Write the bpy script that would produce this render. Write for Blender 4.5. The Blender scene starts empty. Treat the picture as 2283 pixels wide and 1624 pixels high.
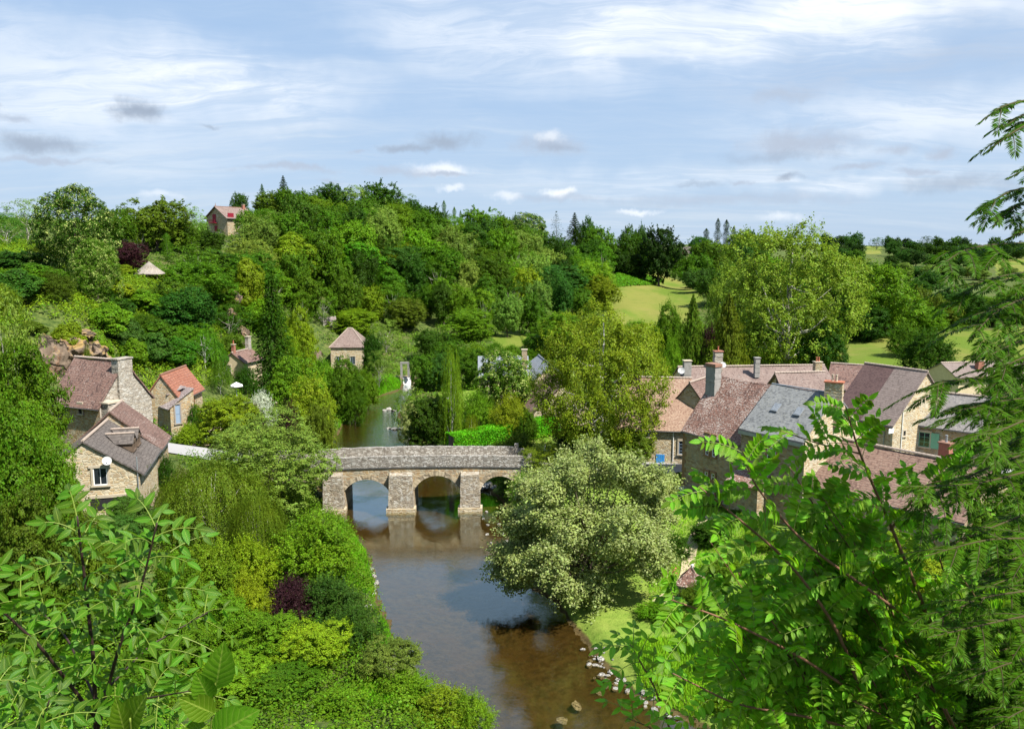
import bpy, math, random
import numpy as np
from mathutils import Vector
S = bpy.context.scene
COL = S.collection
R = math.radians
# ------------------------------------------------------------------ camera
CH = 27.5                                   # eye height above the river
FPX, PW, PH = 1800.0, 2283.0, 1624.0
PITCH = math.atan(252 / FPX)
cam = bpy.data.cameras.new("Camera")
camo = bpy.data.objects.new("Camera", cam); COL.objects.link(camo)
camo.location = (0, 0, CH); camo.rotation_euler = (R(90) - PITCH, 0, 0)
cam.sensor_width = 36; cam.lens = 36 * FPX / PW; cam.clip_start = 0.1; cam.clip_end = 9000
S.camera = camo
# ------------------------------------------------------------------ render settings
S.render.engine = 'CYCLES'
cy = S.cycles
cy.use_denoising = True
cy.max_bounces = 7; cy.diffuse_bounces = 1; cy.glossy_bounces = 3; cy.transmission_bounces = 4; cy.transparent_max_bounces = 8
cy.caustics_reflective = False; cy.caustics_refractive = False
vs = S.view_settings
vs.view_transform = 'Standard'; vs.look = 'None'; vs.gamma = 1; vs.use_curve_mapping = False
vs.exposure = 1.02
SUN_AZ, SUN_EL = R(128), R(54)              # behind the camera, to the right
SUN_STRENGTH = 5.0
SKY_STRENGTH = 0.0555
# ------------------------------------------------------------------ node helper
class NT:
    def __init__(s, tree): s.t = tree; s.n = tree.nodes; s.l = tree.links
    def add(s, typ, **kw):
        nd = s.n.new(typ)
        for k, v in kw.items():
            if k.startswith('i_'):
                key = k[2:]; key = int(key) if key.isdigit() else key.replace('_', ' ')
                s.set(nd.inputs[key], v)
            else: setattr(nd, k, v)
        return nd
    def set(s, inp, v):
        if isinstance(v, bpy.types.NodeSocket): s.l.new(v, inp)
        elif isinstance(v, bpy.types.Node): s.l.new(v.outputs[0], inp)
        else: inp.default_value = v
    def math(s, op, a, b=None, c=None, clamp=False):
        nd = s.n.new('ShaderNodeMath'); nd.operation = op; nd.use_clamp = clamp
        s.set(nd.inputs[0], a)
        if b is not None: s.set(nd.inputs[1], b)
        if c is not None: s.set(nd.inputs[2], c)
        return nd.outputs[0]
    def vmath(s, op, a, b=None):
        nd = s.n.new('ShaderNodeVectorMath'); nd.operation = op
        s.set(nd.inputs[0], a)
        if b is not None: s.set(nd.inputs[1], b)
        return nd.outputs['Value'] if op in ('LENGTH', 'DOT_PRODUCT') else nd.outputs[0]
    def mix(s, fac, a, b, blend='MIX'):
        nd = s.n.new('ShaderNodeMix'); nd.data_type = 'RGBA'; nd.blend_type = blend
        s.set(nd.inputs[0], fac); s.set(nd.inputs[6], a); s.set(nd.inputs[7], b)
        return nd.outputs[2]
    def ramp(s, fac, lo, hi, a=0.0, b=1.0, smooth=True):
        nd = s.n.new('ShaderNodeMapRange'); nd.interpolation_type = 'SMOOTHSTEP' if smooth else 'LINEAR'
        s.set(nd.inputs[0], fac)
        for i, v in enumerate((lo, hi, a, b)): s.set(nd.inputs[i + 1], v)
        return nd.outputs[0]
    def noise(s, vec, scale, detail=3.0, rough=0.55, dist=0.0, out=0):
        nd = s.n.new('ShaderNodeTexNoise')
        if vec is not None: s.set(nd.inputs['Vector'], vec)
        nd.inputs['Scale'].default_value = scale; nd.inputs['Detail'].default_value = detail
        nd.inputs['Roughness'].default_value = rough; nd.inputs['Distortion'].default_value = dist
        return nd.outputs[out]
    def scale(s, vec, v):
        nd = s.n.new('ShaderNodeVectorMath'); nd.operation = 'MULTIPLY'
        s.set(nd.inputs[0], vec); nd.inputs[1].default_value = v
        return nd.outputs[0]
# ------------------------------------------------------------------ sky
def build_sky():
    w = bpy.data.worlds.new("World"); S.world = w; w.use_nodes = True
    n = NT(w.node_tree); n.n.clear()
    out = n.add('ShaderNodeOutputWorld'); bg = n.add('ShaderNodeBackground')
    n.l.new(bg.outputs[0], out.inputs[0])
    sky = n.add('ShaderNodeTexSky'); sky.sky_type = 'NISHITA'; sky.sun_disc = False
    sky.sun_elevation = SUN_EL; sky.sun_rotation = SUN_AZ; sky.altitude = 100; sky.air_density = 1.0
    sky.dust_density = 0.8; sky.ozone_density = 1.6
    tc = n.add('ShaderNodeTexCoord'); d = tc.outputs['Generated']
    sx = n.add('ShaderNodeSeparateXYZ', i_0=d)
    az = n.math('ARCTAN2', sx.outputs[0], sx.outputs[1])           # 0 ahead (+Y)
    hyp = n.math('SQRT', n.math('ADD', n.math('MULTIPLY', sx.outputs[0], sx.outputs[0]), n.math('MULTIPLY', sx.outputs[1], sx.outputs[1])))
    el = n.math('ARCTAN2', sx.outputs[2], hyp)
    # cloud deck projected on a plane overhead: streaks get flatter near the horizon
    zc = n.math('MAXIMUM', sx.outputs[2], 0.0)
    inv = n.math('DIVIDE', 1.0, n.math('ADD', zc, 0.13))
    cv = n.add('ShaderNodeCombineXYZ'); n.set(cv.inputs[0], n.math('MULTIPLY', sx.outputs[0], inv)); n.set(cv.inputs[1], n.math('MULTIPLY', sx.outputs[1], inv))
    dn = n.noise(cv.outputs[0], 0.9, 4, 0.6, 0, 1)
    cvd = n.vmath('ADD', cv.outputs[0], n.scale(dn, (0.9, 0.55, 0)))
    n1 = n.noise(n.scale(cvd, (0.55, 1.0, 1)), 0.95, 7, 0.62, 0.3)
    n2 = n.noise(n.scale(cvd, (0.28, 1.9, 1)), 2.1, 8, 0.66, 0.8)
    veil = n.ramp(n1, 0.40, 0.76)
    fil = n.ramp(n2, 0.40, 0.74)
    lowh = n.ramp(el, 0.02, 0.30, 0.62, 0.04)                        # more cloud towards the horizon
    m = n.math('ADD', n.math('MULTIPLY', veil, 0.30), n.math('MULTIPLY', n.math('MULTIPLY', veil, fil), 0.55))
    m = n.math('ADD', m, n.math('MULTIPLY', lowh, n.math('ADD', n.math('MULTIPLY', fil, 0.4), 0.46)), clamp=True)
    skyc = n.mix(0.75, sky.outputs[0], (3.9, 5.7, 8.4, 1))
    veilc = n.mix(n.ramp(el, 0.0, 0.35), (6.0, 6.95, 8.0, 1), (6.2, 7.25, 8.7, 1))
    col = n.mix(m, skyc, veilc)
    # single clouds at their own bearing and elevation
    ae = n.add('ShaderNodeCombineXYZ'); n.set(ae.inputs[0], az); n.set(ae.inputs[1], el)
    wn = n.noise(ae.outputs[0], 16, 5, 0.62, 0, 1)
    aew = n.vmath('ADD', ae.outputs[0], n.scale(n.vmath('SUBTRACT', wn, (0.5, 0.5, 0.5)), (0.075, 0.035, 0)))
    wn2 = n.noise(ae.outputs[0], 7, 4, 0.6, 0, 1)
    aew2 = n.vmath('ADD', ae.outputs[0], n.scale(n.vmath('SUBTRACT', wn2, (0.5, 0.5, 0.5)), (0.22, 0.10, 0)))
    def dirpix(px, py):
        a = (px - PW / 2) / FPX; b = (PH / 2 - py) / FPX
        v = (a, math.cos(PITCH) + b * math.sin(PITCH), -math.sin(PITCH) + b * math.cos(PITCH))
        return math.atan2(v[0], v[1]), math.atan2(v[2], math.hypot(v[0], v[1]))
    rn = n.math('SUBTRACT', n.noise(ae.outputs[0], 34, 5, 0.7, 0.4), 0.5)
    def blob(px, py, wx, wy, c, amt, soft=1.0, vec=None, inner=0.35):
        nonlocal col
        a, e = dirpix(px, py)
        q = n.vmath('SUBTRACT', vec or aew, (a, e, 0))
        q = n.scale(q, (FPX / wx, FPX / wy, 0))
        r = n.vmath('LENGTH', q)
        if vec is None: inner = 0.05
        if vec is None: r = n.math('ADD', r, n.math('MULTIPLY', rn, 1.2))
        m_ = n.ramp(r, inner, 1.0 + soft * 0.25, min(1, amt * 1.1), 0.0)
        if vec is not None: m_ = n.math('MULTIPLY', m_, n.math('ADD', 0.30, n.math('MULTIPLY', fil2, 0.75)))
        col = n.mix(m_, col, c)
    fil2 = n.ramp(n.noise(n.scale(cvd, (0.5, 1.3, 1)), 2.6, 9, 0.68, 0.6), 0.38, 0.62)
    white, grey, dark = (9.3, 9.7, 10.2, 1), (4.6, 5.3, 6.5, 1), (3.5, 4.2, 5.3, 1)
    for b in [(110, 110, 330, 75, white, .45), (455, 205, 260, 62, white, .85), (60, 215, 220, 60, white, .5), (1330, 40, 190, 80, white, .9), (960, 45, 170, 80, white, .45),
              (1900, 20, 360, 75, white, .9), (1560, 75, 210, 60, white, .5), (2120, 270, 380, 55, white, .55), (1150, 130, 300, 80, white, .3), (1750, 90, 420, 110, white, .3),
              (2150, 120, 200, 60, grey, .35), (1850, 180, 260, 40, grey, .3), (230, 330, 330, 60, white, .22), (1500, 400, 420, 30, white, .35), (2000, 385, 260, 18, white, .5)]:
        blob(*b, soft=2.5, vec=aew2, inner=0.0)
    for b in [(305, 250, 58, 24, dark, .95), (92, 323, 100, 22, dark, .8), (990, 312, 74, 24, dark, .75), (905, 329, 60, 11, dark, .7), (1222, 318, 90, 28, grey, .75), (1225, 301, 42, 15, white, .5), (1235, 327, 60, 10, dark, .5),
              (1785, 312, 135, 34, grey, .85), (1740, 345, 130, 16, dark, .45), (1752, 397, 44, 9, dark, .75), (2130, 405, 120, 22, dark, .55), (2095, 337, 42, 13, grey, .8), (1992, 333, 42, 10, grey, .7), (2030, 378, 40, 7, grey, .7), (1910, 368, 60, 8, grey, .7),
              (462, 280, 26, 7, dark, .55), (50, 268, 36, 10, grey, .7), (805, 337, 30, 7, grey, .6), (1750, 215, 62, 16, grey, .6), (1550, 415, 50, 7, dark, .4), (640, 372, 130, 9, grey, .7), (90, 358, 160, 7, grey, .7), (740, 397, 40, 8, grey, .5),
              (980, 382, 70, 17, white, .75), (900, 388, 80, 14, grey, .6), (985, 393, 62, 7, grey, .8), (1243, 434, 34, 13, white, .85), (1130, 442, 42, 11, white, .6), (1420, 470, 60, 7, white, .7), (1250, 445, 130, 10, grey, .5),
              (1560, 450, 230, 16, grey, .45), (1800, 440, 160, 14, grey, .35), (1000, 424, 30, 8, white, .6), (1750, 484, 60, 12, white, .5), (360, 440, 50, 9, white, .4), (1640, 408, 26, 6, grey, .7), (5, 243, 14, 10, dark, .7)]:
        blob(*b, soft=0.9)
    col = n.mix(n.ramp(el, -0.06, -0.01, 1.0, 0.0), col, (1.2, 1.6, 1.0, 1))
    n.l.new(col, bg.inputs[0]); bg.inputs[1].default_value = SKY_STRENGTH
    w.cycles.sampling_method = 'MANUAL'; w.cycles.sample_map_resolution = 1024
build_sky()
sun = bpy.data.lights.new("sun", 'SUN'); sun.energy = SUN_STRENGTH; sun.angle = R(0.53); sun.color = (1, 0.955, 0.87)
suno = bpy.data.objects.new("sun", sun); COL.objects.link(suno)
_sd = Vector((math.sin(SUN_AZ) * math.cos(SUN_EL), math.cos(SUN_AZ) * math.cos(SUN_EL), math.sin(SUN_EL)))
suno.rotation_euler = _sd.to_track_quat('Z', 'Y').to_euler()
suno.location = (40, -40, 90)
# ------------------------------------------------------------------ geometry of the view, used to survey the place
cP, sP = math.cos(PITCH), math.sin(PITCH)
def ray(px, py):
    a = (px - PW / 2) / FPX; b = (PH / 2 - py) / FPX
    return (a, cP + b * sP, -sP + b * cP)
def PZ(px, py, z):
    d = ray(px, py); t = (z - CH) / d[2]; return np.array((d[0] * t, d[1] * t, z))
def PY(px, py, Y):
    d = ray(px, py); t = Y / d[1]; return np.array((d[0] * t, Y, CH + d[2] * t))
def proj(x, y, z):
    dz = z - CH
    dep = y * cP - dz * sP; up = y * sP + dz * cP
    dep = np.where(np.abs(dep) < 1e-3, 1e-3, dep)
    return PW / 2 + FPX * x / dep, PH / 2 - FPX * up / dep, dep
def in_poly(x, y, poly):
    x = np.asarray(x, float); y = np.asarray(y, float); ins = np.zeros(x.shape, bool)
    m = len(poly)
    for i in range(m):
        x1, y1 = poly[i]; x2, y2 = poly[(i + 1) % m]
        c = ((y1 > y) != (y2 > y)) & (x < (x2 - x1) * (y - y1) / ((y2 - y1) if y2 != y1 else 1e-9) + x1)
        ins ^= c
    return ins
def poly_dist(x, y, poly):
    d = np.full(np.shape(x), 1e9)
    m = len(poly)
    for i in range(m):
        ax, ay = poly[i]; bx, by = poly[(i + 1) % m]
        vx, vy = bx - ax, by - ay; L = vx * vx + vy * vy + 1e-12
        t = np.clip(((x - ax) * vx + (y - ay) * vy) / L, 0, 1)
        d = np.minimum(d, np.hypot(x - ax - t * vx, y - ay - t * vy))
    return d
# ------------------------------------------------------------------ terrain
LB = [(905, 1500), (868, 1400), (842, 1350), (835, 1300), (818, 1235), (775, 1175), (722, 1150)]
LB2 = [(700, 1040), (735, 985), (760, 955), (775, 925), (815, 895), (862, 878), (893, 868), (897, 852)]
RB = [(1530, 1600), (1420, 1550), (1345, 1480), (1305, 1430), (1240, 1340), (1150, 1290), (1125, 1230), (1135, 1180), (1140, 1140)]
RB2 = [(1080, 1078), (1010, 1052), (940, 1005), (908, 962), (893, 930), (897, 905), (918, 878), (930, 860)]
RIV = [tuple(PZ(x, y, 0)[:2]) for x, y in RB] + [tuple(PZ(x, y, 0)[:2]) for x, y in RB2] + [(-17, 172), (-21, 174)] + \
      [tuple(PZ(x, y, 0)[:2]) for x, y in LB2[::-1]] + [tuple(PZ(x, y, 0)[:2]) for x, y in LB[::-1]] + [(-3, 42), (4, 36), (14, 31), (26, 24), (40, 20), (45, 30), (30, 36), (18, 40), (12, 43)]
CTRL = [(0, 0, 25.7), (-4, 0, 25.7), (4, 0, 25.7), (0, 3, 24.4), (4, 3, 24.4), (-4, 3, 24.4), (0, -20, 27), (-40, -20, 27), (40, -20, 27), (0, 8, 19.5), (-7, 8, 19.5), (7, 8, 19.5), (0, 19, 10.5),
        (-13, 20, 10.5), (12, 19, 9), (0, 30, 4.5), (-15, 31, 5), (16, 28, 3), (-26, 31, 7), (36, 22, 4),
        (-23, 46, 2), (-12, 48, 1.3), (-7, 46, 1.2), (-30, 50, 4), (-20, 60, 1.6), (-28, 60, 3.6), (-16, 70, 1.3), (-45, 50, 9), (-62, 50, 16), (-34, 67, 5.3), (-30, 75, 5.2), (-37, 87, 5.6),
        (-24, 85, 4.9), (-22, 75, 1.8), (-29, 80, 4.9), (-44, 80, 8.2), (-42, 72, 7.5), (-56, 80, 12), (-49, 93, 8.5), (-52, 99, 12), (-58, 92, 17), (-62, 102, 19.5), (-43, 98, 5.4), (-37, 104, 5), (-44, 128, 5.5), (-30, 112, 3.5), (-30, 128, 2.8), (-26, 145, 1.8),
        (-39, 171, 3), (-52, 166, 6), (2, 83, 4.6), (8, 84.5, 4.2), (17, 86.6, 3.9), (27, 92, 4.3), (17, 78.6, 2.9), (22, 70, 3), (30, 60, 3.5), (14, 60, 1.5), (11, 67, 1.4), (20, 52, 1.8), (12, 46, .8),
        (30, 42, 3), (45, 80, 5), (60, 60, 7), (-3, 97, 2.9), (5, 101, 3.4), (3, 115, 3.8), (40, 104, 4.5), (60, 105, 5), (80, 120, 5), (-6, 120, 2), (0, 140, 2.8), (-12, 150, 1.6), (10, 150, 3.4), (80, 176, 5), (84, 198, 5.2),
        (128, 217, 6.5), (110, 160, 5.4), (60, 150, 4.4), (40, 150, 4), (0, 178, 3.6), (200, 100, 12), (150, 50, 14), (-150, 100, 33), (-200, 200, 38), (-260, 320, 39), (-400, 600, 40), (0, 2600, 32), (1600, 2600, 35), (-1600, 2600, 35),
        (-100, 30, 27), (0, 700, 30), (600, 300, 22), (300, 200, 12), (-600, 0, 35), (600, -30, 30), (-200, 1200, 34)]
for px, py, Y in [(100, 632, 112), (180, 650, 125), (60, 645, 118), (20, 600, 130), (30, 560, 145), (333, 620, 150), (250, 603, 158), (300, 552, 190), (345, 528, 200), (490, 532, 232), (420, 545, 215), (600, 502, 252), (700, 500, 262), (850, 497, 272), (950, 528, 292), (1080, 552, 312),
                  (1200, 572, 335), (1350, 592, 360), (1500, 626, 385), (600, 510, 330), (850, 512, 350), (1200, 580, 430), (450, 650, 165), (600, 622, 198), (750, 600, 222), (900, 612, 238), (1050, 635, 252), (1200, 665, 260), (1320, 690, 262), (400, 770, 122), (500, 742, 148), (650, 735, 180),
                  (800, 705, 205), (950, 712, 215), (1100, 735, 212), (1200, 745, 208), (1100, 762, 190), (450, 822, 116), (330, 790, 112), (250, 705, 118), (160, 715, 104), (1650, 640, 300), (1700, 700, 250), (1900, 702, 240), (2100, 715, 235), (2250, 690, 270), (1700, 600, 450), (1850, 592, 600), (2000, 592, 620),
                  (2200, 600, 600), (1900, 553, 850), (2100, 562, 850), (2280, 572, 800), (1650, 566, 620), (1550, 580, 430), (1440, 710, 248), (1440, 622, 365), (1380, 690, 255), (1520, 645, 335)]:
    CTRL.append(tuple(PY(px, py, Y)))
CT = np.array(CTRL, float)
def _U(r2): return np.where(r2 > 1e-9, r2 * np.log(np.maximum(r2, 1e-9)), 0.0)
_sc = 100.0
def _warp(x, y):                                     # compress far distances so the spline stays calm
    r = np.hypot(x, y) + 1e-9; k = 100 * np.log1p(r / 100.0) / r
    return x * k / _sc, y * k / _sc
_cx, _cy = _warp(CT[:, 0], CT[:, 1])
_n = len(CT)
_K = _U((_cx[:, None] - _cx[None]) ** 2 + (_cy[:, None] - _cy[None]) ** 2) + np.eye(_n) * 0.0006
_Pm = np.stack([np.ones(_n), _cx, _cy], 1)
_A = np.block([[_K, _Pm], [_Pm.T, np.zeros((3, 3))]])
_W = np.linalg.solve(_A, np.concatenate([CT[:, 2], np.zeros(3)]))
def tps(x, y):
    wx, wy = _warp(x, y)
    out = np.empty(wx.size); fx, fy = wx.ravel(), wy.ravel()
    for i in range(0, fx.size, 20000):
        a, b = fx[i:i + 20000], fy[i:i + 20000]
        out[i:i + 20000] = _U((a[:, None] - _cx) ** 2 + (b[:, None] - _cy) ** 2) @ _W[:_n] + _W[_n] + _W[_n + 1] * a + _W[_n + 2] * b
    return out.reshape(wx.shape)
def vnoise(x, y, s, seed=0):
    x = np.asarray(x, float) / s + seed * 17.31; y = np.asarray(y, float) / s + seed * 7.77
    ix, iy = np.floor(x), np.floor(y); fx, fy = x - ix, y - iy
    fx = fx * fx * (3 - 2 * fx); fy = fy * fy * (3 - 2 * fy)
    def h(a, b):
        v = np.sin(a * 127.1 + b * 311.7 + seed * 3.1) * 43758.5453
        return v - np.floor(v)
    return (h(ix, iy) * (1 - fx) + h(ix + 1, iy) * fx) * (1 - fy) + (h(ix, iy + 1) * (1 - fx) + h(ix + 1, iy + 1) * fx) * fy
def H(x, y):
    x = np.asarray(x, float); y = np.asarray(y, float)
    z = np.maximum(tps(x, y), 0.6) + (vnoise(x, y, 5, 1) - .5) * 0.35 * np.clip((np.hypot(x, y) - 30) / 60, 0, 1)
    d = poly_dist(x, y, RIV); ins = in_poly(x, y, RIV)
    wob = (vnoise(x, y, 2.2, 3) - .5) * 0.5
    zo = np.minimum(z, 0.03 + 0.6 * np.maximum(d + wob, 0))
    zi = -np.minimum(0.85, 0.16 * d) + (vnoise(x, y, 3, 5) - .5) * 0.25
    return np.where(ins, np.minimum(zi, -0.02), zo)
def Hs(x, y): return float(H(np.array([x]), np.array([y]))[0])
def T(px, py, y0=25, y1=1300):                        # where a sight line meets the ground
    Y = np.concatenate([np.arange(y0, 200, 1.0), np.arange(200, y1, 3.0)])
    d = ray(px, py); t = Y / d[1]; x = d[0] * t; z = CH + d[2] * t
    g = z - H(x, Y); k = np.where(g < 0)[0]
    if len(k): i = k[0]
    else: i = int(np.argmin(g))
    return np.array((x[i], Y[i], float(H(x[i:i + 1], Y[i:i + 1])[0])))
# ------------------------------------------------------------------ mesh helpers
class MB:
    """collects pieces and links them as one mesh object"""
    def __init__(s): s.v = []; s.f = []; s.n = 0; s.uv = {}; s.mi = []
    def add(s, verts, faces, mi=0):
        b = s.n
        s.v.extend([tuple(map(float, q)) for q in verts]); s.n += len(verts)
        for f in faces: s.f.append(tuple(i + b for i in f)); s.mi.append(mi)
    def box(s, c, ux, uy, uz, hx, hy, hz, mi=0):      # centre, axes, half sizes
        c, ux, uy, uz = map(lambda q: np.array(q, float), (c, ux, uy, uz))
        v = [c + sx * hx * ux + sy * hy * uy + sz * hz * uz for sz in (-1, 1) for sy in (-1, 1) for sx in (-1, 1)]
        s.add(v, [(0, 2, 3, 1), (4, 5, 7, 6), (0, 1, 5, 4), (2, 6, 7, 3), (0, 4, 6, 2), (1, 3, 7, 5)], mi)
    def tube(s, pts, rad, sides=6, cap=True, mi=0):
        pts = [np.array(q, float) for q in pts]; m = len(pts)
        if not hasattr(rad, '__len__'): rad = [rad] * m
        V = []; prev = None
        for i in range(m):
            t = pts[min(i + 1, m - 1)] - pts[max(i - 1, 0)]; t = t / (np.linalg.norm(t) + 1e-9)
            a = np.cross(t, (0, 0, 1)) if prev is None else prev - t * np.dot(prev, t)
            if np.linalg.norm(a) < 1e-4: a = np.cross(t, (1, 0, 0))
            a = a / np.linalg.norm(a); prev = a; b = np.cross(t, a)
            for k in range(sides):
                an = 2 * math.pi * k / sides
                V.append(pts[i] + rad[i] * (math.cos(an) * a + math.sin(an) * b))
        F = [(i * sides + k, i * sides + (k + 1) % sides, (i + 1) * sides + (k + 1) % sides, (i + 1) * sides + k) for i in range(m - 1) for k in range(sides)]
        if cap: F += [tuple(range(sides))[::-1], tuple((m - 1) * sides + k for k in range(sides))]
        s.add(V, F, mi)
    def mesh(s, name, origin=(0, 0, 0), smooth=False, uv=True):
        me = bpy.data.meshes.new(name)
        o = np.array(origin, float)
        me.from_pydata([tuple(np.array(q) - o) for q in s.v], [], s.f)
        me.update()
        if any(s.mi): me.polygons.foreach_set('material_index', s.mi)
        if smooth: me.polygons.foreach_set('use_smooth', [True] * len(me.polygons))
        if uv: face_uv(me)
        return me
    def build(s, name, mat, parent=None, origin=None, smooth=False):
        if origin is None: origin = tuple(parent['_w']) if parent is not None and '_w' in parent else (0, 0, 0)
        me = s.mesh(name, origin, smooth)
        for m in (mat if isinstance(mat, (list, tuple)) else [mat]): me.materials.append(m)
        o = bpy.data.objects.new(name, me); COL.objects.link(o)
        if parent is not None: o.parent = parent; o['_w'] = tuple(origin)
        else: o.location = origin; o['_w'] = tuple(origin)
        return o
def face_uv(me):                                        # metres along and up each face
    uvl = me.uv_layers.new(name='UVMap')
    nl = len(me.loops); co = np.empty(len(me.vertices) * 3); me.vertices.foreach_get('co', co); co = co.reshape(-1, 3)
    vi = np.empty(nl, int); me.loops.foreach_get('vertex_index', vi)
    npoly = len(me.polygons); no = np.empty(npoly * 3); me.polygons.foreach_get('normal', no); no = no.reshape(-1, 3)
    tot = np.empty(npoly, int); me.polygons.foreach_get('loop_total', tot)
    ln = np.repeat(no, tot, 0)
    u = np.stack([-ln[:, 1], ln[:, 0], np.zeros(len(ln))], 1); L = np.linalg.norm(u, axis=1)
    u[L < 0.05] = (1, 0, 0); L = np.linalg.norm(u, axis=1); u /= L[:, None]
    v = np.cross(ln, u); p = co[vi]
    uv = np.stack([(p * u).sum(1), (p * v).sum(1)], 1)
    uvl.data.foreach_set('uv', uv.ravel())
def quads_mesh(name, V, nv=4):                          # V: (n, nv, 3) separate faces
    n = V.shape[0]
    me = bpy.data.meshes.new(name)
    me.vertices.add(n * nv); me.vertices.foreach_set('co', np.ascontiguousarray(V, dtype=np.float32).ravel())
    me.loops.add(n * nv); me.loops.foreach_set('vertex_index', np.arange(n * nv, dtype=np.int32))
    me.polygons.add(n); me.polygons.foreach_set('loop_start', np.arange(0, n * nv, nv, dtype=np.int32))
    try: me.polygons.foreach_set('loop_total', np.full(n, nv, dtype=np.int32))
    except Exception: pass
    me.update(calc_edges=True)
    return me
def empty(name, loc, label=None, cat=None, group=None):
    o = bpy.data.objects.new(name, None); COL.objects.link(o); o.location = tuple(map(float, loc)); o['_w'] = tuple(map(float, loc))
    o.empty_display_size = 0.5
    tag(o, label, cat, group); return o
def tag(o, label=None, cat=None, group=None, kind=None):
    if label: o['label'] = label
    if cat: o['category'] = cat
    if group: o['group'] = group
    if kind: o['kind'] = kind
    return o
# ------------------------------------------------------------------ materials
def newmat(name):
    m = bpy.data.materials.new(name); m.use_nodes = True
    n = NT(m.node_tree); b = n.n['Principled BSDF']; return m, n, b
def plain(name, col, rough=0.7, metal=0.0, var=0.12, scale=3.0, spec=0.3):
    m, n, b = newmat(name)
    tc = n.add('ShaderNodeTexCoord')
    f = n.noise(tc.outputs['Object'], scale, 5, 0.65)
    c = n.mix(f, tuple(c * (1 - var * 2) for c in col[:3]) + (1,), tuple(min(1, c * (1 + var * 2)) for c in col[:3]) + (1,))
    n.set(b.inputs['Base Color'], c); b.inputs['Roughness'].default_value = rough; b.inputs['Metallic'].default_value = metal
    b.inputs['Specular IOR Level'].default_value = spec
    return m
def stone_mat(name, c1, c2, c3, mortar, sx=2.3, sy=5.2, grey=0.0, lichen=0.0, bump=0.6):
    m, n, b = newmat(name)
    tc = n.add('ShaderNodeTexCoord'); uv = tc.outputs['UV']
    wob = n.noise(uv, 2.2, 2, 0.5, 0, 1)
    q = n.vmath('ADD', n.scale(uv, (sx, sy, 0)), n.scale(wob, (0.5, 0.5, 0)))
    vo = n.add('ShaderNodeTexVoronoi'); n.set(vo.inputs['Vector'], q); vo.inputs['Scale'].default_value = 1; vo.inputs['Randomness'].default_value = 0.85
    ve = n.add('ShaderNodeTexVoronoi'); ve.feature = 'DISTANCE_TO_EDGE'; n.set(ve.inputs['Vector'], q); ve.inputs['Scale'].default_value = 1; ve.inputs['Randomness'].default_value = 0.85
    sc = n.add('ShaderNodeSeparateColor'); n.set(sc.inputs[0], vo.outputs['Color'])
    col = n.mix(n.ramp(sc.outputs[0], 0.1, 0.9), c1, c2)
    col = n.mix(n.ramp(sc.outputs[1], 0.62, 0.9), col, c3)
    edge = n.ramp(ve.outputs['Distance'], 0.03, 0.13)
    col = n.mix(edge, mortar, col)
    big = n.noise(uv, 0.55, 4, 0.6)
    col = n.mix(n.ramp(big, 0.35, 0.7, 0, 0.35 + grey), col, (0.30, 0.28, 0.24, 1))
    if lichen:
        l = n.noise(uv, 3.0, 8, 0.75)
        col = n.mix(n.ramp(l, 0.50, 0.62, 0, lichen), col, (0.62, 0.60, 0.55, 1))
        l2 = n.noise(n.scale(uv, (1, 1, 1)), 7, 6, 0.7)
        col = n.mix(n.ramp(l2, 0.56, 0.66, 0, lichen * 0.9), col, (0.10, 0.075, 0.055, 1))
    fine = n.noise(uv, 14, 4, 0.7)
    col = n.mix(0.35, col, n.mix(fine, (0.25, 0.25, 0.25, 1), (1.0, 1.0, 1.0, 1)), 'MULTIPLY')
    n.set(b.inputs['Base Color'], col); b.inputs['Roughness'].default_value = 0.92; b.inputs['Specular IOR Level'].default_value = 0.15
    hgt = n.math('ADD', n.math('MULTIPLY', edge, 0.6), n.math('MULTIPLY', n.math('ADD', sc.outputs[2], fine), 0.35))
    bp = n.add('ShaderNodeBump'); bp.inputs['Strength'].default_value = bump; bp.inputs['Distance'].default_value = 0.09; n.set(bp.inputs['Height'], hgt)
    n.set(b.inputs['Normal'], bp.outputs[0])
    return m
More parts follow.
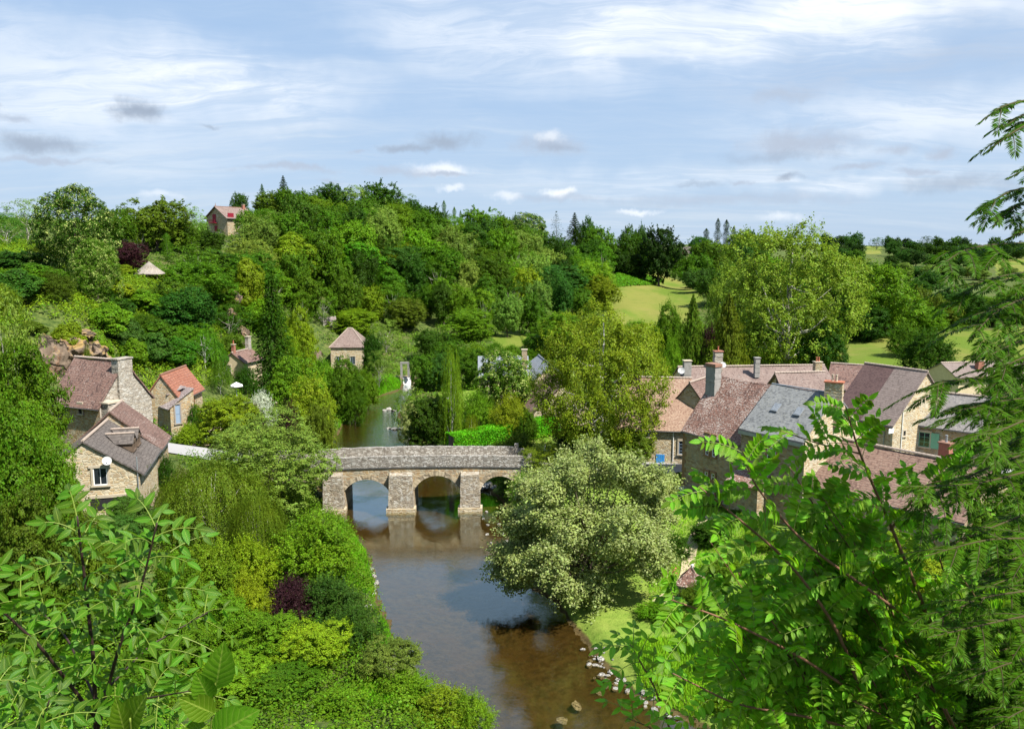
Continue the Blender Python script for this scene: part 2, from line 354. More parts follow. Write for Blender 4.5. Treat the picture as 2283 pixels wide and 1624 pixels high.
def tile_mat(name, c1, c2, c3, lichen=0.3, row=0.17, tw=0.19, moss=0.0, lc=(0.52, 0.47, 0.43, 1), lscale=5.0, darkgap=0.5):
    m, n, b = newmat(name)
    tc = n.add('ShaderNodeTexCoord'); uv = tc.outputs['UV']
    wob = n.noise(uv, 0.8, 3, 0.6, 0, 1)
    q = n.vmath('ADD', uv, n.scale(wob, (0.0, 0.14, 0)))
    br = n.add('ShaderNodeTexBrick'); n.set(br.inputs['Vector'], q)
    br.inputs['Scale'].default_value = 1; br.inputs['Brick Width'].default_value = tw; br.inputs['Row Height'].default_value = row
    br.inputs['Mortar Size'].default_value = 0.012; br.inputs['Mortar Smooth'].default_value = 0.3
    br.inputs['Color1'].default_value = (0, 0, 0, 1); br.inputs['Color2'].default_value = (1, 1, 1, 1); br.inputs['Mortar'].default_value = (0.4, 0.4, 0.4, 1)
    r = n.math('MULTIPLY', br.outputs['Color'], 1.0)
    big = n.noise(uv, 0.5, 5, 0.65)
    f = n.math('ADD', n.math('MULTIPLY', r, 0.7), n.math('MULTIPLY', big, 0.45))
    col = n.mix(n.ramp(f, 0.2, 0.62), c1, c2)
    vv = n.noise(n.scale(uv, (5.5, 6.5, 0)), 1.0, 2, 0.7)
    col = n.mix(n.ramp(vv, 0.52, 0.66), col, c3)
    l = n.noise(uv, lscale, 6, 0.72); l2 = n.noise(uv, 0.45, 3, 0.6)
    lm = n.ramp(n.math('ADD', l, n.math('MULTIPLY', n.math('SUBTRACT', l2, 0.5), 0.35)), 0.60 - lichen * 0.18, 0.66 - lichen * 0.16)
    col = n.mix(n.math('MULTIPLY', lm, min(1, lichen * 1.7)), col, lc)
    if moss:
        mo = n.noise(uv, 0.9, 5, 0.7)
        col = n.mix(n.ramp(mo, 0.55, 0.7, 0, moss), col, (0.28, 0.22, 0.07, 1))
    sv = n.add('ShaderNodeSeparateXYZ', i_0=q)
    fr = n.math('FRACT', n.math('DIVIDE', sv.outputs[1], row))     # the free edge of every course
    gap = n.ramp(fr, 0.0, 0.22)
    col = n.mix(n.math('MULTIPLY', n.math('SUBTRACT', 1.0, gap), darkgap), col, (0.035, 0.028, 0.025, 1))
    n.set(b.inputs['Base Color'], col); b.inputs['Roughness'].default_value = 0.85; b.inputs['Specular IOR Level'].default_value = 0.25
    hgt = n.math('ADD', n.math('SUBTRACT', 1.0, fr), n.math('ADD', n.math('MULTIPLY', r, 0.35), n.math('MULTIPLY', l, 0.6)))
    bp = n.add('ShaderNodeBump'); bp.inputs['Strength'].default_value = 0.55; bp.inputs['Distance'].default_value = 0.05; n.set(bp.inputs['Height'], hgt)
    n.set(b.inputs['Normal'], bp.outputs[0])
    return m
def leaf_mat(name, kind='plain', gloss=0.22, trans=0.30):
    m, n, b = newmat(name)
    oi = n.add('ShaderNodeObjectInfo'); ge = n.add('ShaderNodeNewGeometry')
    ri = ge.outputs['Random Per Island']
    base = oi.outputs['Color']
    tc = n.add('ShaderNodeTexCoord')
    nz = n.noise(ge.outputs['Position'], 0.55, 3, 0.6)
    hs = n.add('ShaderNodeHueSaturation')
    n.set(hs.inputs['Hue'], n.math('ADD', n.math('MULTIPLY', n.math('SUBTRACT', ri, 0.5), 0.035), n.math('ADD', 0.5, n.math('MULTIPLY', n.math('SUBTRACT', nz, 0.5), -0.04))))
    n.set(hs.inputs['Saturation'], 1.0)
    n.set(hs.inputs['Value'], n.math('MULTIPLY', n.math('ADD', 0.62, n.math('MULTIPLY', ri, 0.76)), n.math('ADD', 0.42, n.math('MULTIPLY', nz, 1.12))))
    n.set(hs.inputs['Color'], base)
    col = hs.outputs[0]
    if kind == 'blossom':
        ri2 = n.math('FRACT', n.math('MULTIPLY', ri, 37.7))
        nb = n.noise(ge.outputs['Position'], 0.9, 3, 0.7)
        col = n.mix(n.math('MULTIPLY', n.ramp(ri2, 0.60, 0.66), n.ramp(nb, 0.44, 0.56)), col, (0.36, 0.42, 0.12, 1))
    if kind == 'silver':
        ri2 = n.math('FRACT', n.math('MULTIPLY', ri, 37.7))
        col = n.mix(n.ramp(ri2, 0.5, 0.95, 0, 0.6), col, (0.38, 0.42, 0.20, 1))
    if kind == 'near':                                   # midrib and side veins
        su = n.add('ShaderNodeSeparateXYZ', i_0=tc.outputs['UV']); au = n.math('ABSOLUTE', su.outputs[0])
        rib = n.ramp(au, 0.03, 0.09, 1, 0)
        vein = n.math('ABSOLUTE', n.math('SUBTRACT', n.math('FRACT', n.math('SUBTRACT', n.math('MULTIPLY', su.outputs[1], 8.0), n.math('MULTIPLY', au, 2.2))), 0.5))
        vm = n.ramp(vein, 0.0, 0.10, 1, 0)
        col = n.mix(n.math('MULTIPLY', n.math('MAXIMUM', rib, n.math('MULTIPLY', vm, 0.6)), 0.45), col, (0.42, 0.50, 0.09, 1))
        bl = n.noise(tc.outputs['UV'], 2.3, 4, 0.6); col = n.mix(n.ramp(bl, 0.35, 0.7, 0, 0.35), col, n.mix(0.7, col, (0.5, 0.5, 0.2, 1), 'MULTIPLY'))
        bp = n.add('ShaderNodeBump'); bp.inputs['Strength'].default_value = 0.7; bp.inputs['Distance'].default_value = 0.002
        n.set(bp.inputs['Height'], n.math('MULTIPLY', n.math('ADD', vein, au), 1.0)); n.set(b.inputs['Normal'], bp.outputs[0])
    n.set(b.inputs['Base Color'], col); b.inputs['Roughness'].default_value = 0.48; b.inputs['Specular IOR Level'].default_value = gloss
    tr = n.add('ShaderNodeBsdfTranslucent')
    tcol = n.mix(0.45, col, (1.0, 0.95, 0.22, 1), 'MULTIPLY')
    tb = n.add('ShaderNodeVectorMath'); tb.operation = 'SCALE'; n.set(tb.inputs[0], tcol); tb.inputs['Scale'].default_value = 1.9
    n.set(tr.inputs[0], tb.outputs[0])
    mx = n.add('ShaderNodeMixShader'); mx.inputs[0].default_value = trans
    n.l.new(b.outputs[0], mx.inputs[1]); n.l.new(tr.outputs[0], mx.inputs[2])
    n.l.new(mx.outputs[0], n.n['Material Output'].inputs[0])
    return m
def bark_mat(name, c1, c2):
    m, n, b = newmat(name)
    tc = n.add('ShaderNodeTexCoord')
    f = n.noise(n.scale(tc.outputs['Object'], (1, 1, .3)), 9, 5, 0.7)
    n.set(b.inputs['Base Color'], n.mix(n.ramp(f, .35, .65), c1, c2)); b.inputs['Roughness'].default_value = 0.9
    return m
M = {}
M['leaf'] = leaf_mat('leaf', gloss=0.08); M['leaf_blossom'] = leaf_mat('leaf_blossom', 'blossom', gloss=0.08); M['leaf_silver'] = leaf_mat('leaf_silver', 'silver', gloss=0.12)
M['leaf_near'] = leaf_mat('leaf_near', 'near', gloss=0.3, trans=0.42); M['leaf_needle'] = leaf_mat('leaf_needle', gloss=0.10, trans=0.42)
M['bark'] = bark_mat('bark', (0.05, 0.035, 0.025, 1), (0.14, 0.11, 0.08, 1))
M['bark_pale'] = bark_mat('bark_pale', (0.22, 0.20, 0.16, 1), (0.50, 0.47, 0.40, 1))
M['bark_birch'] = bark_mat('bark_birch', (0.30, 0.28, 0.25, 1), (0.72, 0.70, 0.66, 1))
M['stone'] = stone_mat('golden_rubble', (0.46, 0.31, 0.15, 1), (0.33, 0.21, 0.11, 1), (0.50, 0.43, 0.31, 1), (0.46, 0.40, 0.28, 1))
M['stone_dark'] = stone_mat('brown_rubble', (0.42, 0.29, 0.15, 1), (0.26, 0.165, 0.085, 1), (0.46, 0.38, 0.26, 1), (0.34, 0.28, 0.17, 1), grey=0.1)
M['stone_pale'] = stone_mat('cream_rubble', (0.55, 0.42, 0.24, 1), (0.40, 0.28, 0.15, 1), (0.60, 0.52, 0.38, 1), (0.60, 0.53, 0.38, 1))
M['stone_grey'] = stone_mat('grey_rubble', (0.44, 0.38, 0.30, 1), (0.26, 0.22, 0.18, 1), (0.55, 0.52, 0.46, 1), (0.36, 0.32, 0.26, 1), sx=2.4, sy=6.5, lichen=0.5)
M['parapet'] = stone_mat('parapet_stone', (0.36, 0.33, 0.29, 1), (0.22, 0.20, 0.17, 1), (0.56, 0.54, 0.50, 1), (0.22, 0.19, 0.16, 1), sx=3.0, sy=6.5, lichen=0.75, bump=0.9)
M['pier'] = stone_mat('pier_stone', (0.44, 0.37, 0.27, 1), (0.24, 0.19, 0.14, 1), (0.56, 0.52, 0.44, 1), (0.34, 0.28, 0.20, 1), sx=2.2, sy=5.5, lichen=0.7, bump=0.8)
M['arch'] = stone_mat('arch_stone', (0.52, 0.43, 0.29, 1), (0.42, 0.30, 0.17, 1), (0.58, 0.50, 0.38, 1), (0.30, 0.24, 0.16, 1), sx=1.0, sy=1.0)
M['dressed'] = plain('dressed_stone', (0.42, 0.36, 0.27), 0.85, var=0.15, scale=4)
M['quoin'] = plain('brown_quoin', (0.22, 0.13, 0.07), 0.85, var=0.2, scale=4)
M['plaster'] = plain('cream_plaster', (0.52, 0.42, 0.28), 0.9, var=0.12, scale=2)
M['tile_old'] = tile_mat('old_lichened_tile', (0.064, 0.037, 0.033, 1), (0.153, 0.088, 0.071, 1), (0.224, 0.151, 0.120, 1), lichen=0.2, row=0.26)
M['tile_lichen'] = tile_mat('white_flecked_tile', (0.088, 0.046, 0.036, 1), (0.202, 0.109, 0.082, 1), (0.114, 0.062, 0.049, 1), lichen=0.46, lc=(0.471, 0.414, 0.366, 1), lscale=6.0, row=0.26, darkgap=0.6)
M['tile_purple'] = tile_mat('weathered_purple_tile', (0.116, 0.080, 0.071, 1), (0.185, 0.134, 0.116, 1), (0.218, 0.164, 0.140, 1), lichen=0.25, row=0.27, lc=(0.381, 0.341, 0.307, 1))
M['tile_brown'] = tile_mat('brown_tile', (0.065, 0.055, 0.050, 1), (0.109, 0.093, 0.083, 1), (0.081, 0.069, 0.062, 1), lichen=0.08, darkgap=0.75, row=0.30)
M['tile_dark'] = tile_mat('dark_tile', (0.070, 0.040, 0.039, 1), (0.108, 0.065, 0.060, 1), (0.084, 0.052, 0.048, 1), lichen=0.05, darkgap=0.7, row=0.2)
M['tile_pink'] = tile_mat('pinkish_tile', (0.147, 0.115, 0.101, 1), (0.202, 0.160, 0.142, 1), (0.139, 0.105, 0.093, 1), lichen=0.06, darkgap=0.6, row=0.28)
M['tile_salmon'] = tile_mat('salmon_tile', (0.213, 0.129, 0.091, 1), (0.288, 0.193, 0.139, 1), (0.164, 0.091, 0.068, 1), lichen=0.28, lc=(0.458, 0.382, 0.290, 1), darkgap=0.35)
M['tile_orange'] = tile_mat('orange_tile', (0.199, 0.071, 0.044, 1), (0.258, 0.108, 0.068, 1), (0.158, 0.061, 0.043, 1), lichen=0.15, row=0.34, tw=0.25, moss=0.15, darkgap=0.7)
M['tile_red'] = tile_mat('red_brown_tile', (0.084, 0.050, 0.040, 1), (0.145, 0.089, 0.072, 1), (0.115, 0.072, 0.059, 1), lichen=0.2, row=0.28)
M['tile_mixed'] = tile_mat('mixed_red_tile', (0.101, 0.056, 0.044, 1), (0.186, 0.116, 0.087, 1), (0.230, 0.164, 0.125, 1), lichen=0.15, darkgap=0.7, lc=(0.345, 0.299, 0.245, 1), row=0.30)
M['slate'] = tile_mat('slate', (0.098, 0.102, 0.106, 1), (0.178, 0.183, 0.183, 1), (0.136, 0.140, 0.136, 1), lichen=0.25, lc=(0.281, 0.272, 0.212, 1), row=0.2, tw=0.25, darkgap=0.3)
M['slate_pale'] = tile_mat('pale_slate', (0.143, 0.161, 0.186, 1), (0.186, 0.205, 0.229, 1), (0.167, 0.186, 0.205, 1), lichen=0.1, row=0.25, darkgap=0.2)
M['slate_grey'] = tile_mat('grey_slate', (0.114, 0.108, 0.108, 1), (0.174, 0.162, 0.156, 1), (0.216, 0.204, 0.186, 1), lichen=0.2, row=0.25, darkgap=0.3)
M['slate_old'] = tile_mat('purple_slate', (0.123, 0.096, 0.096, 1), (0.214, 0.173, 0.166, 1), (0.281, 0.240, 0.227, 1), lichen=0.4, row=0.22)
M['thatch'] = tile_mat('reed_thatch', (0.160, 0.130, 0.100, 1), (0.230, 0.200, 0.170, 1), (0.270, 0.245, 0.220, 1), lichen=0.3, row=0.5, tw=0.08, moss=0.6, darkgap=0.15)
M['ridge'] = plain('mortared_ridge', (0.36, 0.29, 0.24), 0.85, var=0.2, scale=5)
M['ridge_red'] = plain('red_ridge', (0.24, 0.13, 0.09), 0.85, var=0.25, scale=5)
M['zinc'] = plain('zinc', (0.32, 0.34, 0.36), 0.45, 0.5, var=0.1)
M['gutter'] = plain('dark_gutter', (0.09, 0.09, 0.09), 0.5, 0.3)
M['white'] = plain('white_paint', (0.78, 0.78, 0.76), 0.5, var=0.05)
M['wood'] = plain('weathered_wood', (0.12, 0.085, 0.06), 0.8, var=0.2)
M['wood_grey'] = plain('grey_wood', (0.26, 0.22, 0.18), 0.8, var=0.2)
M['green_paint'] = plain('green_paint', (0.16, 0.38, 0.25), 0.55, var=0.06)
M['blue_paint'] = plain('blue_paint', (0.04, 0.25, 0.62), 0.5, var=0.05)
M['greyblue'] = plain('grey_blue_paint', (0.22, 0.29, 0.38), 0.55, var=0.08)
M['red_paint'] = plain('red_paint', (0.22, 0.015, 0.03), 0.55, var=0.08)
M['terracotta'] = plain('terracotta', (0.34, 0.12, 0.065), 0.8, var=0.15)
M['brick'] = plain('red_brick', (0.30, 0.13, 0.09), 0.85, var=0.2, scale=8)
M['render_grey'] = plain('grey_render', (0.25, 0.24, 0.225), 0.9, var=0.25, scale=2.5)
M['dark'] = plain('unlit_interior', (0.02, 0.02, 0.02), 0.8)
M['canvas'] = plain('canvas', (0.70, 0.68, 0.70), 0.8, var=0.04)
M['dish'] = plain('dish_paint', (0.46, 0.46, 0.45), 0.6, var=0.05)
M['pink'] = plain('pink_canvas', (0.70, 0.48, 0.55), 0.8, var=0.04)
def glass_mat():
    m, n, b = newmat('window_glass'); b.inputs['Base Color'].default_value = (0.02, 0.025, 0.03, 1); b.inputs['Roughness'].default_value = 0.08; b.inputs['Specular IOR Level'].default_value = 0.9
    return m
M['glass'] = glass_mat()
def rock_mat(name, c1, c2, c3, moss=0.5, sc=0.5):
    m, n, b = newmat(name)
    tc = n.add('ShaderNodeTexCoord'); p = tc.outputs['Object']; ge = n.add('ShaderNodeNewGeometry')
    a = n.noise(p, sc, 8, 0.7, 0.6); c = n.noise(p, sc * 3.1, 6, 0.7)
    col = n.mix(n.ramp(a, .35, .62), c1, c2); col = n.mix(n.ramp(c, .52, .68), col, c3)
    vo = n.add('ShaderNodeTexVoronoi'); vo.feature = 'DISTANCE_TO_EDGE'; n.set(vo.inputs['Vector'], n.vmath('ADD', n.scale(p, (1, 1, 2.2)), n.scale(n.noise(p, 1.5, 3, .6, 0, 1), (1.2, 1.2, 1.2)))); vo.inputs['Scale'].default_value = sc * 1.4
    crack = n.ramp(vo.outputs['Distance'], 0.0, 0.09)
    col = n.mix(crack, (0.05, 0.04, 0.03, 1), col)
    sx = n.add('ShaderNodeSeparateXYZ', i_0=ge.outputs['Normal'])
    mo = n.math('MULTIPLY', n.ramp(sx.outputs[2], 0.35, 0.75), n.ramp(n.noise(p, 0.9, 5, .65), .4, .55))
    col = n.mix(n.math('MULTIPLY', mo, moss), col, (0.30, 0.20, 0.06, 1))
    n.set(b.inputs['Base Color'], col); b.inputs['Roughness'].default_value = 0.92; b.inputs['Specular IOR Level'].default_value = 0.15
    bp = n.add('ShaderNodeBump'); bp.inputs['Strength'].default_value = 0.9; bp.inputs['Distance'].default_value = 0.3; n.set(bp.inputs['Height'], n.math('ADD', n.math('MULTIPLY', a, 0.7), n.math('ADD', n.math('MULTIPLY', crack, 0.4), n.math('MULTIPLY', c, .5))))
    n.set(b.inputs['Normal'], bp.outputs[0])
    return m
M['rock'] = rock_mat('schist_rock', (0.13, 0.095, 0.07, 1), (0.24, 0.18, 0.13, 1), (0.22, 0.11, 0.06, 1), 0.7)
M['rock_red'] = rock_mat('red_rock', (0.26, 0.12, 0.09, 1), (0.36, 0.27, 0.22, 1), (0.30, 0.09, 0.07, 1), 0.15)
M['pebble'] = rock_mat('river_pebble', (0.45, 0.42, 0.37, 1), (0.62, 0.60, 0.55, 1), (0.34, 0.29, 0.23, 1), 0.0, sc=1.2)
# ------------------------------------------------------------------ ground
MEADOWS = [([(1350, 690), (1362, 640), (1380, 605), (1420, 598), (1475, 612), (1530, 632), (1570, 660), (1540, 720), (1470, 745), (1380, 730)], 225, 430),
           ([(1865, 758), (2000, 748), (2320, 728), (2320, 840), (1865, 840)], 135, 262),
           ([(1100, 742), (1190, 742), (1190, 800), (1100, 800)], 150, 222),
           ([(2215, 580), (2330, 570), (2330, 620), (2225, 622)], 480, 900), ([(1930, 548), (1965, 548), (1965, 566), (1930, 566)], 600, 1000)]
def ground_class(x, y, z):
    px, py, dp = proj(x, y, z)
    mead = np.zeros(np.shape(x)); 
    for poly, a, b in MEADOWS: mead = np.maximum(mead, (in_poly(px, py, poly) & (y > a) & (y < b)).astype(float))
    return mead
def build_ground():
    us = np.linspace(-1, 1, 521)
    ys = [-40.]
    while ys[-1] < 2600:
        Y = ys[-1]; ys.append(Y + (0.5 if Y < 45 and Y > 20 else 0.7 if Y < 120 else 1.4 if Y < 230 else 0.007 * Y))
    ys = np.array(ys)
    Xg = us[None, :] * (ys[:, None] * 0.95 + 75); Yg = np.repeat(ys[:, None], len(us), 1)
    Z = H(Xg, Yg)
    nr, nc = Xg.shape
    V = np.stack([Xg, Yg, Z], 2).reshape(-1, 3)
    i = np.arange(nr - 1)[:, None] * nc + np.arange(nc - 1)[None]
    F = np.stack([i, i + 1, i + nc + 1, i + nc], 2).reshape(-1, 4)
    me = bpy.data.meshes.new('ground'); me.from_pydata(V.tolist(), [], F.tolist()); me.update()
    me.polygons.foreach_set('use_smooth', np.ones(len(F), bool))
    mead = ground_class(V[:, 0], V[:, 1], V[:, 2])
    dr = poly_dist(V[:, 0], V[:, 1], RIV); ins = in_poly(V[:, 0], V[:, 1], RIV)
    gard = ((V[:, 1] > 42) & (V[:, 1] < 80) & (V[:, 0] > 3) & (V[:, 0] < 40)) | ((V[:, 1] > 90) & (V[:, 1] < 160) & (V[:, 0] > -14) & (V[:, 0] < 70) & (V[:, 2] < 9))
    col = np.zeros((len(V), 4), np.float32); col[:, 0] = mead; col[:, 1] = np.clip(1 - np.where(ins, 0, dr) / 2.4, 0, 1); col[:, 2] = gard; col[:, 3] = 1
    at = me.color_attributes.new('kindof', 'FLOAT_COLOR', 'POINT'); at.data.foreach_set('color', col.ravel())
    m, n, b = newmat('ground_cover')
    a = n.add('ShaderNodeVertexColor'); a.layer_name = 'kindof'; sc = n.add('ShaderNodeSeparateColor'); n.set(sc.inputs[0], a.outputs[0])
    tc = n.add('ShaderNodeTexCoord'); p = tc.outputs['Object']
    n1 = n.noise(p, 0.12, 6, 0.6); n2 = n.noise(p, 1.3, 7, 0.7); n3 = n.noise(n.scale(p, (1, .35, 1)), 0.05, 5, 0.65)
    wild = n.mix(n.ramp(n2, .35, .65), (0.030, 0.055, 0.012, 1), (0.10, 0.13, 0.03, 1)); wild = n.mix(n.ramp(n1, .5, .7, 0, .5), wild, (0.14, 0.11, 0.05, 1))
    grass = n.mix(n.ramp(n2, .3, .7), (0.11, 0.19, 0.022, 1), (0.20, 0.28, 0.045, 1)); grass = n.mix(n.ramp(n1, .45, .7, 0, .6), grass, (0.27, 0.26, 0.07, 1))
    mead_c = n.mix(n.ramp(n3, .38, .62), (0.095, 0.145, 0.016, 1), (0.165, 0.170, 0.036, 1)); mead_c = n.mix(n.ramp(n2, .56, .75, 0, .55), mead_c, (0.13, 0.19, 0.03, 1))
    nf = n.noise(n.scale(p, (.6, 1, 1)), 0.42, 8, 0.85); mead_c = n.mix(n.ramp(nf, .52, .66, 0, .65), mead_c, (0.075, 0.125, 0.018, 1)); mead_c = n.mix(n.ramp(n.noise(p, .035, 4, .6), .5, .62, 0, .5), mead_c, (0.19, 0.165, 0.05, 1))
    col = n.mix(sc.outputs[2], wild, grass); col = n.mix(n.ramp(sc.outputs[0], .3, .7), col, mead_c)
    bed = n.mix(n.ramp(n.noise(p, 1.8, 8, .75), .35, .65), (0.048, 0.036, 0.014, 1), (0.105, 0.078, 0.032, 1)); bed = n.mix(n.ramp(n.noise(p, 0.35, 5, .7), .45, .65, 0, .7), bed, (0.095, 0.062, 0.022, 1))
    bed = n.mix(n.ramp(n.noise(n.scale(p, (1, 1.5, 1)), 1.1, 4, .7), .62, .68, 0, .5), bed, (0.045, 0.035, 0.035, 1))
    sz = n.add('ShaderNodeSeparateXYZ', i_0=p)
    wet = n.ramp(sz.outputs[2], 0.10, 0.24, 1, 0)
    col = n.mix(n.math('MULTIPLY', wet, n.ramp(sc.outputs[1], 0.05, .4)), col, bed)
    n.set(b.inputs['Base Color'], col); b.inputs['Roughness'].default_value = 0.95; b.inputs['Specular IOR Level'].default_value = 0.1
    bp = n.add('ShaderNodeBump'); bp.inputs['Strength'].default_value = 0.6; bp.inputs['Distance'].default_value = 0.25; n.set(bp.inputs['Height'], n.noise(p, 3.0, 8, .75)); n.set(b.inputs['Normal'], bp.outputs[0])
    me.materials.append(m)
    o = bpy.data.objects.new('ground', me); COL.objects.link(o); tag(o, kind='structure')
build_ground()
def build_river():
    m, n, b = newmat('river_water'); n.n.remove(b)
    out = n.n['Material Output']; tc = n.add('ShaderNodeTexCoord'); p = tc.outputs['Object']
    sy = n.add('ShaderNodeSeparateXYZ', i_0=p)
    rapid = n.ramp(sy.outputs[1], 90, 112)
    w1 = n.noise(n.scale(p, (1.0, 2.2, 1)), 1.1, 5, .6, .4); w2 = n.noise(n.scale(p, (1.0, 1.8, 1)), 5.0, 4, .6); w3 = n.noise(n.scale(p, (1.2, .8, 1)), 0.25, 4, .6, 1.0)
    hgt = n.math('ADD', n.math('MULTIPLY', w1, n.math('ADD', 0.24, n.math('MULTIPLY', rapid, 2.5))), n.math('MULTIPLY', w2, n.math('ADD', .04, n.math('MULTIPLY', n.ramp(w3, .42, .7), .40))))
    bp = n.add('ShaderNodeBump'); bp.inputs['Strength'].default_value = 0.30; bp.inputs['Distance'].default_value = 0.10; n.set(bp.inputs['Height'], hgt)
    fr = n.add('ShaderNodeFresnel'); fr.inputs['IOR'].default_value = 1.45; n.set(fr.inputs['Normal'], bp.outputs[0])
    gl = n.add('ShaderNodeBsdfGlossy'); gl.inputs['Roughness'].default_value = 0.035; n.set(gl.inputs['Normal'], bp.outputs[0]); gl.inputs['Color'].default_value = (0.90, 1.0, 0.95, 1)
    tr = n.add('ShaderNodeBsdfTransparent'); tr.inputs[0].default_value = (0.78, 0.70, 0.50, 1)
    mx = n.add('ShaderNodeMixShader'); n.set(mx.inputs[0], n.math('MULTIPLY', fr.outputs[0], 2.3, clamp=True)); n.l.new(tr.outputs[0], mx.inputs[1]); n.l.new(gl.outputs[0], mx.inputs[2])
    foam = n.math('MULTIPLY', rapid, n.ramp(n.noise(n.scale(p, (1.5, .8, 1)), .9, 7, .75, .6), .66, .76, 0, .5))
    df = n.add('ShaderNodeBsdfDiffuse'); df.inputs[0].default_value = (.6, .6, .58, 1)
    m2 = n.add('ShaderNodeMixShader'); n.set(m2.inputs[0], foam); n.l.new(mx.outputs[0], m2.inputs[1]); n.l.new(df.outputs[0], m2.inputs[2])
    n.l.new(m2.outputs[0], out.inputs[0])
    q = MB(); q.add([(-48, 20, 0), (46, 18, 0), (46, 60, 0), (22, 90, 0), (0, 176, 0), (-34, 176, 0), (-44, 120, 0)], [tuple(range(7))])
    o = q.build('river_water', m); tag(o, kind='structure')
build_river()
# ------------------------------------------------------------------ buildings
RNG = np.random.default_rng(7)
def slab(q, P00, P10, P11, P01, nu, nv, thick, jit, mi_fn=None, sag=0.0, seed=0):
    P00, P10, P11, P01 = (np.array(p, float) for p in (P00, P10, P11, P01))
    nrm = np.cross(P10 - P00, P01 - P00); nrm /= np.linalg.norm(nrm)
    if nrm[2] < 0: nrm = -nrm
    r = np.random.default_rng(seed + 11)
    top = np.zeros((nv + 1, nu + 1, 3))
    for j in range(nv + 1):
        for i in range(nu + 1):
            a, b = i / nu, j / nv
            p = (P00 * (1 - a) + P10 * a) * (1 - b) + (P01 * (1 - a) + P11 * a) * b
            k = math.sin(math.pi * a) * (0.35 + 0.65 * b)
            top[j, i] = p + nrm * (jit * (r.random() - .5) * (0 < j < nv)) + np.array((0, 0, jit * .6 * (r.random() - .5))) - np.array((0, 0, sag * k))
    bot = top - nrm * thick
    V = np.concatenate([top.reshape(-1, 3), bot.reshape(-1, 3)]); w = nu + 1; N = w * (nv + 1)
    def ori(f):
        a, b, c = V[f[0]], V[f[1]], V[f[2]]; return f
    flip = np.cross(top[0, 1] - top[0, 0], top[1, 0] - top[0, 0]) @ nrm < 0
    F = []; MI = []
    for j in range(nv):
        for i in range(nu):
            f = (j * w + i, j * w + i + 1, (j + 1) * w + i + 1, (j + 1) * w + i)
            g = tuple(k + N for k in f)[::-1]
            if flip: f = f[::-1]; g = g[::-1]
            F += [f, g]; mi = mi_fn((i + .5) / nu, (j + .5) / nv) if mi_fn else 0; MI += [mi, mi]
    def edge(a, b): F.append((a, b, b + N, a + N)); MI.append(0)
    for i in range(nu): edge(i + 1, i); edge(nv * w + i, nv * w + i + 1)
    for j in range(nv): edge(j * w, (j + 1) * w); edge((j + 1) * w + nu, j * w + nu)
    b0 = q.n; q.v.extend(map(tuple, V)); q.n += len(V)
    for f, mi in zip(F, MI): q.f.append(tuple(k + b0 for k in f)); q.mi.append(mi)
    return top
class House: pass
def ridge_caps(q, a, b, r=0.11, step=0.36):
    a, b = np.array(a, float), np.array(b, float); L = np.linalg.norm(b - a); k = max(2, int(L / step)); u = (b - a) / L
    for i in range(k):
        p0 = a + (b - a) * i / k; p1 = a + (b - a) * (i + 1.02) / k
        q.tube([p0, p1], [r * 1.18, r * 0.92], 7)
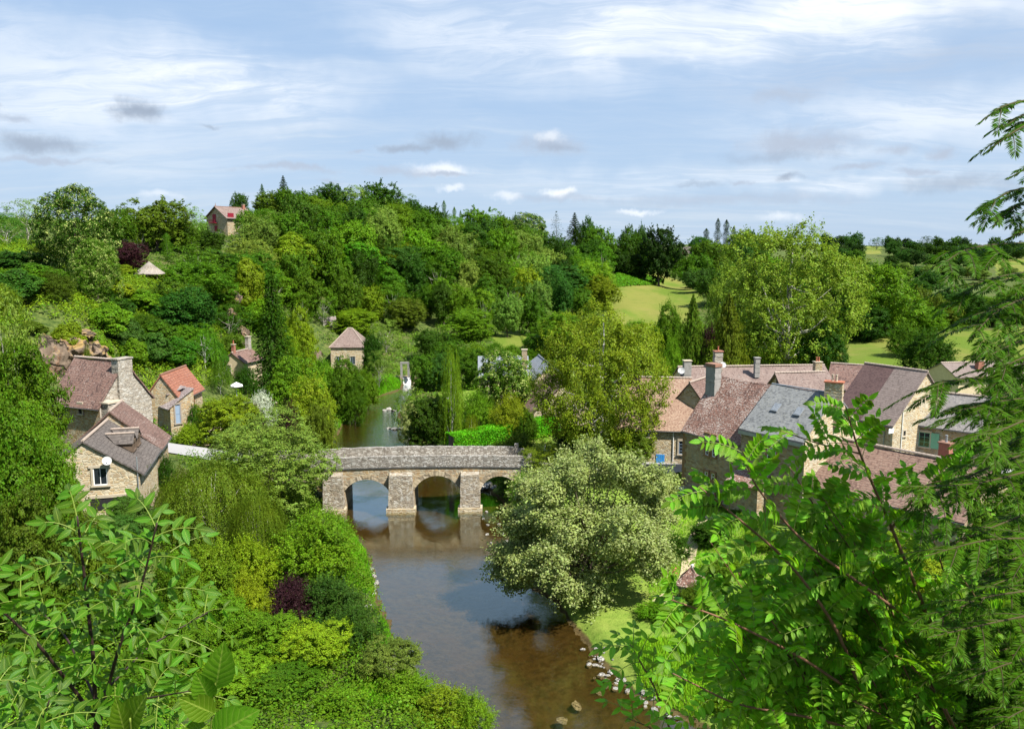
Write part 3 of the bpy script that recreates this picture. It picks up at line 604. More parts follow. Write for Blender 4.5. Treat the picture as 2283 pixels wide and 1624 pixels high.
def house(name, label, E1, ang, L, h, rise, ze, zg, wallm, roofm, cat='house', over=0.35, overg=0.18, hip=None, shed=False, ridge=None, mi_fn=None, group=None, jit=0.06, sag=0.08, seed=0, gutter=True, walls=True):
    o = House(); a = R(ang)
    o.u = np.array((math.cos(a), math.sin(a), 0)); s = 1 if h > 0 else -1; o.i = np.array((-math.sin(a), math.cos(a), 0)) * s; h = abs(h)
    o.h, o.L, o.ze, o.zr, o.zg, o.s = h, L, ze, ze + rise, zg, s
    A = np.array((E1[0], E1[1], 0.0)); o.A = A; up = np.array((0, 0, 1.0)); u, i = o.u, o.i
    D = 2 * h if not shed else h
    B = A + u * L; Cc = B + i * D; Dd = A + i * D
    o.corners = (A, B, Cc, Dd)
    ctr = (A + Cc) / 2
    o.root = empty(name, (ctr[0], ctr[1], zg), label, cat, group)
    wt = wallm
    if walls:
        q = MB(); g, e = up * (zg - 0.6), up * ze; rz = up * o.zr
        if shed:
            q.add([A + g, B + g, Cc + g, Dd + g, A + e, B + e, Cc + rz, Dd + rz], [(0, 1, 5, 4), (1, 2, 6, 5), (2, 3, 7, 6), (3, 0, 4, 7)] if s > 0 else [(4, 5, 1, 0), (5, 6, 2, 1), (6, 7, 3, 2), (7, 4, 0, 3)])
        elif hip is not None:
            F = [(0, 1, 5, 4), (1, 2, 6, 5), (2, 3, 7, 6), (3, 0, 4, 7)]
            q.add([A + g, B + g, Cc + g, Dd + g, A + e, B + e, Cc + e, Dd + e], F if s > 0 else [f[::-1] for f in F])
        else:
            M1, M2 = A + i * h + rz, B + i * h + rz
            F = [(0, 1, 5, 4), (1, 2, 6, 9, 5), (2, 3, 7, 6), (3, 0, 4, 8, 7)]
            q.add([A + g, B + g, Cc + g, Dd + g, A + e, B + e, Cc + e, Dd + e, M1, M2], F if s > 0 else [f[::-1] for f in F])
        o.wall = q.build('wall', wt, o.root)
    q = MB(); sl = rise / h; lift = up * 0.10
    nu, nv = max(4, int(L / 0.9)), max(3, int(math.hypot(h, rise) / 0.9))
    ez = up * (ze - over * sl) + lift; rz = up * o.zr + lift
    a0, b0 = A - u * overg - i * over, B + u * overg - i * over
    c0, d0 = Cc + u * overg + i * over, Dd - u * overg + i * over
    if shed:
        m1, m2 = Dd - u * overg, Cc + u * overg
        slab(q, a0 + ez, b0 + ez, m2 + rz, m1 + rz, nu, nv, 0.12, jit, mi_fn, sag, seed)
    elif hip is not None:
        m1, m2 = A + i * h + u * hip + rz, B + i * h - u * hip + rz
        ov = over; a0, b0, c0, d0 = A - u * ov - i * ov + ez, B + u * ov - i * ov + ez, Cc + u * ov + i * ov + ez, Dd - u * ov + i * ov + ez
        slab(q, a0, b0, m2, m1, nu, nv, 0.12, jit, None, sag, seed); slab(q, c0, d0, m1, m2, nu, nv, 0.12, jit, None, sag, seed + 1)
        slab(q, b0, c0, m2, m2 + i * 0.01, nu, nv, 0.12, jit * .5, None, 0, seed + 2); slab(q, d0, a0, m1, m1 - i * 0.01, nu, nv, 0.12, jit * .5, None, 0, seed + 3)
    else:
        m1, m2 = A + i * h - u * overg, B + i * h + u * overg
        slab(q, a0 + ez, b0 + ez, m2 + rz, m1 + rz, nu, nv, 0.12, jit, mi_fn, sag, seed)
        slab(q, c0 + ez, d0 + ez, m1 + rz, m2 + rz, nu, nv, 0.12, jit, mi_fn and (lambda x, y: mi_fn(1 - x, y)), sag, seed + 1)
    o.roof = q.build('roof', roofm, o.root); o.m1, o.m2 = (m1, m2) if hip is not None else (m1 + rz, m2 + rz)
    if ridge and not shed:
        q = MB(); ridge_caps(q, o.m1 + up * .02, o.m2 + up * .02)
        if hip is not None:
            for e_, m_ in ((a0, o.m1), (d0, o.m1), (b0, o.m2), (c0, o.m2)): ridge_caps(q, e_ + up * .04, m_ + up * .02, .09)
        q.build('ridge_tiles', ridge, o.root)
    if gutter and hip is None:
        q = MB(); q.tube([a0 + ez - up * .12, b0 + ez - up * .12], 0.06, 6)
        q.build('gutter', M['gutter'], o.root)
    return o
def wallpt(o, wall, px, py, off=0.0):
    A, B, C_, D_ = o.corners
    n, p = {'front': (-o.i, A), 'g1': (-o.u, A), 'g2': (o.u, B), 'back': (o.i, C_)}[wall]
    d = np.array(ray(px, py)); c = np.array((0, 0, CH))
    t = np.dot(p + n * off - c * np.array((1, 1, 0)), n) / np.dot(d, n)
    return c + d * t, n
def window(o, wall, px, py, w, h, frame='white', surround='dressed', bars=(1, 2), name='window', paneM='glass', lintel=False, arch=False, pt=None):
    up = np.array((0, 0, 1.0))
    c, n = wallpt(o, wall, px, py) if pt is None else pt
    t = np.cross(up, n)
    q = MB(); s = 0.16
    for sg in (-1, 1): q.box(c + t * sg * (w / 2 + s / 2) + n * 0.03, t, n, up, s / 2, 0.07, h / 2)
    q.box(c - up * (h / 2 + .07) + n * 0.05, t, n, up, w / 2 + s + .05, 0.11, 0.07)
    q.box(c + up * (h / 2 + .11) + n * 0.04, t, n, up, w / 2 + s + (.15 if lintel else 0.0), 0.075, 0.11)
    sur = q.build(name, M[surround], o.root)
    q = MB()
    q.box(c + n * 0.0, t, n, up, w / 2, 0.012, h / 2); q.build('pane', M[paneM], sur)
    if bars is not None:
        q = MB(); b = 0.035
        for sg in (-1, 1):
            q.box(c + t * sg * (w / 2 - b) + n * 0.03, t, n, up, b, 0.02, h / 2 - .002); q.box(c + up * sg * (h / 2 - b) + n * 0.031, t, n, up, w / 2 - 2 * b, 0.02, b)
        for k in range(bars[0]): q.box(c + t * (-w / 2 + w * (k + 1) / (bars[0] + 1)) + n * 0.033, t, n, up, 0.022, 0.016, h / 2 - .08)
        for k in range(bars[1]): q.box(c + up * (-h / 2 + h * (k + 1) / (bars[1] + 1)) + n * 0.029, t, n, up, w / 2 - .08, 0.012, 0.018)
        q.build('frame', M[frame], sur)
    return sur, c, n, t
def door(o, wall, px, py, w, h, mat, name='door', surround=None, lintel=None):
    up = np.array((0, 0, 1.0)); c, n = wallpt(o, wall, px, py); t = np.cross(up, n)
    q = MB()
    nb = max(3, int(w / .22))
    for k in range(nb): q.box(c + t * (-w / 2 + w * (k + .5) / nb) + n * (0.04 + .008 * (k % 2)), t, n, up, w / nb / 2 - .008, 0.03, h / 2)
    d = q.build(name, M[mat], o.root)
    if lintel:
        q = MB(); q.box(c + up * (h / 2 + .13) + n * 0.05, t, n, up, w / 2 + .3, 0.08, 0.12); q.build('lintel', M[lintel], d)
    return d, c, n, t
def chimney(o, p, w, d, z0, z1, mat='stone_grey', cap='dressed', pots=1, potm='terracotta', ang=None, capt=0.12):
    up = np.array((0, 0, 1.0)); u, i = o.u, o.i
    if ang is not None: u = np.array((math.cos(R(ang)), math.sin(R(ang)), 0)); i = np.array((-u[1], u[0], 0))
    p = np.array((p[0], p[1], 0.0)); q = MB()
    r = np.random.default_rng(int(abs(p[0] * 100)) % 1000); nlay = max(2, int((z1 - z0) / .3))
    for k in range(nlay):
        za, zb = z0 + (z1 - z0) * k / nlay, z0 + (z1 - z0) * (k + 1) / nlay; j = (r.random(2) - .5) * .03
        q.box(p + up * (za + zb) / 2 + u * j[0] + i * j[1], u, i, up, w / 2 + j[1], d / 2 + j[0], (zb - za) / 2 + .002)
    c = q.build('chimney', M[mat], o.root)
    q = MB(); q.box(p + up * (z1 + capt / 2 + .004), u, i, up, w / 2 + .08, d / 2 + .08, capt / 2); q.build('chimney_cap', M[cap], c)
    for k in range(pots):
        q = MB(); b = p + up * (z1 + capt) + u * ((k - (pots - 1) / 2) * .32)
        q.tube([b, b + up * .1, b + up * .5, b + up * .52, b + up * .6], [.12, .10, .09, .12, .12], 9); q.build('chimney_pot', M[potm], c)
    return c
def dish(loc, facing, r, label, arm=0.4):
    f = np.array(facing, float); f /= np.linalg.norm(f)
    root = empty('satellite_dish', loc, label, 'satellite dish')
    a = np.cross(f, (0, 0, 1)); a /= np.linalg.norm(a); b = np.cross(a, f); q = MB(); c = np.array(loc, float); V = []; nr = 5; ns = 18
    for j in range(nr + 1):
        rr = r * j / nr
        for k in range(ns): V.append(c + (a * math.cos(2 * math.pi * k / ns) + b * math.sin(2 * math.pi * k / ns)) * rr + f * 0.28 * rr * rr / r)
    F = [(j * ns + k, j * ns + (k + 1) % ns, (j + 1) * ns + (k + 1) % ns, (j + 1) * ns + k) for j in range(nr) for k in range(ns)]
    q.add(V, F); q.build('reflector', M['dish'], root, smooth=True)
    q = MB(); q.tube([c - f * .02, c - f * arm], .025, 6); q.tube([c - b * r * .9 + f * .2 * r, c + f * r * .9], .015, 5); q.box(c + f * r * .9, a, b, f, .04, .04, .06); q.build('arm', M['zinc'], root)
    return root
def mon(px, py, o, wall='front'): return wallpt(o, wall, px, py)
up3 = np.array((0, 0, 1.0))
def dormer(o, s, t0, w, hh, roofm, wallm):
    """gabled dormer on the viewer's slope: s along the ridge, t0 fraction up the slope of its face"""
    P = o.A + o.u * s + o.i * (o.h * t0) + up3 * (o.ze + (o.zr - o.ze) * t0 + .1)
    u, i = o.u, o.i; sl = (o.zr - o.ze) / o.h; r_ = w * 0.42
    back = (hh + r_) / sl
    q = MB(); a, b = P - u * w / 2, P + u * w / 2; e = up3 * hh
    q.add([a, b, b + e, P + e + up3 * r_, a + e], [(0, 1, 2, 3, 4)] if o.s > 0 else [(4, 3, 2, 1, 0)])
    q.add([a, a + e, a + i * hh / sl + e], [(0, 1, 2)]); q.add([b, b + e, b + i * hh / sl + e], [(0, 2, 1)])
    d = q.build('dormer', wallm, o.root)
    q = MB(); m = P + e + up3 * (r_ + .05); ov = .15
    for sg in (-1, 1):
        E = P + u * sg * (w / 2 + ov) + e - up3 * (ov * r_ * 2 / w) + up3 * .05
        slab(q, E - i * ov, E + i * (hh / sl), m + i * back, m - i * ov, 3, 2, .07, .02)
    q.build('dormer_roof', roofm, d)
    q = MB(); ridge_caps(q, m - i * ov + up3 * .03, m + i * back + up3 * .03, .08); q.build('ridge_tiles', M['ridge'], d)
    cc = P + up3 * hh * .5 - i * .0
    window(o, 'front', 0, 0, w * .55, hh * .75, pt=(cc, -i), surround='wood', frame='wood', bars=(1, 0), name='dormer_window')
    return d
def wallbits():
    global HA, HJ, HK, HM
    # ---- left bank group
    A = house('stone_house', 'stone house with long dark brown roof and a round white dish on its gable', (-30.6, 64.4), 104.5, 8.6, 4.0, 2.75, 9.6, 5.3, M['stone_pale'], M['tile_brown'], ridge=M['ridge'], seed=3, sag=.15, over=.4); HA = A
    window(A, 'g1', 224, 1061, 1.05, 1.45, frame='white', bars=(1, 0), lintel=True)
    door(A, 'g1', 240, 1121, 2.5, .95, 'dark', name='garage_opening', lintel='dressed')
    q = MB(); c, n = wallpt(A, 'g1', 307, 1060, .08); q.tube([c + up3 * 1.6, c - up3 * 3.6], .05, 6); q.build('downpipe', M['zinc'], A.root)
    for s in (4.2, 6.2): dormer(A, s, .28, 1.5, .85, M['tile_brown'], M['wood'])
    c, n = wallpt(A, 'g1', 238, 1027, .45); dish(c, (0.5, -0.75, 0.45), .36, 'round white dish on the front gable of the brown roofed stone house')
    B2 = A.A + A.u * 8.7
    A2 = house('stone_house', 'small house with red brown roof joined behind the brown roofed house', tuple(B2[:2] - A.i[:2] * .1), 104.5, 5.2, 3.9, 3.5, 9.6, 5.2, M['stone'], M['tile_red'], ridge=M['ridge'], seed=5)
    # grey slate lean-to down the far slope of the dish house
    sh = house('slate_outbuilding', 'long low outbuilding under grey slates left of the brown roofed house', tuple((A.A + A.i * 8.4 + A.u * 1.5 + np.array((-6.0, 1.0, 0)))[:2]), 104.5, 7.5, 3.0, 1.3, 8.4, 6.0, M['stone'], M['slate_grey'], cat='outbuilding', seed=9)
    Bh = house('stone_cottage', 'stone cottage with mottled red roof and broad gable chimney below the cliff', (-46.2, 79.7), -24, 6.8, 3.1, 3.9, 12.75, 8.2, M['stone'], M['tile_old'], ridge=M['ridge'], seed=12, sag=.2, jit=.1)
    Bh.wall.data.materials.append(M['stone_grey']);
    for p in Bh.wall.data.polygons:
        if p.normal.to_tuple(1)[0] > .2 or len(p.vertices) == 5: p.material_index = 1
    mid = Bh.A + Bh.u * (Bh.L - .15) + Bh.i * 3.0
    chimney(Bh, mid[:2], .9, 1.7, 10.5, 16.9, 'stone_grey', 'stone_grey', 0)
    window(Bh, 'front', 180, 911, .5, .95, frame='wood', surround='dressed', bars=None, paneM='dark')
    window(Bh, 'g2', 272, 902, 1.3, 1.15, frame='wood', surround='wood_grey', bars=(2, 0), lintel=True)
    q = MB(); c, n = wallpt(Bh, 'g2', 251, 921, .5); t = np.cross(up3, n); q.box(c, t, n, up3, .85, .5, 1.1); b = q.build('porch', M['stone_grey'], Bh.root)
    q = MB(); q.box(c + up3 * 1.16, t, n, up3, .95, .6, .07); q.build('porch_roof', M['dressed'], b)
    Cc = house('stone_barn', 'small stone barn with bright orange tile roof and a red door', (-40.6, 96.9), 91, 7.7, 2.0, 2.7, 9.9, 5.0, M['stone'], M['tile_orange'], cat='barn', ridge=M['ridge_red'], seed=15, sag=.04, jit=.04)
    door(Cc, 'front', 430, 893, .9, 2.0, 'red_paint')
    C2 = house('stone_outbuilding', 'lean-to stone building with lichen covered lilac roof against the orange roofed barn', (-46.3, 100.3), -43, 7.0, 3.0, 1.9, 8.9, 5.0, M['stone'], M['slate_old'], cat='outbuilding', shed=True, seed=17, jit=.12)
    window(C2, 'g2', 396, 922, .6, 2.3, frame='greyblue', surround='wood_grey', bars=(0, 1), paneM='greyblue')
    # shed dormer of the lean-to
    q = MB(); P = C2.A + C2.u * 4.2 + C2.i * 1.1 + up3 * (C2.ze + .8); q.box(P + up3 * .25, C2.u, C2.i, up3, 1.2, .5, .3); dd = q.build('dormer', M['wood'], C2.root)
    q = MB(); slab(q, P - C2.u * 1.5 - C2.i * .8 + up3 * .55, P + C2.u * 1.5 - C2.i * .8 + up3 * .55, P + C2.u * 1.5 + C2.i * 1.6 + up3 * 1.3, P - C2.u * 1.5 + C2.i * 1.6 + up3 * 1.3, 4, 3, .08, .05); q.build('dormer_roof', M['slate_old'], dd)
    D = house('cottage', 'ivy clad cottage with brown roof, cream gable and two chimneys behind the weeping birch', tuple(PZ(543, 806, 9.6)[:2]), 78, 5.8, 2.0, 1.5, 9.5, 5.2, M['plaster'], M['tile_old'], ridge=M['ridge'], seed=21)
    window(D, 'g1', 510, 823, .75, 1.3, frame='white', bars=(1, 2))
    chimney(D, (D.A + D.i * 2 + D.u * .5)[:2], .55, .45, 10.5, 12.3, 'brick', 'dressed', 1)
    chimney(D, (D.A + D.i * 2.1 + D.u * 5.3)[:2], .9, .6, 10.5, 13.1, 'stone_grey', 'dressed', 0)
    E = house('tower_house', 'square stone pavilion house with hipped pink tile roof beside the river weir', (-38.7, 171), 2, 7.3, 3.6, 3.5, 7.4, 2.6, M['stone_pale'], M['tile_purple'], hip=3.2, ridge=M['ridge'], seed=24, over=.3, jit=.03, sag=.02)
    window(E, 'front', 755, 802, .95, 1.5, frame='greyblue', bars=(1, 2)); window(E, 'front', 786.5, 803, 1.0, 1.7, frame='greyblue', bars=(1, 3))
    e2 = house('outbuilding', 'low red roofed annexe left of the square pavilion house', (-45.5, 166), 4, 5.5, 2.0, 1.3, 5.4, 2.6, M['stone'], M['tile_red'], cat='outbuilding', seed=26)
    e3 = house('outbuilding', 'grey roofed shed half hidden by leaves behind the square pavilion house', (-46.5, 190), 20, 5.0, 2.2, 1.8, 10.2, 6, M['stone_grey'], M['slate_old'], cat='shed', seed=27)
    G = house('chalet', 'hilltop house with half hipped brown roof and red shutters above the woods', (-82.0, 236.0), 60, 10.5, 4.4, 3.1, 37.2, 31.0, M['stone'], M['tile_purple'], seed=31, over=.6, overg=.7, jit=.03, sag=0, ridge=M['ridge_red'])
    d_, c, n, t = door(G, 'g1', 478, 487, 1.5, 2.5, 'red_paint')
    q = MB(); q.box(c - up3 * 1.3 + n * .5, t, n, up3, 1.3, .55, .08)
    for k in range(9): q.box(c - up3 * .85 + n * 1.0 + t * (-1.25 + 2.5 * k / 8), t, n, up3, .03, .03, .4)
    q.box(c - up3 * .4 + n * 1.0, t, n, up3, 1.3, .05, .04); q.build('balcony', M['red_paint'], G.root)
    door(G, 'g1', 482, 509, 1.3, 1.6, 'red_paint', name='shutter'); door(G, 'front', 514, 481, 2.2, 1.6, 'red_paint', name='shutter')
    chimney(G, (G.A + G.i * 3.9 + G.u * 9.6)[:2], .8, .6, 39, 41.3, 'brick', 'dressed', 0)
    q = MB(); m = G.A + G.i * 3.7 - G.u * .8 + up3 * (G.zr + .12)
    q.tube([m, m + up3 * .9], [.12, .03], 6); q.build('finial', M['ridge_red'], G.root)
    Tt = house('slate_roofed_house', 'pale slate roof of a house just left of the copper shrub', (-93.3, 190), 12, 5.2, 3, 2.2, 28.2, 24, M['stone'], M['slate_pale'], seed=33)
    # ---- centre and right bank
    Hs_ = house('slate_roofed_house', 'stone house with pale blue slate gable roof behind the blossoming lime tree', tuple(PZ(1191, 845, 9.0)[:2]), 97, 12, -2.5, 1.9, 9.0, 3.6, M['stone_pale'], M['slate_pale'], seed=35, ridge=M['zinc'], sag=0, jit=.02)
    Hw = house('slate_roofed_house', 'long slate wing with a square brick chimney left of the slate gable', (-5, 121), 2, 7.5, 3.5, 2.4, 8.9, 3.6, M['stone_pale'], M['slate_pale'], seed=36, sag=0, jit=.02)
    chimney(Hw, (1.9, 122.5), .8, .6, 9.5, 12.6, 'stone', 'dressed', 0)
    Hb = house('stone_barn', 'stone barn with steep red brown roof left of the great birch', (2.9, 106.0), 98, 10.0, -4.2, 3.9, 6.2, 3.3, M['stone_pale'], M['tile_old'], cat='barn', seed=38, sag=.1)
    door(Hb, 'g1', 1220, 933, .8, .9, 'wood', name='hatch', lintel='wood')
    I = house('village_house', 'house with salmon tile roof, blue door and cream walls behind the great birch', (11.7, 88.9), -8, 8.4, 4.6, 4.9, 8.0, 3.6, M['plaster'], M['tile_salmon'], seed=41, ridge=M['ridge'], over=.3)
    I.wall.data.materials.clear(); I.wall.data.materials.append(M['stone_pale'])
    door(I, 'front', 1472, 1022, .95, 1.0, 'blue_paint', name='door'); window(I, 'front', 1519, 997, .55, 1.5, frame='greyblue', bars=(0, 3)); window(I, 'front', 1438, 965, .9, .9, frame='white', bars=(1, 1))
    q = MB(); c, n = wallpt(I, 'front', 1501, 985, .08); q.tube([c + up3 * 1.3, c - up3 * 2.2], .05, 6); q.build('downpipe', M['white'], I.root)
    I2 = house('village_house', 'narrow wing with brown tile roof joining the salmon roof to the manor', (17.6, 91.5), 55, 6, -3.0, 3.6, 9.2, 4, M['stone_pale'], M['tile_red'], seed=42, ridge=M['ridge'])
    J = house('manor_house', 'tall manor house with steep red roof flecked with white lichen and mullioned windows', (17.4, 80.3), -56.5, 7.5, 4.5, 4.95, 9.75, 2.6, M['stone_dark'], M['tile_lichen'], seed=45, sag=.12, jit=.09, over=.3, overg=.05); HJ = J
    chimney(J, (J.A + J.i * 3.3 + J.u * .75)[:2], 1.25, .9, 12.5, 15.9, 'render_grey', 'ridge_red', 0, capt=.3)
    def mull(px, y1, y2, y3):
        for yy, hh in ((y1, .78), (y2, 1.15 if y3 is None else y3)):
            for dx in (-7.5, 7.5): window(J, 'front', px + dx, yy + dx * .28, .42, hh, frame='white', surround='quoin', bars=(0, 2) if hh > .9 else (0, 1))
    mull(1585, 979, 1003, None); mull(1583, 1061, 1084, None)
    # brown quoins at the manor's near corner
    for crn, nm in ((J.A, 'quoins'),):
        q = MB(); k = 0; z = 2.6
        while z < 9.4:
            l = .55 if k % 2 else .32; hh = .17 + .03 * (k % 3)
            q.box(crn + J.u * (l / 2 - .03) + J.i * ((.85 - l) / 2 - .03) + up3 * (z + hh), J.u, J.i, up3, l / 2, (.85 - l) / 2, hh - .012); z += 2 * hh; k += 1
        q.build(nm, M['quoin'], J.root)
    q = MB(); c = J.A + J.u * (J.L - .1) - J.i * .1; q.tube([c + up3 * 9.3, c + up3 * 2.5], .05, 6); q.build('downpipe', M['zinc'], J.root)
    K = house('slate_house', 'house with mossy grey slate roof and white casement window adjoining the manor', tuple((J.A + J.u * 7.55 - J.i * .15)[:2]), -54, 6.8, 4.4, 3.5, 11.35, 2.6, M['stone_dark'], M['slate'], seed=48, sag=.1, over=.35, overg=.03, ridge=None); HK = K
    K.wall.data.materials.append(M['stone_pale'])
    for p in K.wall.data.polygons:
        if len(p.vertices) == 5: p.material_index = 1
    q = MB(); q.box((K.A + K.u * 3.4 - K.i * .36) + up3 * 10.85, K.u, K.i, up3, 3.45, .05, .16); q.build('eaves_board', M['zinc'], K.root)
    window(K, 'front', 1721, 1008, .95, 2.0, frame='white', surround='brick', bars=(1, 2))
    q = MB(); c, n = wallpt(K, 'front', 1723, 980, .12); t = np.cross(up3, n); q.tube([c + t * (-.85 + 1.7 * k / 8) + up3 * (.12 * math.sin(math.pi * k / 8)) for k in range(9)], .06, 6); q.build('hood_mould', M['dressed'], K.root)
    pr = house('porch', 'small porch with white flecked tiles under the casement window of the slate house', tuple((K.A + K.u * .3 - K.i * 1.9)[:2]), -54, 3.2, 1.75, .9, 6.6, 2.6, M['stone_dark'], M['tile_lichen'], cat='porch', shed=True, seed=49, gutter=False)
    for k, (a_, b_) in enumerate(((1.9, .3), (4.0, .9))):           # roof lights
        P = K.A + K.u * a_ * 1.15 + K.i * 2.1 + up3 * (K.ze + (K.zr - K.ze) * 2.1 / K.h + .2)
        nn = np.cross(K.u, K.i * K.h + up3 * (K.zr - K.ze)); nn /= np.linalg.norm(nn); sl = np.cross(nn, K.u)
        q = MB(); q.box(P, K.u, sl, nn, .34, .48, .05); w_ = q.build('roof_light', M['zinc'], K.root)
        q = MB(); q.box(P + nn * .053, K.u, sl, nn, .27, .4, .012); q.build('pane', M['slate_pale'], w_)
    q = MB(); ridge_caps(q, K.m1 + up3 * .0, K.m2 + up3 * .0, .06, .6); q.build('ridge_tiles', M['zinc'], K.root)
    ch = chimney(K, (K.A + K.i * 4.4 + K.u * 6.5)[:2], 1.5, .9, 12.0, 15.9, 'stone_pale', 'terracotta', 2, 'dressed', ang=-30)
    L_ = house('long_house', 'long house row with weathered purple tiles and tall chimneys behind the manor', (23.2, 105.0), 5, 20.5, 4.3, 2.7, 9.1, 4.4, M['stone_pale'], M['tile_purple'], ridge=M['ridge'], seed=52, sag=.15, jit=.08)
    Lr = L_.i * 4.3
    chimney(L_, (L_.A + L_.u * .6 + Lr * .6)[:2], 1.0, .8, 9.5, 12.9, 'render_grey', 'dressed', 0)
    chimney(L_, (L_.A + L_.u * 5.2 + Lr * .85)[:2], 1.1, .9, 11.3, 14.0, 'stone_grey', 'brick', 1)
    chimney(L_, (L_.A + L_.u * 10.2 + Lr * .55)[:2], .65, .6, 10.6, 13.2, 'render_grey', 'render_grey', 0)
    chimney(L_, (L_.A + L_.u * 18.2 + Lr * .3)[:2], .95, .8, 9.5, 12.7, 'stone', 'dressed', 2)
    dish(PY(1612, 813, 108), (.2, -.9, .5), .4, 'small white dish standing by the tallest chimney of the long roof'); dish(PY(1519, 826, 104), (-.1, -.9, .4), .45, 'white dish on the grey chimney at the left end of the long roof')
    M0 = house('village_house', 'small cross roof of pale tiles with a dark open gable behind the slate house', (33.3, 96.8), 8, 6.0, 2.4, 2.1, 10.4, 4.4, M['stone'], M['tile_purple'], seed=54, ridge=M['ridge'], overg=.35)
    window(M0, 'g1', 1735, 853, .5, .5, frame='wood', surround='wood', bars=None, paneM='dark')
    Pp = house('village_house', 'roof of mottled red tiles between the slate house chimney and the two tone barn', (42.8, 108.5), -30, 4.2, 4.2, 2.7, 9.2, 4.6, M['stone'], M['tile_old'], seed=56, ridge=M['ridge'])
    Mm = house('stone_barn', 'big stone barn whose roof is half dark brown and half pink tile', (36.5, 89.9), -59.5, 7.4, 5.2, 5.1, 9.5, 4.2, M['stone_pale'], [M['tile_pink'], M['tile_dark']], cat='barn', seed=60, sag=.03, jit=.03, ridge=M['ridge'], mi_fn=lambda a, b: 1 if a < .47 else 0); HM = Mm
    door(Mm, 'front', 1940, 966, 1.6, 1.4, 'white', name='garage_door', lintel='wood')
    q = MB(); c, n = wallpt(Mm, 'front', 1946, 965, .09); t = np.cross(up3, n); q.tube([c, c + n * .02], .16, 14); q.build('no_entry_disc', M['red_paint'], Mm.root)
    q = MB(); q.box(c + n * .03, t, n, up3, .11, .008, .03); q.build('no_entry_bar', M['white'], Mm.root)
    q = MB(); c, n = wallpt(Mm, 'g2', 1987, 960, .04); t = np.cross(up3, n); q.box(c, t, n, up3, .42, .02, .25); q.build('wall_plaque', M['white'], Mm.root)
    q = MB(); c, n = wallpt(Mm, 'g2', 2011, 960, .08); q.tube([c + up3 * 2.0, c - up3 * 2.3], .05, 6); q.build('downpipe', M['white'], Mm.root)
    q = MB(); c, n = wallpt(Mm, 'front', 1971, 965, .08); q.tube([c + up3 * 1.2, c - up3 * 2.3], .05, 6); q.build('downpipe', M['zinc'], Mm.root)
    window(Mm, 'g2', 2015, 965, .4, .55, frame='wood', bars=None, paneM='dark')
    N = house('village_house', 'stone house with grey roof, green shutters and a green window', tuple(PZ(2024, 940, 9.0)[:2]), -42, 7.5, 4.2, 2.9, 9.0, 4.4, M['stone'], M['slate_grey'], seed=64, ridge=M['ridge'])
    s_, c, n, t = window(N, 'front', 2061, 979, 1.1, 1.6, frame='green_paint', bars=(1, 2))
    for sg in (-1, 1):
        q = MB(); q.box(c + t * sg * 1.05 + n * .09, t, n, up3, .4, .025, .85); q.build('shutter', M['green_paint'], N.root)
    O = house('low_house', 'low building in front with a long roof of mixed red and buff tiles', tuple((np.array((30.7, 63.0)) - 9.5 * np.array((math.cos(R(-52)), math.sin(R(-52)))))), -52, 15, 5.0, 3.1, 7.4, 3.2, M['stone'], M['tile_mixed'], seed=68, sag=.15, jit=.1, ridge=M['ridge'])
    chimney(O, tuple(PZ(2107, 1020, 9.6)[:2]), .9, .8, 8.5, 10.9, 'brick', 'ridge_red', 1, 'zinc')
    Q = house('village_house', 'pale pinkish roof with small brick chimney at the edge of the village by the field', (67.8, 121), 9, 20, 4, 1.9, 8.3, 5, M['plaster'], M['tile_pink'], seed=70, ridge=M['ridge'])
    chimney(Q, tuple(PY(2185, 800, 124)[:2]), 1.0, .8, 9.3, 10.7, 'brick', 'dressed', 1)
    Ss = house('timbered_house', 'half timbered house with brown roof far off on the right of the meadow', (86.5, 403), 42, 9, 3.2, 3.4, 26.3, 20, M['plaster'], M['tile_brown'], seed=72, overg=.5)
    q = MB(); c, n = wallpt(Ss, 'g1', 1526, 575, .05); t = np.cross(up3, n)
    for k in range(7): q.box(c + t * (-2.6 + .87 * k), t, n, up3, .09, .04, 1.3)
    q.box(c + up3 * 1.2, t, n, up3, 3, .05, .1); q.build('timbers', M['wood'], Ss.root)
    q = MB(); c, n = wallpt(Ss, 'g1', 1526, 567, .04); q.add([c + t * -2.9 - up3 * .2 + n * .02, c + t * 2.9 - up3 * .2 + n * .02, c + up3 * 3.1 + n * .02], [(0, 1, 2)]); q.build('brick_gable', M['brick'], Ss.root)
wallbits()
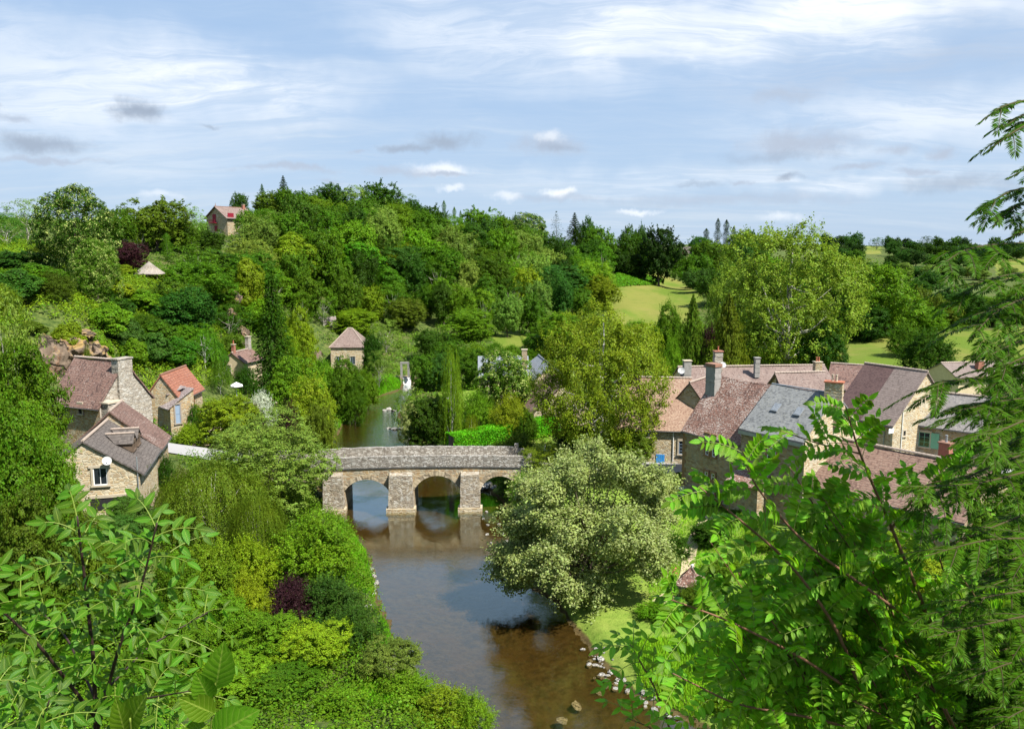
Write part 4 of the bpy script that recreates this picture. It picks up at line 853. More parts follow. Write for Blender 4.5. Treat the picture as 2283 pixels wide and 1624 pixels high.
def small_buildings():
    # thatched belvedere on the cliff
    c = PY(334, 619, 150); g = c[2]; zt = PY(325, 583, 150)[2]; ze = PY(334, 611, 149)[2]
    root = empty('thatched_pavilion', (c[0], c[1], g), 'round open pavilion with conical thatched roof on the hillside', 'pavilion')
    q = MB(); ns = 16; V = []; r = np.random.default_rng(3)
    prof = [(2.75, 0), (2.72, .12), (1.9, .8), (1.1, 1.55), (.4, 2.2), (.12, 2.5)]
    k_ = (zt - ze) / 2.5
    for rr, hh in prof:
        for k in range(ns): V.append((c[0] + rr * (1 + (r.random() - .5) * .05) * math.cos(2 * math.pi * k / ns), c[1] + rr * math.sin(2 * math.pi * k / ns), ze + hh * k_))
    F = [(j * ns + k, j * ns + (k + 1) % ns, (j + 1) * ns + (k + 1) % ns, (j + 1) * ns + k) for j in range(len(prof) - 1) for k in range(ns)] + [tuple(range(ns))[::-1], tuple((len(prof) - 1) * ns + k for k in range(ns))]
    q.add(V, F); q.build('thatched_roof', M['thatch'], root)
    for k in range(8):
        a = 2 * math.pi * k / 8 + .2; q = MB(); p = np.array((c[0] + 2.3 * math.cos(a), c[1] + 2.3 * math.sin(a), 0)); q.tube([p + up3 * (g - .3), p + up3 * (ze + .3)], .08, 6); q.build('post', M['wood'], root)
    # little lichened garden shelter on the right bank
    c = PZ(1541, 1318, 1.6); g = Hs(c[0], c[1]); zt = PY(1546, 1262, c[1])[2]
    root = empty('garden_shelter', (c[0], c[1], g), 'tiny square garden shelter with white lichened tile roof by the river lawn', 'shelter')
    q = MB(); w = 1.05; ze = zt - 1.25
    for k in range(4):
        a, b = R(20 + 90 * k), R(110 + 90 * k)
        p, p2 = (np.array((c[0] + w * 1.42 * math.cos(t_), c[1] + w * 1.42 * math.sin(t_), ze)) for t_ in (a, b)); m = np.array((c[0], c[1], zt))
        mm = (p + p2) / 2 * .5 + m * .5 - up3 * .12
        slab(q, p, p2, m + (p2 - p) * .02, m - (p2 - p) * .02, 4, 4, .06, .05, sag=.12)
    q.build('roof', M['tile_lichen'], root); q = MB(); q.tube([(c[0], c[1], zt - .1), (c[0], c[1], zt + .15), (c[0], c[1], zt + .22)], [.08, .12, .04], 8); q.build('finial', M['canvas'], root)
    for k in range(4):
        a = R(20 + 90 * k); q = MB(); p = np.array((c[0] + 1.1 * math.cos(a), c[1] + 1.1 * math.sin(a), 0)); q.tube([p + up3 * (g - .2), p + up3 * (ze + .15)], .06, 6); q.build('post', M['wood_grey'], root)
    def parasol(px, py, z, r, mat, label, ht=2.2):
        c = PZ(px, py, z + ht); g = z; root = empty('parasol', (c[0], c[1], g), label, 'parasol'); q = MB(); ns = 8; V = [(c[0], c[1], c[2] + .45)]
        for k in range(ns): V.append((c[0] + r * math.cos(2 * math.pi * k / ns), c[1] + r * math.sin(2 * math.pi * k / ns), c[2]))
        for k in range(ns): V.append((c[0] + r * math.cos(2 * math.pi * k / ns), c[1] + r * math.sin(2 * math.pi * k / ns), c[2] - .18))
        q.add(V, [(0, 1 + k, 1 + (k + 1) % ns) for k in range(ns)] + [(1 + k, 9 + k, 9 + (k + 1) % ns, 1 + (k + 1) % ns) for k in range(ns)]); q.build('canopy', mat, root)
        q = MB(); q.tube([(c[0], c[1], g), (c[0], c[1], c[2] + .4)], .03, 6); q.build('pole', M['white'], root)
    c = PY(527, 858, 112); parasol(527, 858, float(c[2]) - 2.2, .9, M['canvas'], 'white parasol open on the terrace left of the tall spruce')
    c = PZ(1705, 1095, 4.6); parasol(1702, 1097, 2.6, 1.3, M['pink'], 'pale pink parasol on the terrace under the slate house')
    # white picket fence beside the manor
    a, b = PZ(1490, 1103, 3.0), PZ(1523, 1106, 3.0); root = empty('picket_fence', tuple(a), 'short white picket fence at the foot of the manor corner', 'fence')
    q = MB(); d = (b - a); nn = 10; t = d / np.linalg.norm(d); n_ = np.cross(t, up3)
    for k in range(nn + 1): q.box(a + d * k / nn + up3 * .5, t, n_, up3, .035, .015, .55)
    q.build('pickets', M['white'], root); q = MB()
    for h_ in (.25, .8): q.box((a + b) / 2 + up3 * h_ + n_ * .03, t, n_, up3, np.linalg.norm(d) / 2, .015, .04)
    q.build('rail', M['white'], root)
    # sluice frame and weir
    base = PZ(905, 852, 0.5); Yw = base[1]; x0, x1 = PY(893, 830, Yw)[0], PY(913, 830, Yw)[0]
    root = empty('sluice_frame', (base[0], Yw, 1.2), 'concrete sluice gate frame standing over the small waterfall', 'sluice gate')
    q = MB(); q.box(((x0 + x1) / 2, Yw, 4.6), (1, 0, 0), (0, 1, 0), up3, (x1 - x0) / 2, .2, .18); q.box((x1 - .2, Yw, 3.0), (1, 0, 0), (0, 1, 0), up3, .2, .2, 1.45); q.box((x0 + .2, Yw, 3.0), (1, 0, 0), (0, 1, 0), up3, .2, .2, 1.45); q.build('frame', M['render_grey'], root)
    q = MB(); q.box(((x0 + x1) / 2 + 1.2, Yw + 1.2, 0.6), (1, 0, 0), (0, 1, 0), up3, 4.6, .5, 1.1); o = q.build('weir_wall', M['stone_dark']); tag(o, 'low dark stone weir wall across the river', 'weir')
    q = MB(); V = []
    for j in range(7):
        for i in range(9): V.append((x0 + .4 + (x1 - x0 - .2) * i / 8, Yw + .7 - .35 * j / 6 - .12 * math.sin(i * 2.3 + j), 1.6 - 1.6 * j / 6))
    q.add(V, [(j * 9 + i, j * 9 + i + 1, (j + 1) * 9 + i + 1, (j + 1) * 9 + i) for j in range(6) for i in range(8)]); o = q.build('waterfall', M['canvas'], smooth=True); tag(o, kind='structure')
    # white creeper topped garden wall left of the bridge trees
    a, b = PZ(560, 893, 5.0), PZ(612, 905, 4.6); root = empty('garden_wall', tuple((a + b) / 2), 'pale rubble garden wall topped with white flowers behind the purple shrub', 'wall')
    t = (b - a) / np.linalg.norm(b - a); q = MB(); q.box((a + b) / 2 - up3 * .4, t, np.cross(t, up3), up3, np.linalg.norm(b - a) / 2 + .5, .25, 1.3); q.build('wall', M['stone_pale'], root)
small_buildings()
# ------------------------------------------------------------------ the bridge
def bridge():
    u = np.array((math.cos(R(2.3)), math.sin(R(2.3)), 0)); n = np.array((-u[1], u[0], 0))     # n points upstream
    O = np.array((-19.0, 83.6, 0))
    def W(x, d, z): s = (x + 19.0) / u[0]; return O + u * s + n * d + up3 * z
    hump = lambda x: 0.22 * (1 - min(1.6, ((x + 9) / 11.5) ** 2))
    root = empty('stone_bridge', (-9, 86, 0), 'old stone road bridge with round arches, square piers and solid parapets', 'bridge')
    DP = 4.3; TOP = 4.38
    ar = [(-25.6, -20.1, 2.1, 3.3), (-17.9, -13.2, 2.15, 3.4), (-10.5, -5.6, 2.15, 3.72), (-3.4, 0.75, 2.1, 3.6)]
    def arcz(a, x):
        x0, x1, zs, zc = a; w = (x1 - x0) / 2; s = zc - zs; rr = (w * w + s * s) / (2 * s); xm = (x0 + x1) / 2
        return zc - rr + math.sqrt(max(0, rr * rr - (x - xm) ** 2))
    q = MB(); solids = []; px = -30
    for a in ar: solids.append((px, a[0])); px = a[1]
    solids.append((px, 6))
    for x0, x1 in solids:
        k = max(1, int((x1 - x0) / 1.2))
        for j in range(k):
            xa, xb = x0 + (x1 - x0) * j / k, x0 + (x1 - x0) * (j + 1) / k
            za, zb = TOP + hump(xa), TOP + hump(xb)
            q.add([W(xa, 0, -1.2), W(xb, 0, -1.2), W(xb, 0, zb), W(xa, 0, za), W(xa, DP, -1.2), W(xb, DP, -1.2), W(xb, DP, zb), W(xa, DP, za)], [(0, 1, 2, 3), (5, 4, 7, 6)] + ([(4, 0, 3, 7)] if j == 0 else []) + ([(1, 5, 6, 2)] if j == k - 1 else []))
    for a in ar:
        k = 22
        for j in range(k):
            xa, xb = a[0] + (a[1] - a[0]) * j / k, a[0] + (a[1] - a[0]) * (j + 1) / k
            za, zb, ta, tb = arcz(a, xa), arcz(a, xb), TOP + hump(xa), TOP + hump(xb)
            q.add([W(xa, 0, za), W(xb, 0, zb), W(xb, 0, tb), W(xa, 0, ta), W(xa, DP, za), W(xb, DP, zb), W(xb, DP, tb), W(xa, DP, ta)], [(0, 1, 2, 3), (5, 4, 7, 6), (1, 0, 4, 5)])
    q.build('spandrel_wall', M['stone'], root)
    r = np.random.default_rng(5)
    for a in ar:
        q = MB(); k = 19; xm = (a[0] + a[1]) / 2; w = (a[1] - a[0]) / 2; s = a[3] - a[2]; rr = (w * w + s * s) / (2 * s); zc = a[3] - rr; A0 = math.asin(min(1, w / rr))
        for j in range(k):
            t0, t1 = -A0 + 2 * A0 * j / k + .006, -A0 + 2 * A0 * (j + 1) / k - .006; ro = rr + .42 + .14 * r.random(); f = -.035 - .03 * r.random()
            P = []
            for d in (f, .1):
                for t_, rad in ((t0, rr - .01), (t1, rr - .01), (t1, ro), (t0, ro)): P.append(W(xm + rad * math.sin(t_), d, zc + rad * math.cos(t_)))
            q.add(P, [(0, 1, 2, 3), (0, 4, 5, 1), (1, 5, 6, 2), (2, 6, 7, 3), (3, 7, 4, 0)])
        q.build('arch_ring', M['arch'], root)
    for x0, x1 in ((-20.1, -17.9), (-13.2, -10.5), (-5.6, -3.4)):
        q = MB(); tz = 4.12; p = .95
        b0, b1, t0, t1 = x0 - .06, x1 + .06, x0 + .14, x1 - .14
        k = 8; V = []
        for j in range(k + 1):
            f = j / k; z = -1 + (tz + 1) * f
            V += [W(b0 + (t0 - b0) * f, .02, z), W(b0 + (t0 - b0) * f + (r.random() - .5) * .06, -p * (1.04 - .12 * f) + (r.random() - .5) * .05, z - .14 * (j == k)), W(b1 + (t1 - b1) * f + (r.random() - .5) * .06, -p * (1.04 - .12 * f) + (r.random() - .5) * .05, z - .14 * (j == k)), W(b1 + (t1 - b1) * f, .02, z)]
        F = [(4 * j + i, 4 * j + i + 1, 4 * j + i + 5, 4 * j + i + 4) for j in range(k) for i in range(3)] + [(4 * k, 4 * k + 1, 4 * k + 2, 4 * k + 3)]
        q.add(V, F); pr = q.build('pier', M['pier'], root)
        q = MB(); q.box((W(x0, -p / 2 - .04, .1) + W(x1, -p / 2 - .04, .1)) / 2, u, n, up3, (x1 - x0) / 2 + .2, p / 2 + .16, .32); q.build('footing', M['stone_pale'], pr)
        q = MB(); q.box((W(x0, DP + .45, 1.3) + W(x1, DP + .45, 1.3)) / 2, u, n, up3, (x1 - x0) / 2, .45, 2.4); q.build('upstream_buttress', M['pier'], pr)
    def strip(name, mat, xa, xb, d0, d1, zfn0, zfn1, jit=0.0, step=.5):
        q = MB(); k = int((xb - xa) / step); V = []
        for j in range(k + 1):
            x = xa + (xb - xa) * j / k; za, zb = zfn0(x), zfn1(x) + (r.random() - .5) * jit
            V += [W(x, d0, za), W(x, d0 + (r.random() - .5) * jit, zb), W(x, d1, zb + (r.random() - .5) * jit), W(x, d1, za)]
        F = [(4 * j + i, 4 * j + (i + 1) % 4, 4 * j + 4 + (i + 1) % 4, 4 * j + 4 + i)[::-1] for j in range(k) for i in range(4)] + [(0, 1, 2, 3), (4 * k + 3, 4 * k + 2, 4 * k + 1, 4 * k)]
        q.add(V, F); return q.build(name, mat, root)
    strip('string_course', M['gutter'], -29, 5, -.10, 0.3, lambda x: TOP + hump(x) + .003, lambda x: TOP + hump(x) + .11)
    strip('near_parapet', M['parapet'], -29, 1.8, -.03, .42, lambda x: TOP + hump(x) + .112, lambda x: TOP + hump(x) + 1.30, .07)
    strip('far_parapet', M['parapet'], -29, 0.6, 3.85, 4.28, lambda x: TOP + hump(x) + .003, lambda x: TOP + hump(x) + 1.36, .07)
    # low splayed continuations at the village end
    def wing(name, x0, d0, x1, d1, z0, z1, hgt):
        q = MB(); a, b = W(x0, d0, z0), W(x1, d1, z1); t = (b - a); t[2] = 0; L = np.linalg.norm(t); t /= L; nn = np.cross(up3, t); k = 6; V = []
        for j in range(k + 1):
            p = a + (b - a) * j / k
            for s_, z_ in ((-.2, 0), (-.2, hgt), (.2, hgt), (.2, 0)): V.append(p + nn * s_ + up3 * (z_ + (r.random() - .5) * .06 * (z_ > 0)))
        q.add(V, [(4 * j + i, 4 * j + (i + 1) % 4, 4 * j + 4 + (i + 1) % 4, 4 * j + 4 + i)[::-1] for j in range(k) for i in range(4)] + [(0, 1, 2, 3), (4 * k + 3, 4 * k + 2, 4 * k + 1, 4 * k)]); q.build(name, M['parapet'], root)
    wing('parapet_wing', 1.95, .2, 5.2, -1.2, 3.6, 3.4, 1.6); wing('parapet_wing', .7, 4.1, 5.0, 5.3, 4.2, 3.6, 1.4)
    for x, d, z in ((1.85, .2, 5.75), (.65, 4.06, 5.95)):
        q = MB(); q.box(W(x, d, z - 1), u, n, up3, .22, .27, 1.2); q.build('end_post', M['parapet'], root)
    strip('deck', M['dressed'], -30, 5.5, .43, 3.84, lambda x: TOP + hump(x) - .4, lambda x: TOP + hump(x) + .2)
bridge()
def road(name, pts, w, mat, off=0.10):
    P = np.array(pts, float); out = []
    for a, b in zip(P[:-1], P[1:]):
        k = max(1, int(np.linalg.norm(b - a) / 1.0))
        for j in range(k): out.append(a + (b - a) * j / k)
    out.append(P[-1]); out = np.array(out)
    for _ in range(6): out[1:-1] = (out[:-2] + 2 * out[1:-1] + out[2:]) / 4
    t = np.gradient(out, axis=0); t /= np.linalg.norm(t, axis=1)[:, None]; nn = np.stack([-t[:, 1], t[:, 0]], 1)
    nw = 7; G = np.stack([out + nn * (w * (k / (nw - 1) - .5)) for k in range(nw)], 1); Z = H(G[..., 0], G[..., 1]) + off
    Z = np.maximum(Z, Z.mean(1, keepdims=True) - .05)
    V = np.concatenate([G, Z[..., None]], 2).reshape(-1, 3); n_ = len(out)
    q = MB(); q.add(V, [(j * nw + k, j * nw + k + 1, (j + 1) * nw + k + 1, (j + 1) * nw + k)[::-1] for j in range(n_ - 1) for k in range(nw - 1)])
    o = q.build(name, mat, smooth=True); tag(o, kind='structure')
M['asphalt'] = plain('worn_asphalt', (0.30, 0.29, 0.29), 0.9, var=0.06, scale=1.5)
M['gravel'] = plain('pale_gravel', (0.42, 0.34, 0.22), 0.95, var=0.15, scale=3)
road('road', [(-43, 88.6), (-38, 87.2), (-30, 86.0), (-26, 85.7)], 4.6, M['asphalt'], .14)
road('road', [(3, 86.6), (9, 86.2), (16.5, 86.3), (24, 90), (34, 92), (44, 84), (54, 74)], 4.2, M['asphalt'], .14)
road('path', [(-36, 92), (-37, 100), (-36, 108)], 3.2, M['gravel'], .16)
road('path', [(11, 58), (14, 61), (15, 66), (17, 71), (20, 76)], 1.1, M['gravel'], .08)
# ------------------------------------------------------------------ foliage meshes, unit height and unit width
PAL = {'dark': (0.0352, 0.0862, 0.0053), 'deep': (0.0202, 0.0493, 0.0053), 'mid': (0.0651, 0.1408, 0.0062), 'bright': (0.1056, 0.2068, 0.0079), 'yellow': (0.1628, 0.2332, 0.0088), 'olive': (0.0968, 0.1496, 0.0097), 'blue': (0.044, 0.11, 0.0123), 'pale': (0.1452, 0.2244, 0.0317), 'silver': (0.2232, 0.285, 0.076), 'purple': (0.044, 0.0158, 0.0194), 'birch': (0.1452, 0.198, 0.0106), 'poplar': (0.1584, 0.242, 0.0211), 'lime': (0.132, 0.242, 0.0079), 'brown': (0.1056, 0.0792, 0.0352), 'white': (0.475, 0.475, 0.399)}
CNAME = {'dark': 'dark green', 'deep': 'blackish green', 'mid': 'mid green', 'bright': 'bright green', 'yellow': 'yellow green', 'olive': 'olive green', 'blue': 'bluish green', 'pale': 'pale green', 'silver': 'silvery', 'purple': 'purple', 'birch': 'golden green', 'poplar': 'light green', 'lime': 'lime green', 'brown': 'brownish', 'white': 'white'}
def nrmz(a): return a / (np.linalg.norm(a, axis=-1, keepdims=True) + 1e-9)
def leaf_quads(c, nr, s, r, asp=0.62, along=None):
    n = len(c); rnd = nrmz(r.normal(size=(n, 3)))
    t = nrmz(np.cross(nr, rnd)) if along is None else nrmz(along + rnd * .35)
    if along is not None: nr = nrmz(np.cross(t, nrmz(np.cross(nr, t) + 1e-4)))
    b = nrmz(np.cross(nr, t)); s = np.broadcast_to(s, (n,))[:, None]
    fold = nr * s * 0.10
    return np.stack([c - t * s * .5, c + b * s * asp * .5 - t * s * .06 + fold, c + t * s * .5, c - b * s * asp * .5 - t * s * .06 + fold], 1)
def sphere(r, n): return nrmz(r.normal(size=(n, 3)))
def lobed(seed, lobes=11, clumps=30, per=48, leaf=.036, z0=.14, env=(.5, .5), clr=.075, shape='round', flat=.7, gaps=0.0, inner=0.25, rvar=.03, sprig=0, slen=.10, extra=(), custom=None):
    r = np.random.default_rng(seed); L = []; zc = (1 + z0) / 2; hz = (1 - z0) / 2
    k = 0
    while len(L) < lobes and k < 5000:
        k += 1; d = sphere(r, 1)[0]; rr = .60 + .12 * r.random() + rvar * r.normal()
        if shape == 'round': p = np.array((d[0] * .5 * rr, d[1] * .5 * rr, zc + d[2] * hz * rr)); R_ = .17 + .07 * r.random()
        elif shape == 'tall':
            z = z0 + .12 + (1 - z0 - .22) * r.random(); w = math.sin(math.pi * min(1, ((z - z0) / (1 - z0)) ** .8)) * .32; p = np.array((d[0] * w, d[1] * w, z)); R_ = .12 + .07 * r.random()
        elif shape == 'dome':
            d[2] = abs(d[2]); p = np.array((d[0] * .36, d[1] * .36, .25 + d[2] * .5)); R_ = .16 + .08 * r.random()
        if all(np.linalg.norm(p - q[0]) > .55 * (R_ + q[1]) for q in L): L.append((p, R_))
    if shape == 'round': L.append((np.array((0, 0, zc)), .24)); L.append((np.array((.03, -.02, .78)), .19))
    if shape == 'tall': L += [(np.array((0, 0, zz)), .15) for zz in (.35, .55, .72, .86)]
    if shape == 'dome': L.append((np.array((0, 0, .55)), .30))
    if custom: L = [(np.array((e_[0], (r.random() - .5) * (.75 - abs(e_[0])) , e_[1])), e_[2]) for e_ in custom] + [(np.array((e_[0] * .8, (r.random() - .5) * .8, e_[1] * .92)), e_[2]) for e_ in custom]
    L += [(np.array(e_[:3]), e_[3]) for e_ in extra]
    C = []; N = []; cen = np.array((0, 0, zc))
    for p, R_ in L:
        m = clumps; d = sphere(r, m * 3); d = d[(d @ nrmz((p - cen) + (0, 0, .12)) > -.45)][:m]
        cc = p + d * R_ * (.82 + .22 * r.random((len(d), 1)))
        for q, dd in zip(cc, d):
            if any(np.linalg.norm(q - p2) < R2 * .72 for p2, R2 in L if p2 is not p): continue
            if r.random() < gaps: continue
            kk = int(per * (.6 + .8 * r.random())); od = sphere(r, kk); od = np.where((od @ nrmz(dd + (0, 0, .6)))[:, None] < -.25, -od, od); o = od * (.55 + .45 * r.random((kk, 1)) ** .6); rad = clr * (.7 + .6 * r.random())
            o = o * rad * np.array((1, 1, flat)); C.append(q + o); N.append(nrmz(dd * .35 + od * .55 + np.array((0, 0, .45)) + sphere(r, kk) * .42))
    heads = [c_[0] for c_ in C]
    for _ in range(sprig):
        q = heads[int(r.integers(len(heads)))]; d = nrmz((q - cen) * .8 + np.array((0, 0, .12)) + r.normal(size=3) * .12); kk = 16; t = r.random(kk); ln = slen * (.4 + r.random())
        C.append(q + np.outer(t * ln, d) + r.normal(size=(kk, 3)) * .010); N.append(nrmz(up3 * .5 + d * .2 + sphere(r, kk) * .8))
    C = np.concatenate(C); N = np.concatenate(N)
    # loose inner leaves
    m = int(len(C) * inner); q = cen + sphere(r, m) * np.array((.40, .40, hz * .8)) * r.random((m, 1)) ** .5; C = np.concatenate([C, q]); N = np.concatenate([N, sphere(r, m)])
    s = leaf * (.7 + .6 * r.random(len(C)))
    C[:, 2] = np.maximum(C[:, 2], 0.0)
    return leaf_quads(C, N, s, r), L
def trunk_mb(L, r, rad=.022, top=.5, limbs=9, lean=0.0, zc=.55):
    q = MB(); n = 7; P = [np.array((lean * (k / (n - 1)) ** 2 + .012 * math.sin(k * 2.1), .01 * math.cos(k * 1.7), -.03 + top * 1.35 * k / (n - 1))) for k in range(n)]
    q.tube(P, [rad * (1.5 if k == 0 else 1 - .75 * k / (n - 1)) for k in range(n)], 7)
    for p, R_ in L[:limbs]:
        k = int(1 + 4 * r.random()); a = P[k]; m = (a + p) / 2 - np.array((0, 0, .04)); q.tube([a, m, a + (p - a) * .86], [rad * .42, rad * .28, rad * .08], 5)
    return q
def spruce(seed, pend=False, lay=30, per=34, leaf=.042, w=.5, sparse=0):
    r = np.random.default_rng(seed); C = []; N = []; A = []
    for k in range(lay):
        z = .06 + .93 * (k / (lay - 1)) ** 1.02; R_ = w * (1 - z) ** .82 * (.85 + .3 * r.random()) + .012; nb = int(7 + 7 * (1 - z))
        a0 = r.random() * 6.3
        for j in range(nb):
            if sparse and r.random() < sparse: continue
            a = a0 + 6.283 * j / nb + r.normal() * .15; rb = R_ * (.7 + .4 * r.random()); kk = max(6, int(per * (.3 + rb / w)))
            t = r.random(kk) ** .75; u = np.array((math.cos(a), math.sin(a), 0)); sd = np.array((-u[1], u[0], 0))
            sp = (r.random(kk) - .5) * .22 * rb * (1.1 - t) * 2.2
            drop = -(.30 if not pend else .16) * rb * t ** 1.2 + .10 * rb * t ** 3
            c = np.array((0, 0, z)) + u * (rb * t)[:, None] + sd * sp[:, None] + np.array((0, 0, 1.)) * (drop)[:, None]
            if pend: c[:, 2] -= r.random(kk) * .075 * (1.1 - z)
            else: c[:, 2] -= r.random(kk) ** 2 * .018
            C.append(c); A.append(np.tile(u * (.25 if pend else 1) + np.array((0, 0, -1.0 if pend else -.25)), (kk, 1))); N.append(nrmz(np.array((0, 0, 1.)) + sphere(r, kk) * .6 + (u * .8 if pend else 0)))
    C, N, A = map(np.concatenate, (C, N, A)); return leaf_quads(C, N, leaf * (.7 + .6 * r.random(len(C))), r, .34, A), []
def column(seed, n=7000, leaf=.022):
    r = np.random.default_rng(seed); z = .06 + .94 * r.random(n); w = .5 * np.minimum(1, 3.5 * z) * np.sqrt(np.clip(1 - z ** 2.4, 0, 1)) * (.82 + .25 * np.sin(z * 23 + r.random(n) * 1.2)); a = r.random(n) * 6.283; k = r.random(n) ** .35
    C = np.stack([np.cos(a) * w * k, np.sin(a) * w * k, z], 1); N = nrmz(np.stack([np.cos(a), np.sin(a), .5 + 0 * a], 1) + sphere(r, n) * .7)
    return leaf_quads(C, N, leaf * (.7 + .6 * r.random(n)), r), []
def weeping(seed, strands=420, per=60, leaf=.017, top=1.0, low=.05, w=.5, dome=.55, asp=.4, bunch=14, spread=.05):
    r = np.random.default_rng(seed); C = []; A = []; N = []
    heads = []
    for _ in range(bunch * 3):
        d = sphere(r, 1)[0]; d[2] = abs(d[2]); heads.append(np.array((d[0] * w * .72, d[1] * w * .72, dome + d[2] * (top - dome) * .92)))
    for i in range(strands):
        h = heads[i % len(heads)] if i % 5 else np.array((r.normal() * .15, r.normal() * .15, dome + (top - dome) * r.random()))
        s = h + r.normal(size=3) * spread; s[2] = min(s[2], top)
        o = nrmz(np.array((s[0], s[1], 1e-3))) ; L = (s[2] - low) * (.25 + .6 * r.random()); m = int(per * (.5 + L)); t = r.random(m)
        x = s + np.outer(t ** .6, o * np.array((1, 1, 0))) * .10; x[:, 2] = s[2] + .03 * np.sin(t * 3.14) - L * t; x += r.normal(size=(m, 3)) * .007
        C.append(x); A.append(np.tile(np.array((0, 0, -1.)) + o * .3, (m, 1))); N.append(nrmz(o + sphere(r, m) * .8 + np.array((0, 0, .3))))
    C, N, A = map(np.concatenate, (C, N, A)); return leaf_quads(C, N, leaf * (.7 + .7 * r.random(len(C))), r, asp, A), [(h, .1) for h in heads]
ASSET = {}
def asset(key, gen, trunk=None, bark='bark', leafm='leaf'):
    Q, L = gen; Q = Q.copy()
    k1 = .5 / np.percentile(np.abs(Q[:, 0, :2]).max(1), 99.0); k2 = 1 / np.percentile(Q[:, 0, 2], 99.6); ks = np.array((k1, k1, k2)); Q *= ks; L = [(np.array(p) * ks, q_ * (k1 + k2) / 2) for p, q_ in L]
    r = np.random.default_rng(abs(hash(key)) % 1000 if False else len(key) * 7)
    me = quads_mesh(key + '_crown', Q); me.materials.append(M[leafm])
    tq = trunk(L, r) if trunk else None
    tm = None
    if tq: tm = tq.mesh(key + '_trunk', uv=False); tm.materials.append(M[bark])
    ASSET[key] = (me, tm)
TR = lambda **k: (lambda L, r: trunk_mb(L, r, **k))
for i in range(6): asset('broad%d' % i, lobed(100 + i, lobes=[12, 9, 15, 11, 8, 13][i], clumps=[30, 36, 24, 30, 40, 28][i], per=44, leaf=.034, clr=[.075, .085, .065, .08, .09, .06][i], z0=.12, flat=.9, rvar=.10, sprig=300, slen=.11, gaps=.08), TR())
for i in range(3): asset('tall%d' % i, lobed(120 + i, lobes=12, clumps=30, per=42, leaf=.030, shape='tall', z0=.05), TR(top=.6))
for i in range(2): asset('airy%d' % i, lobed(130 + i, lobes=16, clumps=16, per=30, leaf=.026, clr=.07, gaps=.25, z0=.15, inner=.1), TR(limbs=16, rad=.018), bark='bark_pale')
for i in range(3): asset('fine%d' % i, lobed(140 + i, lobes=15, clumps=60, per=44, leaf=.023, clr=.05, z0=.04, rvar=.07, sprig=400, slen=.10), TR())
for i in range(4): asset('bush%d' % i, lobed(150 + i, lobes=9, clumps=36, per=46, leaf=.042, clr=.085, shape='dome', z0=0.0), TR(top=.35, rad=.02))
for i in range(4): asset('shrub%d' % i, lobed(160 + i, lobes=[11, 14, 9, 12][i], clumps=[60, 46, 70, 55][i], per=[42, 40, 44, 36][i], leaf=[.026, .022, .03, .025][i], clr=[.05, .045, .055, .04][i], shape='dome', z0=0.0, rvar=.10, gaps=.12, flat=.9, sprig=700, slen=.18), TR(top=.35, rad=.016, limbs=12))
for i in range(2): asset('spruce%d' % i, spruce(170 + i), TR(top=.7, rad=.014, limbs=0))
asset('bigspruce', spruce(173, lay=44, per=70, leaf=.028, w=.5), TR(top=.7, rad=.014, limbs=0))
asset('barespruce', spruce(174, lay=30, per=16, leaf=.024, w=.42, sparse=.25), TR(top=.72, rad=.012, limbs=0))
for i in range(2): asset('pend%d' % i, spruce(176 + i, pend=True, lay=34, per=70, leaf=.032), TR(top=.7, rad=.015, limbs=0))
asset('column', column(180), TR(top=.7, rad=.03, limbs=0))
asset('weepbirch', weeping(182, strands=330, per=52, leaf=.021, dome=.40, bunch=13, spread=.07), TR(top=.68, rad=.012, limbs=14), bark='bark_birch')
asset('weepdome', weeping(184, strands=900, per=60, leaf=.017, dome=.62, top=1.0, low=.02, bunch=16, spread=.06, asp=.35), TR(top=.5, rad=.016, limbs=16), bark='bark_pale')
def bigbirch(seed):
    Q1, L1 = lobed(seed, lobes=30, clumps=85, per=40, leaf=.0155, clr=.040, z0=.05, flat=1.15, gaps=.16, inner=.08, rvar=.09, sprig=900, slen=.07)
    Q2, L2 = weeping(seed + 1, strands=140, per=36, leaf=.0145, dome=.35, bunch=22, spread=.05, asp=.5, low=.2)
    return np.concatenate([Q1, Q2]), L1
asset('bigbirch', bigbirch(190), TR(top=.72, rad=.014, limbs=26), bark='bark_birch')
WL = [(.02, .95, .05), (.17, .89, .07), (-.12, .86, .07), (-.24, .77, .08), (.32, .80, .08), (0, .75, .12), (-.34, .66, .08), (.42, .66, .07), (.20, .64, .12), (-.14, .57, .12), (-.41, .52, .07), (.37, .48, .10), (.08, .48, .13), (-.29, .39, .09), (.30, .32, .10), (-.04, .32, .11), (-.34, .31, .06), (-.46, .30, .05), (.18, .16, .10), (-.02, .15, .09), (-.49, .16, .045), (-.42, .22, .045), (-.17, .23, .06)]
asset('willow', lobed(194, clumps=70, per=34, leaf=.0155, clr=.032, z0=0.0, flat=1.4, gaps=.12, inner=.06, sprig=2400, slen=.085, custom=WL), TR(top=.35, rad=.02, limbs=46))
asset('bigpoplar', lobed(196, lobes=30, clumps=80, per=32, leaf=.016, clr=.036, z0=.04, flat=1.0, gaps=.26, inner=.08, rvar=.08, sprig=900, slen=.06), TR(top=.72, rad=.016, limbs=28), bark='bark_pale')
asset('bigtree', lobed(198, lobes=20, clumps=85, per=36, leaf=.0165, clr=.045, z0=.02, flat=.6, gaps=.08, inner=.12, rvar=.06, sprig=600, slen=.08), TR(top=.45, rad=.016, limbs=22))
asset('chestnut', lobed(200, lobes=20, clumps=80, per=30, leaf=.0205, clr=.045, z0=.02, flat=.6, inner=.15), TR(), leafm='leaf_blossom')
asset('lime', lobed(202, lobes=13, clumps=70, per=32, leaf=.026, clr=.05, z0=.02, flat=.7, inner=.15), TR(), leafm='leaf_blossom')
